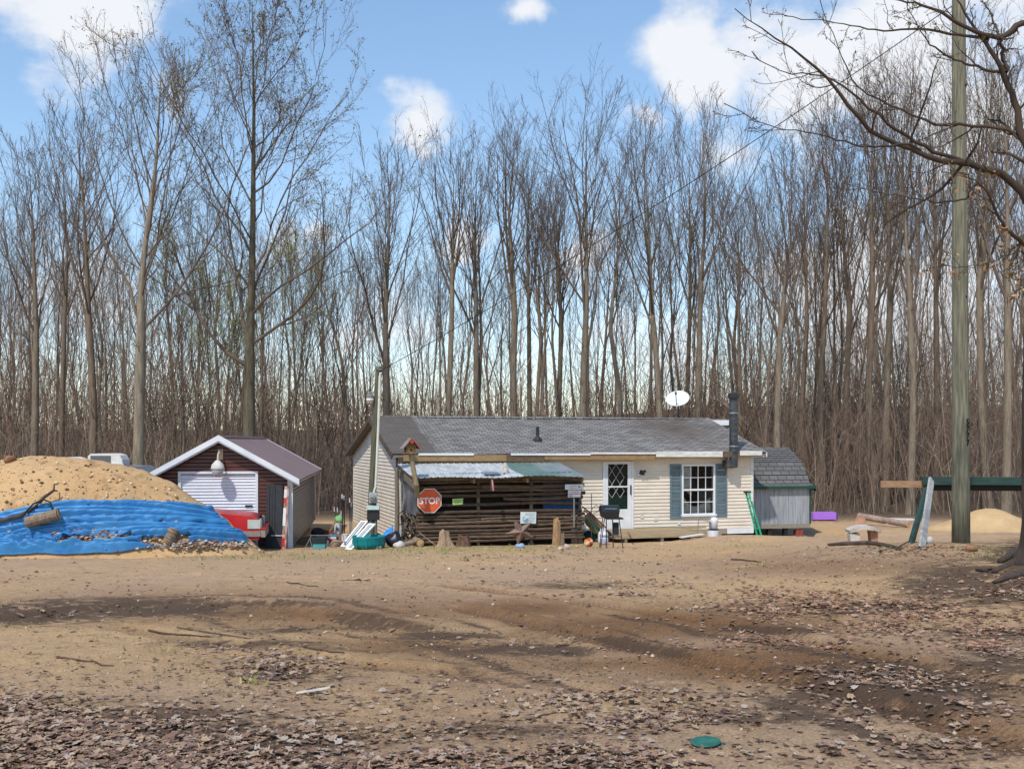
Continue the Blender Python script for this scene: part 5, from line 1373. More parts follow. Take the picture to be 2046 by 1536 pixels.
# teal tub
p = gp(733, 1099); p.y += .35; p.z = gz(p.x, p.y); t = thing('plastic_tub', 'round teal plastic tub on the grass at the foot of the meter post', 'tub', p)
mt2 = mat('teal_plastic', rgb(14, 128, 128), rgb(10, 108, 112), scale=3, rough=.4)
MB().lathe([(.30, .0), (.40, .03), (.43, .14), (.41, .26), (.43, .30), (.40, .315), (.37, .30), (.36, .08), (.05, .06)], 24).build('shell', mt2, t, smooth=True)
for a in (-2.2, -1.57, -.9): MB().obox((.425 * math.cos(a), .425 * math.sin(a), .13), (.03, .03, .2), (0, 0, a)).build('rib', mt2, t)
# blue slide / sheet with black bag
p = gp(775, 1092); t = thing('blue_slide', 'bright blue plastic slide piece leaning at the house corner', 'toy slide', p)
def sl(u, v):
    a = (v - .5) * 2
    return (-.28 + .42 * u + .03 * math.sin(u * 6), -.1 + .18 * u + .05 * a, .06 + .36 * u ** .8 + .05 * a * a + .02 * math.sin(u * 9 + v * 4) + .16 * (v - .3))
MB().sheet(18, 10, sl).build('chute', mat('blue_plastic', rgb(36, 142, 214), rgb(24, 112, 190), scale=4, rough=.4), t, smooth=True, thick=.02)
MB().tube([(-.2, -.05, 0), (-.16, 0, .16)], .03, 6).tube([(.1, .1, 0), (.1, .1, .36)], .03, 6).build('support', M_BLACK, t)
o = lump((0, 0, .16), .24, 12, 14, 9, (.9, .7, .9), .35).build('rubbish_bag', mat('bag_black', rgb(32, 34, 48), rgb(22, 22, 28), scale=8, rough=.35), None, smooth=True); o.location = gp(780, 1093) + Vector((.08, .1, 0)); tag(o, 'black rubbish bag under the blue slide at the house corner', 'bag')
MW = mat('stone_white', rgb(206, 198, 188), rgb(176, 168, 158), scale=8)
rock(754, 1097, 18, 'pale stone just right of the teal tub', MW, (1, .8, .6), 21)
rock(798, 1093, 22, 'white stone at the foot of the grey corner post', MW, (1, .8, .7), 22)
# along the log wall
def onw(px, py, v=-2.5):
    p = HF.out(HF.on(px, 1088, v)); p.z = gz(p.x, p.y); return p
p = onw(842, 1088); log_thing('cut_log', 'freshly cut round log end facing out at the left of the log wall', 'log', p + Vector((-.02, -.1, .11)), p + Vector((-.2, .45, .14)), .105, seed=5)
p = onw(822, 1088); log_thing('grey_log', 'grey split log lying left of the freshly cut log', 'log', p + Vector((-.22, .05, .05)), p + Vector((.12, .1, .16)), .07, seed=8)
p = onw(815, 1092)
def stump(px, py, w, h, label, seed, name='tree_stump', spread=1.25, m=None, lean=0):
    p = onw(px, py, -2.72); k = p.y / F_PX; r = w * k / 2; H = h * k; rg = random.Random(seed)
    ph = [rg.uniform(0, 6.28) for _ in range(5)]
    t = thing(name, label, 'stump', p); b = MB()
    def fn(u, v):
        a = 2 * PI * u
        rr = r * (1 + (spread - 1) * (1 - v) ** 2.2 * (1 + .5 * math.sin(3 * a + ph[0]))) * (1 + .10 * math.sin(5 * a + ph[1]) + .06 * math.sin(11 * a + ph[2] + 3 * v)) * (1 - .12 * v)
        return (rr * math.cos(a) + lean * v * H, rr * math.sin(a), H * v * (1 + .10 * math.sin(2 * a + ph[3]) + .05 * math.sin(7 * a)) - .04 * (1 - v))
    b.sheet(28, 10, fn); o = len(b.v) - 29
    b.f.append(tuple(o + i for i in range(28)))
    b.build('trunk', m or M_BARK_L, t)
stump(888, 1091, 22, 30, 'ragged light brown stump with spread roots near the stop sign', 3, spread=1.9, m=mat('stump_light', rgb(176, 150, 124), rgb(124, 100, 80), scale=7, stretch=(3, 3, 1), rough=.95, bump=.5))
stump(927, 1090, 22, 22, 'small dark broken stump right of the ragged light stump', 6, spread=1.5, m=mat('stump_dark', rgb(120, 92, 72), rgb(80, 60, 48), scale=8, rough=.95, bump=.5))
stump(1112, 1094, 15, 50, 'tall narrow weathered stump standing before the log wall', 9, spread=1.15, m=mat('stump_tall', rgb(188, 154, 112), rgb(120, 92, 66), scale=5, stretch=(6, 6, .8), rough=.95, bump=.5))
stump(1123, 1094, 9, 24, 'short brown stump tucked against the tall narrow stump', 12, spread=1.1)
b = MB(); p = onw(838, 1066); q = onw(873, 1088)
c0 = HF.out(HF.on(836, 1062, -2.36)); c1 = onw(872, 1089, -2.62)
b.tube([c0, (c0 + c1) / 2 + Vector((0, -.02, .01)), c1 + Vector((0, 0, .03))], .02, 6); tag(b.build('leaning_stick', mat('stick_pale', rgb(160, 140, 118), rgb(60, 50, 42), scale=4)), 'thin stick leaning between the kindling and the ragged stump', 'stick')
# rusty barn star
def star():
    p = onw(1040, 1089, -2.5); k = p.y / F_PX; t = thing('barn_star', 'rusty brown five-pointed metal star leaning low on the log wall', 'metal star', p, HA)
    R = 33 * k; c = Vector((0, 0, 17 * k)); pts = []
    for i in range(10):
        a = PI / 2 + i * PI / 5 + math.radians(25); r = R * (1.0 if i % 2 == 0 else .40); pts.append(c + Vector((r * math.cos(a), -.0 + .0, r * math.sin(a) * .86)))
    zmin = min(q.z for q in pts); pts = [q - Vector((0, 0, zmin)) for q in pts]; c = c - Vector((0, 0, zmin))
    m = mat('rusty_metal', rgb(142, 118, 106), rgb(108, 84, 74), scale=6, rough=.55, metal=.2)
    mid = c + Vector((0, -.13, 0))
    for i in range(10):
        a_, b_ = pts[i], pts[(i + 1) % 10]
        MB().add([a_, b_, mid], [(0, 1, 2)]).build('facet', m, t, fix=False, thick=.004)
star()
o = lump((0, 0, .05), .10, 5, 10, 7, (1.3, .8, .6), .5).build('blue_rag', mat('rag_blue', rgb(150, 172, 196), rgb(112, 132, 160), scale=9)); o.location = G(1040, 1094); tag(o, 'crumpled pale blue rag on the grass below the rusty star', 'rag')
for i, (px, py, w, c) in enumerate(((1098, 1094, 10, 'reddish stone left of the tall narrow stump'), (1132, 1097, 12, 'pale upright stone right of the tall narrow stump'), (1120, 1098, 12, 'cream stone at the foot of the tall narrow stump'), (1153, 1093, 9, 'small pink stone beneath the right end of the log wall'))):
    rock(px, py, w, c, mat('stone_mix%d' % i, *[(rgb(196, 150, 128), rgb(168, 124, 104)), (rgb(196, 176, 158), rgb(160, 140, 124)), (rgb(216, 192, 160), rgb(186, 158, 128)), (rgb(198, 160, 142), rgb(170, 130, 114))][i], scale=9), (1, .8, 1.1 if i == 1 else .7), 30 + i)
# ball
p = G(1176, 1092); o = MB(); r = 9.5 * p.y / F_PX
ms = [mat('ball_orange', rgb(224, 132, 36), rgb(200, 106, 26), scale=5, rough=.5), mat('ball_white', rgb(206, 196, 186), rough=.5), mat('ball_maroon', rgb(130, 54, 40), rough=.5)]
t = thing('toy_ball', 'orange and white striped ball at the right foot of the log wall', 'ball', p)
for i in range(8):
    a0, a1 = i * PI / 4, (i + 1) * PI / 4
    MB().sheet(4, 12, lambda u, v: tuple(Matrix.Rotation(.7, 3, 'Y') @ Matrix.Rotation(1.2, 3, 'X') @ Vector((r * math.cos(PI * (v - .5)) * math.cos(a0 + (a1 - a0) * u), r * math.cos(PI * (v - .5)) * math.sin(a0 + (a1 - a0) * u), r * math.sin(PI * (v - .5)))) + Vector((0, 0, r * .95)))).build('panel', ms[(0, 1, 0, 2)[i % 4]], t, smooth=True)
# grill
def grill():
    p = G(1222, 1094); k = p.y / F_PX
    t = thing('charcoal_grill', 'black lidded grill on thin splayed legs in front of the door', 'grill', p, .1)
    Y = p.y; q = lambda px, py, dy=0.: Vector(((px - 1222) * k, dy, (1094 - py) * k))
    d = .17
    for (a, c, dy) in ((1197, 1206, -d), (1209, 1209, -d), (1243, 1234, -d + .02), (1228, 1226, d), (1200, 1207, d)):
        MB().tube([q(a, 1094 + (3 if a == 1209 else 0), dy) - Vector((0, 0, .03)), q(c, 1030, dy * .9)], .013, 6).build('leg', M_BLACK, t)
    b = MB(); x0, x1 = q(1199.5, 0).x, q(1235, 0).x; z0, z1, zt = q(0, 1033).z, q(0, 1022).z, q(0, 1009.5).z
    b.prism([(x0 + .04, -.19, z0), (x1 - .02, -.19, z0), (x1, -.21, z1), (x0, -.21, z1)], (0, .4, 0)); bowl = b.build('bowl', M_BLACK, t)
    lid = MB(); pr = [(-.215, z1 + .006), (-.2, z1 + (zt - z1) * .55), (-.13, zt - .01), (0, zt + .015), (.13, zt - .01), (.2, z1 + (zt - z1) * .55), (.2, z1 + .006)]
    lo = lid.prism([(x0 - .005, y, z) for y, z in pr], (x1 - x0 + .01, 0, 0)).build('lid', mat('lid_black', rgb(34, 36, 38), rgb(22, 24, 26), rough=.3, spec=.6), t)
    MB().tube([(x0 + .06, -.23, z1 + .09), (x1 - .08, -.25, z1 + .09)], .012, 6).build('lid_handle', M_GALV, lo)
    bx('tray', M_BLACK, t, q(1210, 0).x, q(1243, 0).x, -.2, .18, z0 - .045, z0 - .008)
    for dy in (-d, d): MB().tube([q(1200, 1071, dy), q(1240, 1071, dy)], .011, 5).build('lower_rail', M_BLACK, t)
    bx('hanging_apron', mat('apron_dark', rgb(52, 54, 66), rgb(38, 40, 48)), t, q(1226, 0).x, q(1236, 0).x, -.05, .12, q(0, 1068).z, q(0, 1044).z)
    MB().tube([q(1183, 1017, .1), q(1192, 1009, .1), q(1199, 1015, .1), q(1196, 1022, .1), q(1186, 1026, .1)], .011, 6).build('side_hook', M_BLACK, t)
grill()
p = G(1205, 1088); t = thing('propane_tank', 'white propane tank standing behind the grill legs', 'gas tank', p)
MB().lathe([(.09, 0), (.10, .03), (.145, .05), (.15, .12), (.15, .30), (.12, .38), (.05, .41)], 18).build('tank', M_PWHITE, t, smooth=True); MB().lathe([(.085, .37), (.085, .47), (.07, .47), (.07, .38)], 14).build('collar', M_PWHITE, t); bx('band', mat('band_blue', rgb(150, 170, 206)), t, -.1, .08, -.152, -.149, .1, .19)
# wheelbarrow tipped up against the log wall
def barrow():
    p = G(1188, 1084); k = p.y / F_PX; Y = p.y
    t = thing('wheelbarrow', 'tipped green wheelbarrow with red handles at the end of the log wall', 'wheelbarrow', p)
    q = lambda px, py, dy: Vector(((px - 1188) * k, dy, (1084 - py) * k))
    mg = mat('barrow_green', rgb(128, 138, 106), rgb(104, 112, 86), scale=4, rough=.5); mr = mat('barrow_red', rgb(146, 74, 56), rgb(116, 56, 44), rough=.6)
    b = MB(); A = [(1167, 1030), (1181, 1023), (1210, 1052), (1197, 1064)]
    rim = [q(*A[0], -.1), q(*A[1], .35), q(*A[2], .35), q(*A[3], -.1)]
    c = sum(rim, Vector()) / 4; flo = [c + (r_ - c) * .6 + Vector((-.10, .06, -.16)) for r_ in rim]
    b.add(rim + flo, [(0, 1, 5, 4), (1, 2, 6, 5), (2, 3, 7, 6), (3, 0, 4, 7), (4, 5, 6, 7)]); b.build('tray', mg, t, thick=.01)
    MB().tube([q(1164, 1012, .12), q(1186, 1030, .1), q(1211, 1054, .05)], .022, 7).build('handle', mr, t)
    MB().tube([q(1166, 1018, -.12), q(1188, 1036, -.12), q(1206, 1062, -.12), q(1206, 1083, -.1)], .02, 7).build('handle', mr, t)
    MB().lathe([(.1, -.05), (.17, -.05), (.19, 0), (.17, .05), (.1, .05)], 16, q(1212, 1072, .1) + Vector((0, .1, .0)), Matrix.Rotation(PI / 2, 4, 'X')).build('wheel', MATS['rubber'], t)
    MB().tube([q(1180, 1045, .2), q(1182, 1087, .2)], .016, 6).build('leg', M_GALV, t)
    lump(q(1178, 1076, .25), .22, 4, 12, 8, (.8, .7, 1)).build('tarp_bundle', mat('bundle_dark', rgb(30, 40, 56), rgb(20, 70, 60), scale=5), t)
barrow()
p = G(1182, 1088); t = thing('thin_stake', 'thin dark metal stake standing upright behind the wheelbarrow', 'stake', p); MB().tube([(0, 0, -.1), (0, .02, (1088 - 985) * p.y / F_PX)], .011, 6).build('rod', mat('rust_rod', rgb(70, 58, 52)), t)
# patio of boards before the door
def patio():
    o = HF.out(HF.on(1215, 1090, -1.2)); o2 = HF.o
    t = thing('plank_patio', 'low weathered plank patio before the front door', 'patio', HF.out((DX0 - .5, -2.3, 0)), HA)
    mpl = mat('patio_plank', rgb(184, 162, 128), rgb(146, 122, 92), scale=3, stretch=(.8, 6, 6), rough=.9, rnd=.12)
    n = 13; zb = .17
    for i in range(n):
        y = .05 + i * .165; x1 = 3.1 + .5 * math.sin(i * 1.7) + .04 * i
        bx('plank', mpl, t, .03 * math.sin(i * 5), x1, y, y + .158, zb - .03 + i * .006, zb + .012 + i * .006)
    for x in (.3, 1.5, 2.5): bx('joist', M_WOODG, t, x, x + .08, .06, 2.2, -.12, zb - .032)
patio()
for i, (x0, y0, x1, y1, w, lab) in enumerate(((1335, 1052, 1358, 1062, .14, 'short grey plank end propped at the patio edge'), (1360, 1081, 1404, 1075, .16, 'pale flat board lying right of the patio'), (1247, 1060, 1262, 1088, .04, 'thin pale lath lying across the patio'), (1300, 1072, 1375, 1068, .12, 'long brown board lying along the patio'))):
    p = G(x0, y0); q = G(x1, y1); p.z += .10 if i < 3 else .12; q.z += .10 if i < 3 else .12
    if i in (2, 3): p.z += .10; q.z += .12
    tag(MB().beam(p, q, w, .03).build('loose_board', [M_WOODG, mat('board_white', rgb(212, 210, 200)), M_WOOD, mat('board_brown', rgb(136, 108, 80), rgb(100, 78, 58))][i]), lab, 'board')
# well pump: white canister on a white drum
p = G(1425, 1076); t = thing('water_filter', 'white canister on a white drum below the window', 'canister', p)
k = p.y / F_PX
MB().lathe([(.15, -.05), (.165, .02), (.165, .18), (.15, .19)], 18).build('drum', M_PWHITE, t); MB().lathe([(.16, .19), (.16, .22)], 18).build('rim', M_BLACK, t)
MB().lathe([(.05, .22), (.1, .24), (.1, .40), (.12, .44), (.1, .54), (.05, .57)], 16, (.03, 0, 0)).build('canister', M_PWHITE, t, smooth=True)
MB().tube([(-.1, -.02, .2), (-.1, -.02, .42), (.0, 0, .44)], .03, 7).tube([(-.1, 0, .44), (-.42, .05, .50), (-.45, .05, .0)], .013, 5).build('pipe', M_GALV, t)
# green step ladder at the right corner of the house
def ladder():
    p = G(1522, 1076); k = p.y / F_PX; t = thing('step_ladder', 'green folded ladder leaning at the right corner of the house', 'ladder', p)
    mg = mat('ladder_green', rgb(24, 156, 112), rgb(16, 132, 96), rough=.45)
    for dx, dy in ((-.0, 0), (-.10, .10)):
        MB().beam((dx, dy, -.05), (-.30 + dx * .6, .35 + dy, 1.22), .05, .03, up=(0, 1, 0)).build('rail', mg, t)
    for i in range(5):
        s = .14 + i * .18; a = Vector((0, 0, 0)).lerp(Vector((-.30, .35, 1.22)), s); c = Vector((-.10, .10, 0)).lerp(Vector((-.36, .45, 1.22)), s)
        MB().beam(a, c, .05, .02).build('rung', M_GALV if i % 2 else mg, t)
    MB().obox((-.33, .4, 1.23), (.2, .12, .05)).build('cap', M_BLACK, t)
    bx('sticker', M_PWHITE, t, -.26, -.22, .2, .215, .98, 1.2)
ladder()
# ---- right side of the yard
p = G(1648, 1041); t = thing('toy_chest', 'bright purple box on bricks beyond the grey shed', 'box', p, .12); k = p.y / F_PX
bx('body', mat('purple', rgb(176, 120, 216), rgb(164, 108, 206), rough=.5), t, -24 * k, 24 * k, 0, .4, .07, 18 * k); bx('side_panel', mat('purple_dark', rgb(96, 70, 120)), t, 24 * k + .002, 24 * k + .12, .1, .5, .07, 15 * k)
for x in (-.3, .0, .33): bx('brick', mbk, t, x - .1, x + .1, .05, .3, -.02, .069)
def bench():
    p = G(1727, 1086); k = p.y / F_PX; t = thing('stone_bench', 'weathered whitish stone bench with curved seat on the bare ground', 'bench', p, -.1)
    mw = mat('bench_stone', rgb(206, 196, 184), rgb(172, 158, 144), scale=4, rough=.9, bump=.3); mr = mat('bench_rust', rgb(190, 146, 118), rgb(150, 108, 86), scale=5)
    x0, x1 = -30 * k, 31 * k; zs = 29 * k
    def seat(u, v): return (x0 + (x1 - x0) * u, -.22 + .5 * v + .12 * (2 * u - 1) ** 2, zs + .05 * math.sin(u * PI) - .05 * (2 * u - 1) ** 2)
    MB().sheet(14, 4, seat).build('seat', mw, t, thick=.07)
    MB().prism([(x0 + .03, -.1, -.05), (x0 + .24, -.1, -.05), (x0 + .20, -.1, zs - .08), (x0 - .0, -.1, zs - .1)], (0, .3, 0)).build('leg', mw, t)
    MB().prism([(x1 - .18, -.05, -.05), (x1 - .06, -.05, -.05), (x1 - .06, -.05, zs - .06), (x1 - .22, -.05, zs - .04)], (0, .3, 0)).build('leg', mr, t)
    MB().prism([(x0 + .14, .32, zs), (x1 - .16, .32, zs), (x1 - .26, .36, zs + .26), (x0 + .26, .36, zs + .26)], (0, .06, 0)).build('backrest', mr, t)
bench()
p, q = G(1742, 1050), G(1815, 1054); log_thing('fallen_log', 'grey fallen log lying behind the stone bench', 'log', p + Vector((-.3, .6, .34)), q + Vector((0, 0, .12)), .12, mat('log_pale', rgb(170, 150, 134), rgb(136, 116, 100), scale=6, bump=.4), seed=12)
p = G(1800, 1048); tag(MB().obox((p.x, p.y + .5, p.z + .18), (1.4, .3, .06), (0, .02, .1)).obox((p.x - .4, p.y + .5, p.z + .07), (.1, .2, .2)).obox((p.x + .4, p.y + .5, p.z + .07), (.1, .2, .2)).build('white_trough', M_WHITE_W), 'long white board resting on blocks beyond the fallen log', 'board')
b = MB(); pts = [G(1655, 1091), G(1690, 1089), G(1735, 1088), (G(1770, 1093)), G(1800, 1100)]; b.tube([v + Vector((0, 0, .04)) for v in pts], [.03, .05, .05, .04, .03], 7); b.tube([G(1790, 1100) + Vector((0, 0, .04)), G(1815, 1090) + Vector((0, 0, .09))], [.025, .01], 5)
tag(b.build('fallen_branch', mat('branch_grey', rgb(96, 80, 68), rgb(66, 54, 46), scale=5)), 'long dark fallen branch on the ground in front of the bench', 'branch')
def swing():
    p = G(1818, 1088); Y = 24.0
    t = thing('swing_frame', 'dark green wooden swing beam with one white and one green leg behind the utility pole', 'swing frame', (p.x, p.y, p.z))
    q = lambda px, py, Y_: P(px, py, Y_) - p
    mg = mat('swing_green', rgb(52, 78, 70), rgb(40, 62, 56), scale=4, stretch=(1, 5, 5)); ml = mat('swing_white', rgb(196, 194, 190), rgb(140, 136, 130), scale=5, stretch=(5, 5, 1)); md = mat('swing_dark', rgb(44, 40, 36))
    a, c = q(1843, 960, Y), q(2260, 962, Y)
    MB().beam(a, c, .09, .18).build('beam', mg, t); MB().beam(a + Vector((.25, .12, -.16)), c + Vector((0, .12, -.16)), .06, .14).build('dark_bar', md, t)  # dark bar set behind and below the green beam
    MB().beam(q(1852, 972, Y + .1), q(1818, 1090, p.y) - Vector((0, 0, .05)), .09, .09, up=(0, 1, 0)).build('leg', mg, t)
    g = G(1841, 1094); MB().beam(q(1861, 958, Y - .14), g - p - Vector((0, 0, .04)), .15, .05, up=(0, 1, 0)).build('leg', ml, t, label='peeling white leg board')
    g2 = Vector((q(2240, 960, Y).x + .3, Y - 1.0 - p.y, 0)); g2.z = gz(g2.x + p.x, g2.y + p.y) - p.z - .05
    MB().beam(q(2240, 966, Y), g2, .09, .09, up=(0, 1, 0)).build('leg', mg, t); MB().beam(q(2240, 966, Y), g2 + Vector((0, 2.2, -.15)), .09, .09, up=(0, 1, 0)).build('leg', mg, t)
    MB().beam(q(1760, 967, Y + .15), q(1850, 967, Y + .15), .06, .15).build('tan_beam', mat('beam_light', rgb(172, 138, 108), rgb(142, 108, 80), stretch=(1, 6, 6)), t)
swing()
rock(1856, 1085, 20, 'white stone among red twigs at the foot of the white swing leg', MW, (1, .8, .8), 41)
rock(1940, 1100, 26, 'round brown rock at the foot of the utility pole', mat('rock_brown', rgb(156, 118, 86), rgb(122, 90, 66), scale=7), (1, .8, .7), 42)
def heap(px, py, rx, ry, h, label):
    p = G(px, py); X, Y = np.meshgrid(np.linspace(-1.6, 1.6, 70) * rx + p.x, np.linspace(-1.6, 1.6, 50) * ry + p.y)
    r = np.sqrt(((X - p.x) / rx) ** 2 + ((Y - p.y) / ry) ** 2) * (1 + .2 * fbm(X * .8, Y * .8, 6)); Z = ground_h(X, Y) - .06 + h * np.exp(-1.6 * r ** 2) + .05 * fbm(X * 3, Y * 3, 2)
    n = 70; i = (np.arange(49)[:, None] * n + np.arange(69)[None, :]).ravel(); nn = (fbm(X * 3, Y * 3, 4) + .5)[..., None]; c = lambda *a: np.array(rgb(*a)[:3])
    o = bpy.data.objects.new('sand_heap', np_mesh('sand_heap', np.stack([X, Y, Z], -1), np.stack([i, i + 1, i + n + 1, i + n], 1), MATS['pile_sand'], True, (c(208, 176, 130) * (1 - nn) + c(182, 148, 106) * nn).reshape(-1, 3)))
    link(o); tag(o, label, 'sand heap')
heap(1975, 1056, 1.9, 1.5, .8, 'low pale sand heap behind the utility pole at the edge of the wood')
# foreground odds and ends
p = G(1410, 1489); t = thing('green_lid', 'flat green plastic lid lying among leaves in the foreground', 'lid', p + Vector((0, 0, .012)))
M = Matrix.Rotation(.05, 4, 'X') @ Matrix.Rotation(-.06, 4, 'Y')
MB().lathe([(.02, .0), (.07, .0), (.082, .004), (.088, .014), (.082, .018), (.07, .010), (.02, .008)], 28, (0, 0, 0), M).build('disc', mat('lid_green', rgb(54, 112, 96), rgb(38, 88, 76), scale=9, rough=.5), t, smooth=True)
bx('tab', MATS['lid_green'], t, .07, .11, -.03, -.01, .005, .012)
p, q = G(592, 1389), G(660, 1384); tag(MB().sheet(12, 4, lambda u, v: tuple(p.lerp(q, u) + Vector((0, (v - .5) * .055 * math.sin(PI * (.1 + .8 * u)), .015 + .02 * u + .012 * (1 - (2 * v - 1) ** 2)))) ).build('bark_strip', mat('bark_white', rgb(206, 196, 184), rgb(164, 150, 138), scale=14), None, thick=.004), 'curved whitish strip of bark on the dirt in the left foreground', 'bark')
def stick(px0, py0, px1, py1, r, lab, seed):
    rg = random.Random(seed); pts = []
    for i in range(7):
        s = i / 6; v = G(px0 + (px1 - px0) * s + rg.uniform(-4, 4), py0 + (py1 - py0) * s + rg.uniform(-1.5, 1.5)); v.z += r * .8; pts.append(v)
    tag(MB().tube(pts, [r * (1 - .09 * i) for i in range(7)], 6).build('fallen_stick', mat('stick_brown', rgb(104, 84, 68), rgb(70, 56, 46), scale=9)), lab, 'stick')
for i, a in enumerate(((680, 1160, 735, 1162, .025, 'lone dark stick on the bare drive'), (300, 1262, 420, 1272, .014, 'long thin stick across the leaf scatter at left centre'), (350, 1255, 500, 1278, .010, 'fine twig crossing the long thin stick'), (110, 1312, 225, 1332, .012, 'thin pale stick lying at the left of the drive'), (570, 1165, 640, 1172, .012, 'short twig on the drive left of the lone dark stick'), (1850, 1255, 2000, 1275, .012, 'thin dark twig arching over the leaf drift at right'), (600, 1292, 690, 1308, .012, 'crooked twig at the end of the leaf scatter'), (1465, 1118, 1520, 1124, .02, 'grey stick on the sand in front of the house mound'))): stick(*a, 50 + i)
# ------------------------------------------------------------------ bare trees
def bark_mat(name, ca, cb, cc, lichen=0.):
    m = mat(name, rgb(*ca), rgb(*cb), scale=2.2, stretch=(5, 5, .7), rough=.95, bump=.7, bscale=5, c3=rgb(*cc), rnd=.12)
    return m
M_BARK = bark_mat('bark_grey', (140, 126, 108), (102, 90, 76), (158, 145, 127))
M_BARKB = bark_mat('bark_brown', (128, 111, 93), (92, 79, 66), (144, 127, 109))
M_TWIG = mat('twig_brown', rgb(112, 96, 82), rgb(90, 77, 66), scale=1, rough=.95, rnd=.12)
M_TWIGB = mat('twig_dark', rgb(84, 70, 60), rgb(64, 53, 45), scale=1, rough=.95)

def norm(a): return a / np.maximum(np.linalg.norm(a, axis=-1, keepdims=True), 1e-9)
def tubes(Pn, R, s):
    """(N,n,3) lines with (N,n) radii -> verts, quads"""
    N, n, _ = Pn.shape
    T = np.empty_like(Pn); T[:, 1:-1] = Pn[:, 2:] - Pn[:, :-2]; T[:, 0] = Pn[:, 1] - Pn[:, 0]; T[:, -1] = Pn[:, -1] - Pn[:, -2]
    T = norm(T); ref = np.where(np.abs(T[..., 2:3]) > .9, np.array([1., .1, 0]), np.array([.03, .05, 1.])); A = norm(np.cross(T, ref)); Bv = np.cross(T, A)
    th = np.arange(s) * 2 * PI / s
    V = Pn[:, :, None] + R[:, :, None, None] * (A[:, :, None] * np.cos(th)[None, None, :, None] + Bv[:, :, None] * np.sin(th)[None, None, :, None])
    b = (np.arange(N) * n * s)[:, None, None]; i = (np.arange(n - 1) * s)[None, :, None]; k = np.arange(s)[None, None, :]; k2 = (k + 1) % s
    Fq = np.stack([b + i + k, b + i + k2, b + i + s + k2, b + i + s + k], -1).reshape(-1, 4)
    return V.reshape(-1, 3), Fq
def merge(parts):
    Vs, Fs, o = [], [], 0
    for V, Fq in parts:
        Vs.append(V); Fs.append(Fq + o); o += len(V)
    return np.concatenate(Vs), np.concatenate(Fs)
def kids(rg, Pn, R, k, t0, t1, ang, L, npts, rf, up=.0, gnarl=.12, rmin=.004, tipr=.35):
    """k children along every line; ang = (lo, hi) from the parent, L = (lo, hi) as fraction of the parent's length"""
    N, n, _ = Pn.shape
    t = (t0 + (t1 - t0) * (np.arange(k)[None] + rg.random((N, k))) / k).clip(0, .999)
    f = t * (n - 1); i = f.astype(int); fr = (f - i)[..., None]; r = np.arange(N)[:, None]
    p = Pn[r, i] * (1 - fr) + Pn[r, i + 1] * fr; d = norm(Pn[r, i + 1] - Pn[r, i]); rad = R[r, i] * (1 - fr[..., 0]) + R[r, i + 1] * fr[..., 0]
    pl = np.linalg.norm(np.diff(Pn, axis=1), axis=-1).sum(1)[:, None]
    q = norm(np.cross(d, rg.normal(size=d.shape))); a = np.radians(rg.uniform(ang[0], ang[1], (N, k)))[..., None]
    d0 = norm(d * np.cos(a) + q * np.sin(a)); ln = pl * rg.uniform(L[0], L[1], (N, k)) * (1.0 - .45 * t)
    d0 = d0.reshape(-1, 3); p = p.reshape(-1, 3); ln = ln.reshape(-1); rad = rad.reshape(-1)
    out = np.empty((N * k, npts, 3)); out[:, 0] = p; cur = d0
    for j in range(1, npts):
        cur = norm(cur + np.array([0, 0, up]) + gnarl * rg.normal(size=cur.shape)); out[:, j] = out[:, j - 1] + cur * (ln / (npts - 1))[:, None]
    rr = np.maximum(rad * rg.uniform(rf[0], rf[1], len(rad)), rmin)
    R2 = np.maximum(rr[:, None] * np.linspace(1, tipr, npts)[None], rmin * .7)
    return out, R2

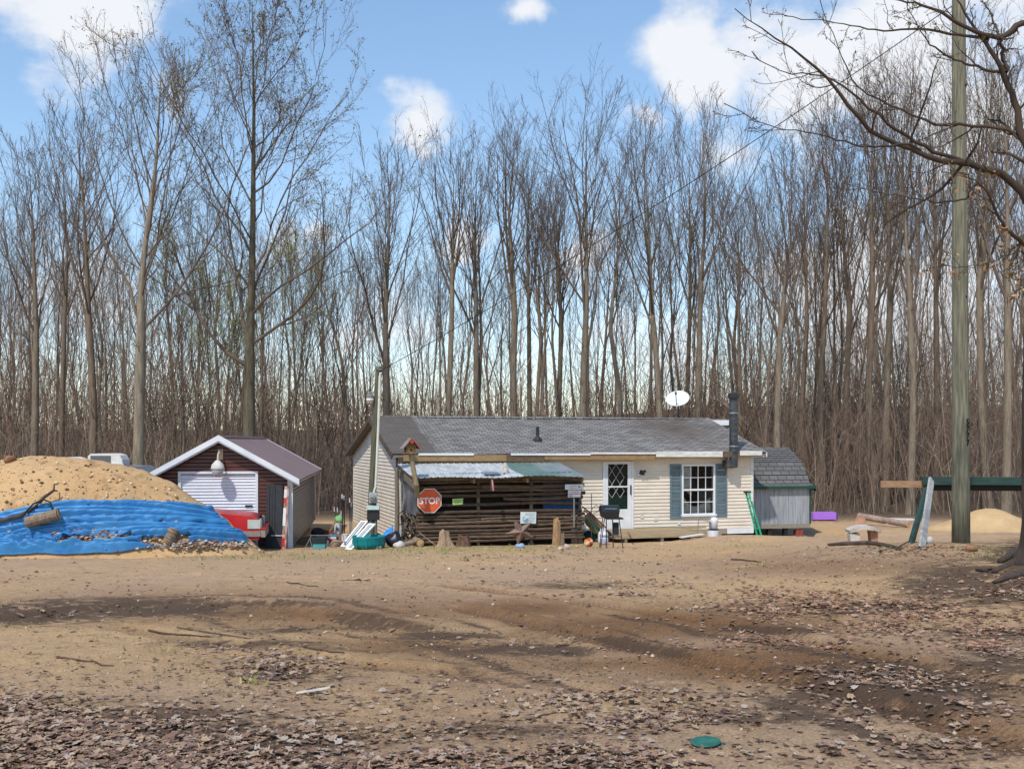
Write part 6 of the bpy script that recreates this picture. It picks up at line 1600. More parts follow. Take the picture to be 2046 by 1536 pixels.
def tree_geo(seed, H, r0, fork=.45, spread=1., nl=11, lean=(0, 0), dens=1., gn=1., limb_ang=(15, 36), rm=.0075, wav=.25, low=5, mxl=.46):
    """-> trunk (V,F), crown (V,F), twig tip points; base at the origin"""
    rg = np.random.default_rng(seed); n = 16; s = np.linspace(0, 1, n)
    x = lean[0] * s ** 1.3 + wav * np.interp(s, [0, .3, .55, .8, 1], np.concatenate([[0], rg.normal(size=4) * .8])); y = lean[1] * s + wav * np.interp(s, [0, .3, .55, .8, 1], np.concatenate([[0], rg.normal(size=4) * .8]))
    z = -.3 + (H * .93 + .3) * s
    tr = np.stack([x, y, z], -1)[None]
    R = (r0 * (1.18 * np.exp(-s * 22) * .45 + np.interp(s, [0, fork, fork + .12, 1], [1, .72, .52, .05])))[None]
    trunk = [tubes(tr, R, 12)]
    # limbs from the fork upward
    t = fork * .97 + (.93 - fork) * (np.arange(nl) + rg.random(nl)) / nl
    pos = np.stack([np.interp(t, s, tr[0, :, k]) for k in range(3)], -1); rad = np.interp(t, s, R[0])
    az = rg.random() * 6.28 + np.arange(nl) * 2.4 + rg.normal(size=nl) * .4; an = np.radians(rg.uniform(*limb_ang, nl)) * spread ** .5
    d = np.stack([np.sin(an) * np.cos(az), np.sin(an) * np.sin(az), np.cos(an)], -1)
    ln = np.minimum((H - pos[:, 2]) * rg.uniform(.72, 1.0, nl) * (1.0 - .12 * (spread > 1.3)), mxl * H) + .6
    npt = 9; LP = np.empty((nl, npt, 3)); LP[:, 0] = pos
    for j in range(1, npt):
        d = norm(d + np.array([0, 0, .13 / max(.6, spread)]) + .085 * gn * rg.normal(size=d.shape)); LP[:, j] = LP[:, j - 1] + d * (ln / (npt - 1))[:, None]
    LR = (rad * np.interp(t, [fork, fork + .1, 1], [.64, .46, .55]) * rg.uniform(.6, 1.0, nl))[:, None] * np.linspace(1, .16, npt)[None]; LR = np.maximum(LR, .012)
    crown = [tubes(LP, LR, 6)]
    k1, k2, k3 = int(7 * dens), int(6 * dens), max(2, int(4.6 * dens))
    A, AR = kids(rg, LP, LR, k1, .16, .97, (16, 42), (.32, .62), 6, (.40, .65), .12, .10 * gn, .010)
    B_, BR = kids(rg, tr[:, 9:], R[:, 9:], 9, .05, .98, (18, 42), (.3, .5), 6, (.3, .5), .12, .11 * gn, .010)
    A = np.concatenate([A, B_]); AR = np.concatenate([AR, BR]); crown.append(tubes(A, AR, 4))
    C, CR = kids(rg, A, AR, k2, .15, .98, (16, 44), (.28, .6), 4, (.45, .7), .10, .12 * gn, rm); crown.append(tubes(C, CR, 3))
    D, DR = kids(rg, C, CR, k3, .2, 1., (20, 50), (.35, .75), 3, (.5, .8), .06, .14 * gn, rm * .72); crown.append(tubes(D, DR, 3))
    if low:   # thin dead side branches on the bole
        E, ER = kids(rg, tr[:, 3:9], R[:, 3:9] * .16, low, .1, .95, (45, 80), (.14, .34), 6, (.6, 1.), .06, .16, .01)
        E2, ER2 = kids(rg, E, ER, 5, .2, 1., (25, 55), (.25, .5), 4, (.5, .7), .05, .15, rm); crown += [tubes(E, ER, 4), tubes(E2, ER2, 3)]
        D = np.concatenate([D, E2[:, [0, 2, 3]]])
    return merge(trunk), merge(crown), D

def buds(tips, seed, n, size, cols, name, m):
    rg = np.random.default_rng(seed); idx = rg.integers(0, len(tips), n); tt = rg.integers(1, tips.shape[1], n)
    c = tips[idx, tt] + rg.normal(size=(n, 3)) * size * .8
    a = norm(rg.normal(size=(n, 3))); b = norm(np.cross(a, rg.normal(size=(n, 3)))); sz = size * rg.uniform(.5, 1.2, (n, 1))
    V = np.stack([c - a * sz, c + b * sz * .45, c + a * sz, c - b * sz * .45], 1)
    return np_mesh(name, V, np.arange(4 * n).reshape(n, 4), m)

def put_tree(name, label, px, Y, geo, mt=M_BARK, mtw=M_TWIG, bud=None, group=None, z=None, cat='tree'):
    x = (px - CX) * Y / F_PX; z = gz(x, Y) if z is None else z
    t = thing(name, label, cat, (x, Y, z), group=group)
    (tv, tf), (cv, cf), tips = geo
    o = bpy.data.objects.new('trunk', np_mesh('trunk', tv, tf, mt, True)); link(o, t)
    o = bpy.data.objects.new('crown', np_mesh('crown', cv, cf, mtw, False)); link(o, t)
    if bud:
        o = bpy.data.objects.new('young_leaves', buds(tips, bud[0], bud[1], bud[2], None, 'young_leaves', bud[3])); link(o, t)
    return t
M_LEAFY = mat('leaf_yellow_green', rgb(168, 168, 82), rgb(140, 144, 70), scale=2, rough=.7, rnd=.1)
M_LEAFB = mat('leaf_olive', rgb(120, 116, 70), rgb(104, 96, 60), scale=2, rough=.7)
M_LEAFT = mat('leaf_dry_tan', rgb(186, 142, 100), rgb(150, 108, 74), scale=2, rough=.8)
def Hof(py, Y, px=1023):
    return CAMZ - (py - HZ) * Y / F_PX - gz((px - CX) * Y / F_PX, Y)

# (photo x of the foot, depth, photo y of the top, trunk width px, fork, spread, lean px at top, seed, density, limbs, label, bark)
PROM = [
    (66, 50, 290, 20, .50, .9, 0, 1, 1.0, 11, 'straight bare tree, leftmost of the tall trees behind the sand pile', 0),
    (185, 48, 215, 22, .48, 1.1, -18, 2, 1.0, 12, 'dark bare tree behind the white air conditioner of the camper', 1),
    (122, 56, 300, 15, .55, .8, 10, 31, .9, 10, 'slim tree between the two leftmost tall trees', 1),
    (775, 57, 300, 22, .42, .8, 4, 5, 1.0, 12, 'bushy many-stemmed tree rising just right of the meter post', 0),
    (700, 60, 430, 15, .36, 1.1, -60, 6, 1.0, 10, 'tree leaning left between the budding giant and the meter post', 0),
    (893, 58, 290, 16, .62, .85, 18, 7, .95, 10, 'tree with a broken knob halfway up its bole behind the roof', 0),
    (962, 60, 285, 17, .50, 1.0, -8, 8, .95, 10, 'slightly kinked tree left of the vent pipe above the roof', 0),
    (1030, 60, 230, 19, .55, .8, -6, 9, 1.0, 10, 'tall slender tree straight above the vent pipe', 0),
    (1065, 66, 330, 14, .55, .7, -10, 10, .95, 9, 'thin tree close right of the slender vent pipe tree', 1),
    (1118, 64, 360, 15, .55, .7, -8, 11, .95, 9, 'slim tree left of the tall forked tree mid roof', 1),
    (1165, 55, 185, 21, .46, 1.15, 2, 12, 1.1, 12, 'tall wide forked tree highest over the middle of the roof', 0),
    (1232, 60, 300, 15, .50, .75, 4, 13, .95, 9, 'thin tree just right of the wide forked tree', 0),
    (1318, 58, 235, 18, .48, 1.0, -20, 14, 1.0, 11, 'tree rising behind the satellite dish, leaning left', 0),
    (1402, 60, 210, 20, .45, 1.1, 6, 15, 1.05, 12, 'broad crowned tree right of the satellite dish', 0),
    (1378, 66, 270, 14, .5, .7, -6, 16, .95, 9, 'thin tree behind the satellite dish', 1),
    (1470, 62, 380, 14, .45, .8, 10, 17, .95, 9, 'slim tree over the stove pipe', 1),
    (1553, 50, 300, 20, .52, 1.0, 30, 18, 1.0, 11, 'smooth grey tree with an arched limb behind the gambrel shed', 0),
    (1604, 60, 290, 15, .50, .8, 4, 19, .95, 9, 'slim tree right behind the gambrel shed roof', 1),
    (1640, 56, 180, 18, .45, 1.0, 6, 20, 1.0, 11, 'tall tree right of the gambrel shed', 1),
    (1690, 60, 230, 17, .5, .8, -4, 21, 1.0, 10, 'tree between the purple box and the bench', 1),
    (1745, 52, 150, 19, .5, .9, 6, 22, 1.0, 11, 'first of the paired trunks left of the tan beam', 1),
    (1768, 55, 170, 17, .5, .8, 10, 23, 1.0, 10, 'second of the paired trunks left of the tan beam', 0),
    (1818, 48, 120, 19, .48, .9, -10, 24, 1.0, 11, 'tall trunk rising between the tan beam and the utility pole', 0),
    (1870, 56, 200, 17, .5, .9, 4, 25, 1.0, 10, 'trunk just left of the utility pole in the wood', 1),
    (1975, 50, 90, 19, .5, .9, -4, 26, 1.0, 11, 'trunk right of the utility pole with a twin beside it', 0),
    (2010, 48, 60, 22, .48, 1.0, -6, 27, 1.0, 11, 'thick rightmost trunk behind the sand heap', 0),
]
for (px, Y, top, w, fork, spr, ln, seed, dens, nl, lab, brk) in PROM:
    dens *= .9
    H = Hof(top, Y, px); k = Y / F_PX
    put_tree('bare_tree', lab, px, Y, tree_geo(seed, H, w * k * .42, fork, spr, nl, (ln * k, 0), dens, 1., wav=.18), M_BARKB if brk else M_BARK, group='bare trees at the edge of the wood')
# the two big trees at the left
Y = 43.; k = Y / F_PX
put_tree('pale_trunk_tree', 'large tree with a pale leaning trunk left of the garage roof', 276, Y, tree_geo(101, Hof(60, Y, 276), 12.5 * k, .40, 1.4, 14, (40 * k, 0), 1.15, 1.2, (18, 42), wav=.15, low=6, mxl=.42), bark_mat('bark_pale', (156, 144, 124), (112, 100, 84), (172, 160, 140)), M_TWIG, (3, 1800, .05, M_LEAFY))
Y = 46.
put_tree('budding_giant_tree', 'tallest tree of all, budding yellow green, rising behind the garage', 497, Y, tree_geo(118, Hof(-60, Y, 497), 14.5 * Y / F_PX, .30, 1.5, 21, (14 * Y / F_PX, 0), 1.25, 1.9, (26, 50), wav=.10, low=9, mxl=.36), bark_mat('bark_giant', (112, 104, 84), (76, 68, 54), (140, 132, 104)), M_TWIG, (4, 9000, .055, M_LEAFB))
# budding understorey trees round the giant
for i, (px, Y, top, seed) in enumerate(((350, 52, 470, 201), (420, 55, 520, 202), (560, 54, 470, 203), (610, 58, 500, 204), (455, 50, 610, 205))):
    put_tree('budding_young_tree', ['young tree with yellow green leaflets left of the garage ridge', 'slim budding tree just left of the budding giant', 'slim budding tree just right of the budding giant', 'budding young tree over the right end of the garage roof', 'low budding young tree close by the giant trunk'][i], px, Y, tree_geo(seed, Hof(top, Y, px), .09, .3, .9, 9, (0, 0), .9, 1.3, low=4), M_BARKB, M_TWIG, (seed, 2600, .045, M_LEAFY), group='budding young trees behind the garage')

# ---- the wood behind: individual trees from a few kinds, copied
def wood():
    rg = random.Random(21); kinds = []
    for i in range(9):
        geo = tree_geo(300 + i, 19., .105 + .014 * (i % 4), .42 + .04 * (i % 5), .6 + .06 * (i % 4), 8, (rg.uniform(-.8, .8), 0), .85, 1., wav=.25, low=5)
        kinds.append((np_mesh('trunk', geo[0][0], geo[0][1], M_BARKB if i % 3 else M_BARK, True), np_mesh('crown', geo[1][0], geo[1][1], M_TWIG, False)))
    spots = []
    for i in range(135):
        px = -130 + 2300 * (i + rg.random()) / 135; right = px > 1480
        Y = rg.uniform(60, 92) if not right else rg.uniform(52, 95)
        if rg.random() < .35: Y = rg.uniform(90, 125)
        top = np.interp(px, [-100, 100, 300, 500, 640, 760, 900, 1150, 1400, 1600, 1900, 2150], [380, 400, 400, 430, 470, 420, 430, 400, 360, 330, 250, 220]) + rg.uniform(-70, 190)
        spots.append((px, Y, top))
    for (px, Y, top) in spots:
        x = (px - CX) * Y / F_PX; z = gz(x, Y); H = CAMZ - (top - HZ) * Y / F_PX - z
        s = max(.42, min(1.5, H / 19.)); me = kinds[rg.randrange(len(kinds))]
        zone = next(('slender bare tree in the wood ' + a, 'slender trees ' + a) for lim, a in ((120, 'above the far left end of the sand pile'), (270, 'behind the camper roof'), (420, 'just left of the garage ridge'), (640, 'over the right slope of the garage roof'), (760, 'between the garage and the house gable'), (950, 'over the left part of the house roof'), (1180, 'over the middle of the house roof'), (1340, 'over the front door side of the house roof'), (1500, 'between the satellite dish and the stove pipe'), (1700, 'behind the grey gambrel shed and purple box'), (1850, 'behind the stone bench and tan beam'), (9999, 'around and right of the utility pole')) if px < lim)
        t = thing('slender_tree', zone[0], 'tree', (x, Y, z), rg.uniform(0, 6.28), group=zone[1])
        w = rg.uniform(.75, 1.15); t.scale = (s * w, s * w, s); t.rotation_euler[0] = rg.gauss(0, .035); t.rotation_euler[1] = rg.gauss(0, .035)
        for nm, m in zip(('trunk', 'crown'), me): link(bpy.data.objects.new(nm, m), t)
wood()

# ---- thicket and far woodland: a mass nobody could count
def thicket():
    rg = np.random.default_rng(77)
    def stems(n, pxr, Yr, Hr, r, seed, bias=None, kk=(4, 2)):
        px = rg.uniform(*pxr, n); Y = np.exp(rg.uniform(math.log(Yr[0]), math.log(Yr[1]), n)); X = (px - CX) * Y / F_PX; Z = ground_h(X, Y)
        Hh = rg.uniform(*Hr, n) * (np.interp(px, *bias) if bias else 1) * (.75 + 1.2 * (fbm(X * .12, Y * .05, seed + 3) + .5) ** 1.5)
        m = 4; Pn = np.empty((n, m, 3)); Pn[:, 0] = np.stack([X, Y, Z - .1], 1); d = norm(np.stack([rg.normal(size=n) * .13, rg.normal(size=n) * .13, np.ones(n)], 1))
        for j in range(1, m): d = norm(d + rg.normal(size=d.shape) * .10 + np.array([0, 0, .05])); Pn[:, j] = Pn[:, j - 1] + d * (Hh / (m - 1))[:, None]
        R = (r * rg.uniform(.5, 1.3, n))[:, None] * np.linspace(1, .3, m)[None]
        a = [tubes(Pn, R, 3)]
        K, KR = kids(rg, Pn, R, kk[0], .25, .98, (20, 55), (.2, .5), 3, (.5, .8), .06, .14, .007); a.append(tubes(K, KR, 3))
        K2, KR2 = kids(rg, K, KR, kk[1], .3, 1., (22, 55), (.3, .6), 2, (.5, .8), .0, .1, .005); a.append(tubes(K2, KR2, 3))
        V, Fq = merge(a)
        sz = [m * 3, kk[0] * 9, kk[0] * kk[1] * 6]; ids = np.concatenate([np.repeat(np.arange(n), q) for q in sz])
        pal = np.array([rgb(*q)[:3] for q in ((138, 118, 101), (108, 91, 78), (160, 143, 125), (124, 98, 82), (92, 78, 68), (148, 122, 103))]); col = pal[rg.integers(0, 6, n)] * rg.uniform(.75, 1.2, (n, 1))
        return V, Fq, col[ids]
    bias = ([-200, 300, 700, 1000, 1300, 1500, 1700, 2200], [1.15, 1.05, .85, .7, .8, 1.1, 1.4, 1.5])
    m = attr_mat('thicket_brown', noise=0, rough=.95)
    V, Fq, cc = stems(3900, (-200, 2250), (47, 75), (1.6, 4.6), .02, 1, bias)
    o = bpy.data.objects.new('thicket', np_mesh('thicket', V, Fq, m, False, cc)); link(o); tag(o, 'brown bare brush filling the foot of the wood behind the yard', 'thicket', kind='stuff')
    V, Fq, cc = stems(1300, (-200, 2250), (56, 110), (5, 13.5), .045, 5, ([-200, 500, 700, 1000, 1350, 1600, 2200], [1.05, 1., .9, .85, .9, 1.1, 1.2]), (9, 3))
    o = bpy.data.objects.new('sapling_growth', np_mesh('sapling_growth', V, Fq, m, False, cc)); link(o); tag(o, 'tangle of thin saplings standing among the larger trunks', 'saplings', kind='stuff')
    V, Fq, cc = stems(2300, (-200, 2250), (70, 210), (4, 12), .05, 2, bias)
    o = bpy.data.objects.new('far_woodland', np_mesh('far_woodland', V, Fq, m, False, cc)); link(o); tag(o, 'far brown wood beyond, reading as one mass between the trunks', 'woodland', kind='stuff')
thicket()

# ---- the big tree whose limbs reach in from the right edge
def reaching():
    Y0 = 16.6; rg = np.random.default_rng(9)
    bx_ = (2092 - CX) * Y0 / F_PX; t = thing('overhanging_tree', 'dark tree at the right edge whose long limbs reach over the yard', 'tree', (bx_, Y0, gz(bx_, Y0)))
    o = Vector((bx_, Y0, gz(bx_, Y0))); Q = lambda px, py, Y: np.array(P(px, py, Y) - o)
    def resample(pts, n):
        pts = np.array(pts); L = np.concatenate([[0], np.cumsum(np.linalg.norm(np.diff(pts, axis=0), axis=1))]); s = np.linspace(0, L[-1], n)
        return np.stack([np.interp(s, L, pts[:, k]) for k in range(3)], -1)
    # bole with root flare
    zs = np.array([-.25, -.05, .1, .3, .7, 1.5, 3, 5, 7, 9.5]); rr = np.array([.62, .52, .44, .38, .34, .32, .30, .27, .2, .12])
    b = MB()
    def fn(u, v):
        z = np.interp(v, np.linspace(0, 1, 10), zs); r = np.interp(v, np.linspace(0, 1, 10), rr); a = 2 * PI * u
        r = r * (1 + .30 * math.exp(-max(0, z + .1) * 3.5) * math.sin(5 * a + 1) + .05 * math.sin(9 * a + z))
        return (r * math.cos(a) + .02 * z - .12 * math.sin(z * .35), r * math.sin(a), z)
    b.sheet(30, 40, fn).build('trunk', bark_mat('bark_oak', (86, 74, 64), (58, 48, 42), (108, 96, 84)), t, smooth=True)
    for i, pts in enumerate((((2072, 1108), (2030, 1128), (1985, 1140), (1950, 1138)), ((2085, 1120), (2055, 1145), (2010, 1158), (1985, 1165)), ((2060, 1100), (2020, 1112), (1998, 1124)))):
        ln = [G(*q) - o + Vector((0, 0, .03)) for q in pts]; MB().tube(ln, [.10, .07, .045, .02][:len(ln)], 8).build('root', MATS['bark_oak'], t, smooth=True)
    LIMBS = [
        ([(2085, 470), (2046, 388), (2006, 345), (1921, 329), (1856, 313), (1800, 290), (1742, 270), (1713, 234), (1677, 186), (1644, 143), (1608, 114), (1546, 75), (1504, 46), (1468, 15)], (16.6, 15.2), .105),
        ([(1990, 342), (1921, 322), (1860, 300), (1823, 280), (1768, 244), (1725, 208), (1683, 169), (1640, 148), (1570, 147), (1530, 130), (1502, 105)], (16.5, 15.8), .06),
        ([(2080, 330), (2046, 283), (2028, 260), (1986, 251), (1882, 252), (1833, 238), (1781, 208), (1740, 195), (1700, 160), (1660, 60), (1640, 0)], (16.6, 16.8), .055),
        ([(2085, 380), (2046, 280), (2030, 215), (2019, 182), (2006, 143), (1980, 105), (1954, 68), (1918, 10), (1890, -40)], (16.6, 16.2), .12),
        ([(2080, 80), (2046, 39), (2019, 62), (1996, 75), (1954, 68), (1908, 42), (1856, 13), (1807, 2), (1730, -6)], (16.6, 15.8), .085),
        ([(2090, 520), (2046, 485), (2019, 469), (1996, 436), (1980, 397), (1954, 358), (1900, 340)], (16.6, 15.6), .07),
        ([(2010, 150), (1999, 146), (1937, 130), (1875, 104), (1846, 75), (1817, 20), (1800, -20)], (16.5, 15.9), .04),
        ([(1975, 78), (1924, 73), (1856, 60), (1758, 62), (1693, 49), (1628, 42), (1569, 29)], (16.3, 15.6), .04),
        ([(1840, 300), (1826, 287), (1742, 295), (1693, 287), (1644, 267), (1556, 257), (1507, 241), (1449, 205)], (15.8, 15.2), .032),
        ([(2010, 145), (1998, 80), (1985, 40), (1960, -10)], (16.4, 16.9), .06),
        ([(2092, 640), (2046, 500), (2025, 505), (1960, 530), (1920, 535), (1870, 525)], (16.6, 15.9), .03),
        ([(1960, 340), (1935, 400), (1870, 405), (1800, 392), (1720, 380), (1660, 372)], (16.2, 15.5), .028),
        ([(2040, 470), (2030, 520), (2046, 560), (2020, 600)], (16.6, 16.2), .02),
    ]
    crown = []; tips = []
    n = 26; LP, LR = [], []
    for pts, (ya, yb), r in LIMBS:
        m = len(pts); ln = resample([Q(px, py, ya + (yb - ya) * i / (m - 1)) for i, (px, py) in enumerate(pts)], n)
        for _ in range(1): ln[1:-1] = .25 * ln[:-2] + .5 * ln[1:-1] + .25 * ln[2:]
        ln += rg.normal(size=ln.shape) * .012; LP.append(ln); LR.append(.66 * r * np.linspace(1, .06, n) ** 1.0)
    LP = np.array(LP); LR = np.maximum(np.array(LR), .007); crown.append(tubes(LP, LR, 8))
    A, AR = kids(rg, LP, LR, 10, .12, .97, (28, 62), (.08, .30), 8, (.35, .6), .05, .16, .006); crown.append(tubes(A, AR, 5))
    B_, BR = kids(rg, A, AR, 6, .15, .98, (25, 60), (.2, .5), 5, (.45, .7), .04, .18, .0042); crown.append(tubes(B_, BR, 3))
    C, CR = kids(rg, B_, BR, 3, .3, 1., (25, 55), (.25, .6), 3, (.5, .8), .03, .16, .0032); crown.append(tubes(C, CR, 3))
    V, Fq = merge(crown); ob = bpy.data.objects.new('crown', np_mesh('crown', V, Fq, M_TWIGB, True)); link(ob, t)
    ob = bpy.data.objects.new('young_leaves', buds(C, 5, 1500, .022, None, 'young_leaves', M_LEAFB)); link(ob, t)
    near = C[(C[:, 0, 0] > -2.4) & (C[:, 0, 2] < 6.4)]
    if len(near) > 4: ob = bpy.data.objects.new('dry_leaves', buds(near, 6, 160, .05, None, 'dry_leaves', M_LEAFT)); link(ob, t)
reaching()
# ------------------------------------------------------------------ leaf litter, pebbles, grass
def litter():
    rg = np.random.default_rng(3)
    # leaf outline: five-lobed, folded along the midrib, edges curled
    out = np.array([(0, -.5), (.22, -.36), (.48, -.30), (.34, -.08), (.55, .16), (.27, .17), (.14, .30), (0, .56), (-.14, .30), (-.27, .17), (-.55, .16), (-.34, -.08), (-.48, -.30), (-.22, -.36)])
    base = np.concatenate([[(0, 0)], out]); nb = len(base)
    fan = np.array([(0, i, i % (nb - 1) + 1) for i in range(1, nb)])
    # candidates over the visible ground, denser where the photo has drifts
    n = 300000; px = rg.uniform(-60, 2106, n); py = 1086 + 470 * rg.random(n) ** .8
    X = np.empty(n); Y = np.empty(n)
    for a in range(0, n, 30000):
        X[a:a + 30000], Y[a:a + 30000], _ = hit(px[a:a + 30000], py[a:a + 30000])
    jx = px + 60 * fbm(X * .9, Y * .9, 51); jy = py + 22 * fbm(X * .9, Y * .9, 61) * np.clip(9 / Y, .3, 1)
    d = blobs(jx, jy, LEAFD); d = d * (0.25 + 1.1 * sstep(.38, .62, fbm(X * 1.6, Y * 1.6, 33) + .5)) + .004
    # constant density per ground area: pixels near the camera cover less ground
    area = (Y / 6.0) ** 2.2
    keep = rg.random(n) < np.clip(d * .33 * area ** .25, 0, 1)
    X, Y, d = X[keep], Y[keep], d[keep]; n = len(X)
    print('leaves', n)
    size = rg.uniform(.032, .085, n) * np.clip(Y / 11, .85, 1.25)
    rot = rg.random(n) * 6.28; tx = rg.normal(size=n) * .16; ty = rg.normal(size=n) * .16; curl = rg.uniform(-.4, .55, n); fold = rg.uniform(-.15, .45, n)
    p = base[None] * size[:, None, None] * (1 + .25 * rg.normal(size=(n, nb, 2)) * .6)
    p[:, 0] = 0
    asp = rg.uniform(.6, 1, n)[:, None]; lx, ly = p[..., 0] * asp, p[..., 1]
    lz = (fold[:, None] * np.abs(lx) * .8 + curl[:, None] * (ly ** 2 + lx ** 2) / size[:, None] * 1.1) + lx * tx[:, None] + ly * ty[:, None]
    c, s = np.cos(rot)[:, None], np.sin(rot)[:, None]
    z0 = ground_h(X, Y) + .008 + rg.random(n) * .025 * np.clip(d * 2, .2, 1)
    lz = lz - np.minimum(lz.min(1, keepdims=True), 0) * .8
    V = np.stack([X[:, None] + lx * c - ly * s, Y[:, None] + lx * s + ly * c, z0[:, None] + lz], -1)
    Fc = fan[None] + nb * np.arange(n)[:, None, None]
    pal = np.array([rgb(*q)[:3] for q in ((176, 148, 124), (150, 118, 96), (122, 94, 78), (196, 176, 156), (186, 158, 128), (140, 116, 104), (104, 82, 70), (208, 196, 182))])
    ci = rg.choice(len(pal), n, p=[.2, .22, .19, .08, .12, .1, .08, .01]); col = pal[ci] * rg.uniform(.7, 1.2, (n, 1)); col = col * np.minimum(1, .42 / col.max(1, keepdims=True))
    # the drift at the right is redder, dry oak leaves
    ppx, ppy = proj(X, Y, z0); red = ((ppx > 1450) & (ppy < 1300))[:, None]
    col = np.where(red, col * np.array([1.02, .88, .82]), col)
    cols = np.repeat(col, nb, 0).reshape(n, nb, 3) * np.where(np.arange(nb) == 0, .8, 1.)[None, :, None] * rg.uniform(.9, 1.1, (n, nb, 1))
    m = attr_mat('dead_leaf', noise=.15, nscale=60, bump=0, rough=.75)
    o = bpy.data.objects.new('leaf_litter', np_mesh('leaf_litter', V, Fc.reshape(-1, 3), m, False, cols.reshape(-1, 3))); link(o)
    tag(o, 'dead brown leaves scattered and drifted over the bare dirt yard', 'leaf litter', kind='stuff')
    # leaves caught on the tarp's torn bays
    n = 760; px = np.concatenate([rg.normal(205, 50, 330), rg.normal(400, 60, 250), rg.uniform(0, 480, 180)]); py = np.concatenate([rg.normal(1081, 8, 330), rg.normal(1090, 5, 250), rg.uniform(1030, 1095, 180)])
    X, Y, Z = hit(px, py, both_h); size = rg.uniform(.05, .11, n); rot = rg.random(n) * 6.28
    lx, ly = base[None, :, 0] * size[:, None], base[None, :, 1] * size[:, None]; c, s = np.cos(rot)[:, None], np.sin(rot)[:, None]
    V = np.stack([X[:, None] + lx * c - ly * s, Y[:, None] - .08 + (lx * s + ly * c) * .7, Z[:, None] + .05 + rg.normal(size=(n, 1)) * .02 + (lx * s + ly * c) * .5 + .3 * np.abs(lx) * rg.uniform(-1, 1, (n, 1))], -1)
    col = pal[rg.choice(7, n)] * rg.uniform(.6, 1.0, (n, 1))
    o = bpy.data.objects.new('tarp_leaves', np_mesh('tarp_leaves', V, (fan[None] + nb * np.arange(n)[:, None, None]).reshape(-1, 3), m, False, np.repeat(col, nb, 0))); link(o)
    tag(o, 'dead leaves heaped in the folds and tears of the blue tarp', 'leaves', kind='stuff')
litter()

def crumbs():
    # broken leaf bits, bark chips and clods: everywhere on the bare dirt
    rg = np.random.default_rng(31); n = 60000; px = rg.uniform(-60, 2106, n); py = 1092 + 450 * rg.random(n) ** 1.1
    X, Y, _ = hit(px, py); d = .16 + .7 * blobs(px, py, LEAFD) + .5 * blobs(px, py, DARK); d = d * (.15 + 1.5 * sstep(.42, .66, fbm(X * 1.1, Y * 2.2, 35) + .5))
    k = rg.random(n) < np.clip(d, 0, 1); X, Y = X[k], Y[k]; n = len(X); s = rg.gamma(2.2, .0065, n).clip(.006, .035) * np.clip(Y / 12, .8, 1.15)
    a = rg.random(n) * 6.28; c_, s_ = np.cos(a), np.sin(a); asp = rg.uniform(.25, .8, n); Z = ground_h(X, Y) + .006
    q = np.array([(-1, 0), (0, -1), (1, 0), (0, 1)]); V = np.stack([X[:, None] + s[:, None] * (q[:, 0] * c_[:, None] - q[:, 1] * (asp * s_)[:, None]), Y[:, None] + s[:, None] * (q[:, 0] * s_[:, None] + q[:, 1] * (asp * c_)[:, None]), Z[:, None] + s[:, None] * rg.uniform(-.1, .6, (n, 4))], -1)
    pal = np.array([rgb(*q_)[:3] for q_ in ((92, 72, 56), (112, 88, 68), (132, 102, 78), (160, 132, 108), (74, 58, 48), (186, 164, 142))]); col = pal[rg.choice(6, n, p=[.27, .22, .18, .12, .15, .06])]
    o = bpy.data.objects.new('dirt_crumbs', np_mesh('dirt_crumbs', V, np.arange(4 * n).reshape(n, 4), MATS['dead_leaf'], False, np.repeat(col, 4, 0))); link(o)
    tag(o, 'dark leaf crumbs and bark chips strewn over the dirt yard', 'crumbs', kind='stuff')
crumbs()

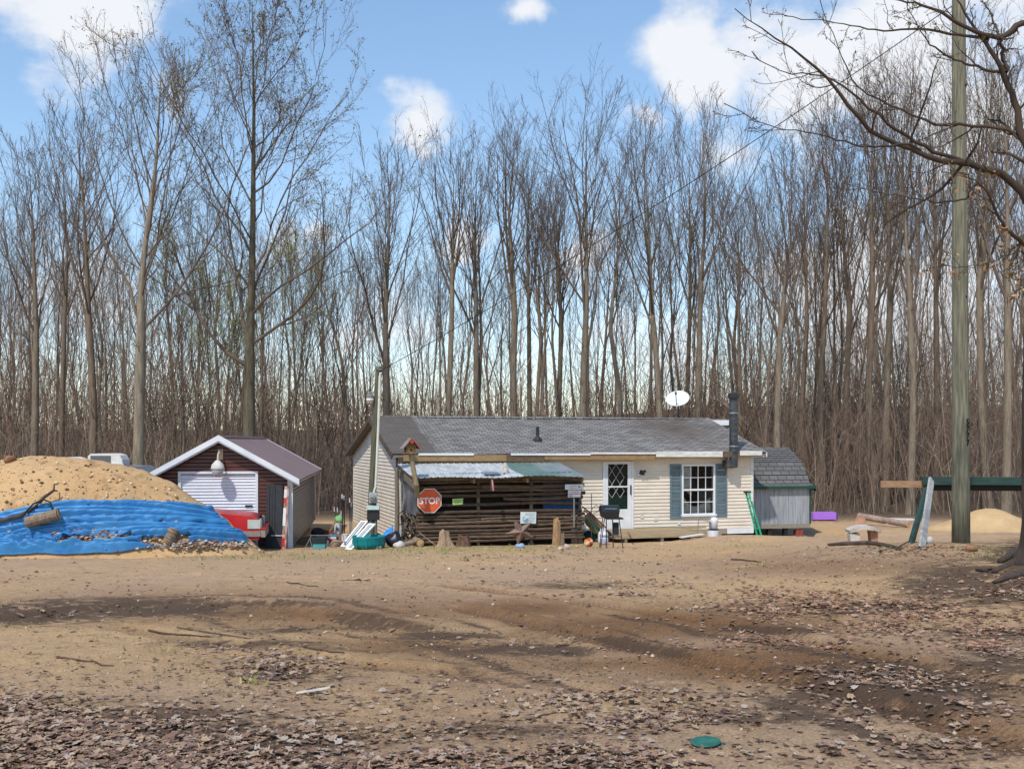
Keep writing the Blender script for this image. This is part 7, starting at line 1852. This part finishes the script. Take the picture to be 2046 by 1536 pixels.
def pebbles():
    rg = np.random.default_rng(8); n = 22000; px = rg.uniform(-60, 2106, n); py = 1090 + 450 * rg.random(n)
    X, Y = np.empty(n), np.empty(n)
    for a in range(0, n, 22000): X[a:a + 22000], Y[a:a + 22000], _ = hit(px[a:a + 22000], py[a:a + 22000])
    gvl = blobs(px, py, [(1120, 1130, 220, 22, 1.), (1500, 1085, 160, 12, 1.), (1650, 1130, 250, 30, .7), (800, 1290, 120, 20, .6), (1700, 1180, 250, 25, .6)]) + .22
    k = rg.random(n) < gvl; X, Y = X[k], Y[k]; n = len(X)
    r = rg.gamma(2., .0042, n).clip(.004, .03) * np.clip(Y / 12, .8, 1.9)
    oc = np.array([(1, 0, 0), (0, 1, 0), (-1, 0, 0), (0, -1, 0), (0, 0, .7), (0, 0, -.7)]); fc = np.array([(0, 1, 4), (1, 2, 4), (2, 3, 4), (3, 0, 4), (1, 0, 5), (2, 1, 5), (3, 2, 5), (0, 3, 5)])
    a = rg.random(n) * 6.28; c, s = np.cos(a)[:, None], np.sin(a)[:, None]; q = oc[None] * rg.uniform(.6, 1.4, (n, 6, 1)) * r[:, None, None]
    V = np.stack([X[:, None] + q[..., 0] * c - q[..., 1] * s, Y[:, None] + q[..., 0] * s + q[..., 1] * c, (ground_h(X, Y) + r * .2)[:, None] + q[..., 2]], -1)
    pal = np.array([rgb(*q_)[:3] for q_ in ((196, 176, 150), (150, 124, 100), (120, 104, 92), (170, 132, 100), (96, 78, 64))]); col = pal[rg.integers(0, 5, n)] * rg.uniform(.8, 1.1, (n, 1))
    o = bpy.data.objects.new('pebbles', np_mesh('pebbles', V, (fc[None] + 6 * np.arange(n)[:, None, None]).reshape(-1, 3), MATS['stone_col'], False, np.repeat(col, 6, 0))); link(o)
    tag(o, 'small pebbles and clods strewn over the dirt yard', 'pebbles', kind='stuff')
pebbles()

def grass():
    rg = np.random.default_rng(18); n = 90000; px = rg.uniform(250, 2046, n); py = rg.uniform(1080, 1400, n)
    G2 = GRASS + [(330, 1305, 12, 3, .8), (500, 1366, 18, 3, .8), (620, 1394, 12, 2, .8), (1470, 1080, 16, 5, 3.), (1780, 1098, 14, 4, 3.), (1520, 1127, 7, 3, 3.), (830, 1100, 25, 4, 2.), (1040, 1092, 60, 5, 1.2), (1160, 1100, 14, 4, 2.), (250, 1300, 10, 2, .5)]
    X, Y, _ = [np.concatenate(q) for q in zip(*[hit(px[a:a + 30000], py[a:a + 30000]) for a in range(0, n, 30000)])]
    jit = .3 + sstep(.4, .62, fbm(X * 2.5, Y * 2.5, 12) + .5)
    k = rg.random(n) < np.clip(blobs(px, py, G2) * jit, 0, 1) * .8; X, Y = X[k], Y[k]; n = len(X); Z = ground_h(X, Y)
    h = rg.uniform(.03, .10, n); a = rg.random(n) * 6.28; w = .011; dx, dy = np.cos(a), np.sin(a); lx, ly = rg.normal(size=n) * .6 * h, rg.normal(size=n) * .6 * h
    V = np.stack([np.stack([X - dx * w, Y - dy * w, Z - .01], 1), np.stack([X + dx * w, Y + dy * w, Z - .01], 1), np.stack([X + lx, Y + ly, Z + h], 1)], 1)
    pal = np.array([rgb(*q)[:3] for q in ((124, 134, 66), (154, 148, 92), (176, 158, 110), (96, 120, 54))]); col = pal[rg.integers(0, 4, n)]
    o = bpy.data.objects.new('grass', np_mesh('grass', V, np.arange(3 * n).reshape(n, 3), attr_mat('grass_blade', noise=0, rough=.8), False, np.repeat(col, 3, 0))); link(o)
    tag(o, 'thin patchy short grass along the edge of the yard', 'grass', kind='stuff')
grass()
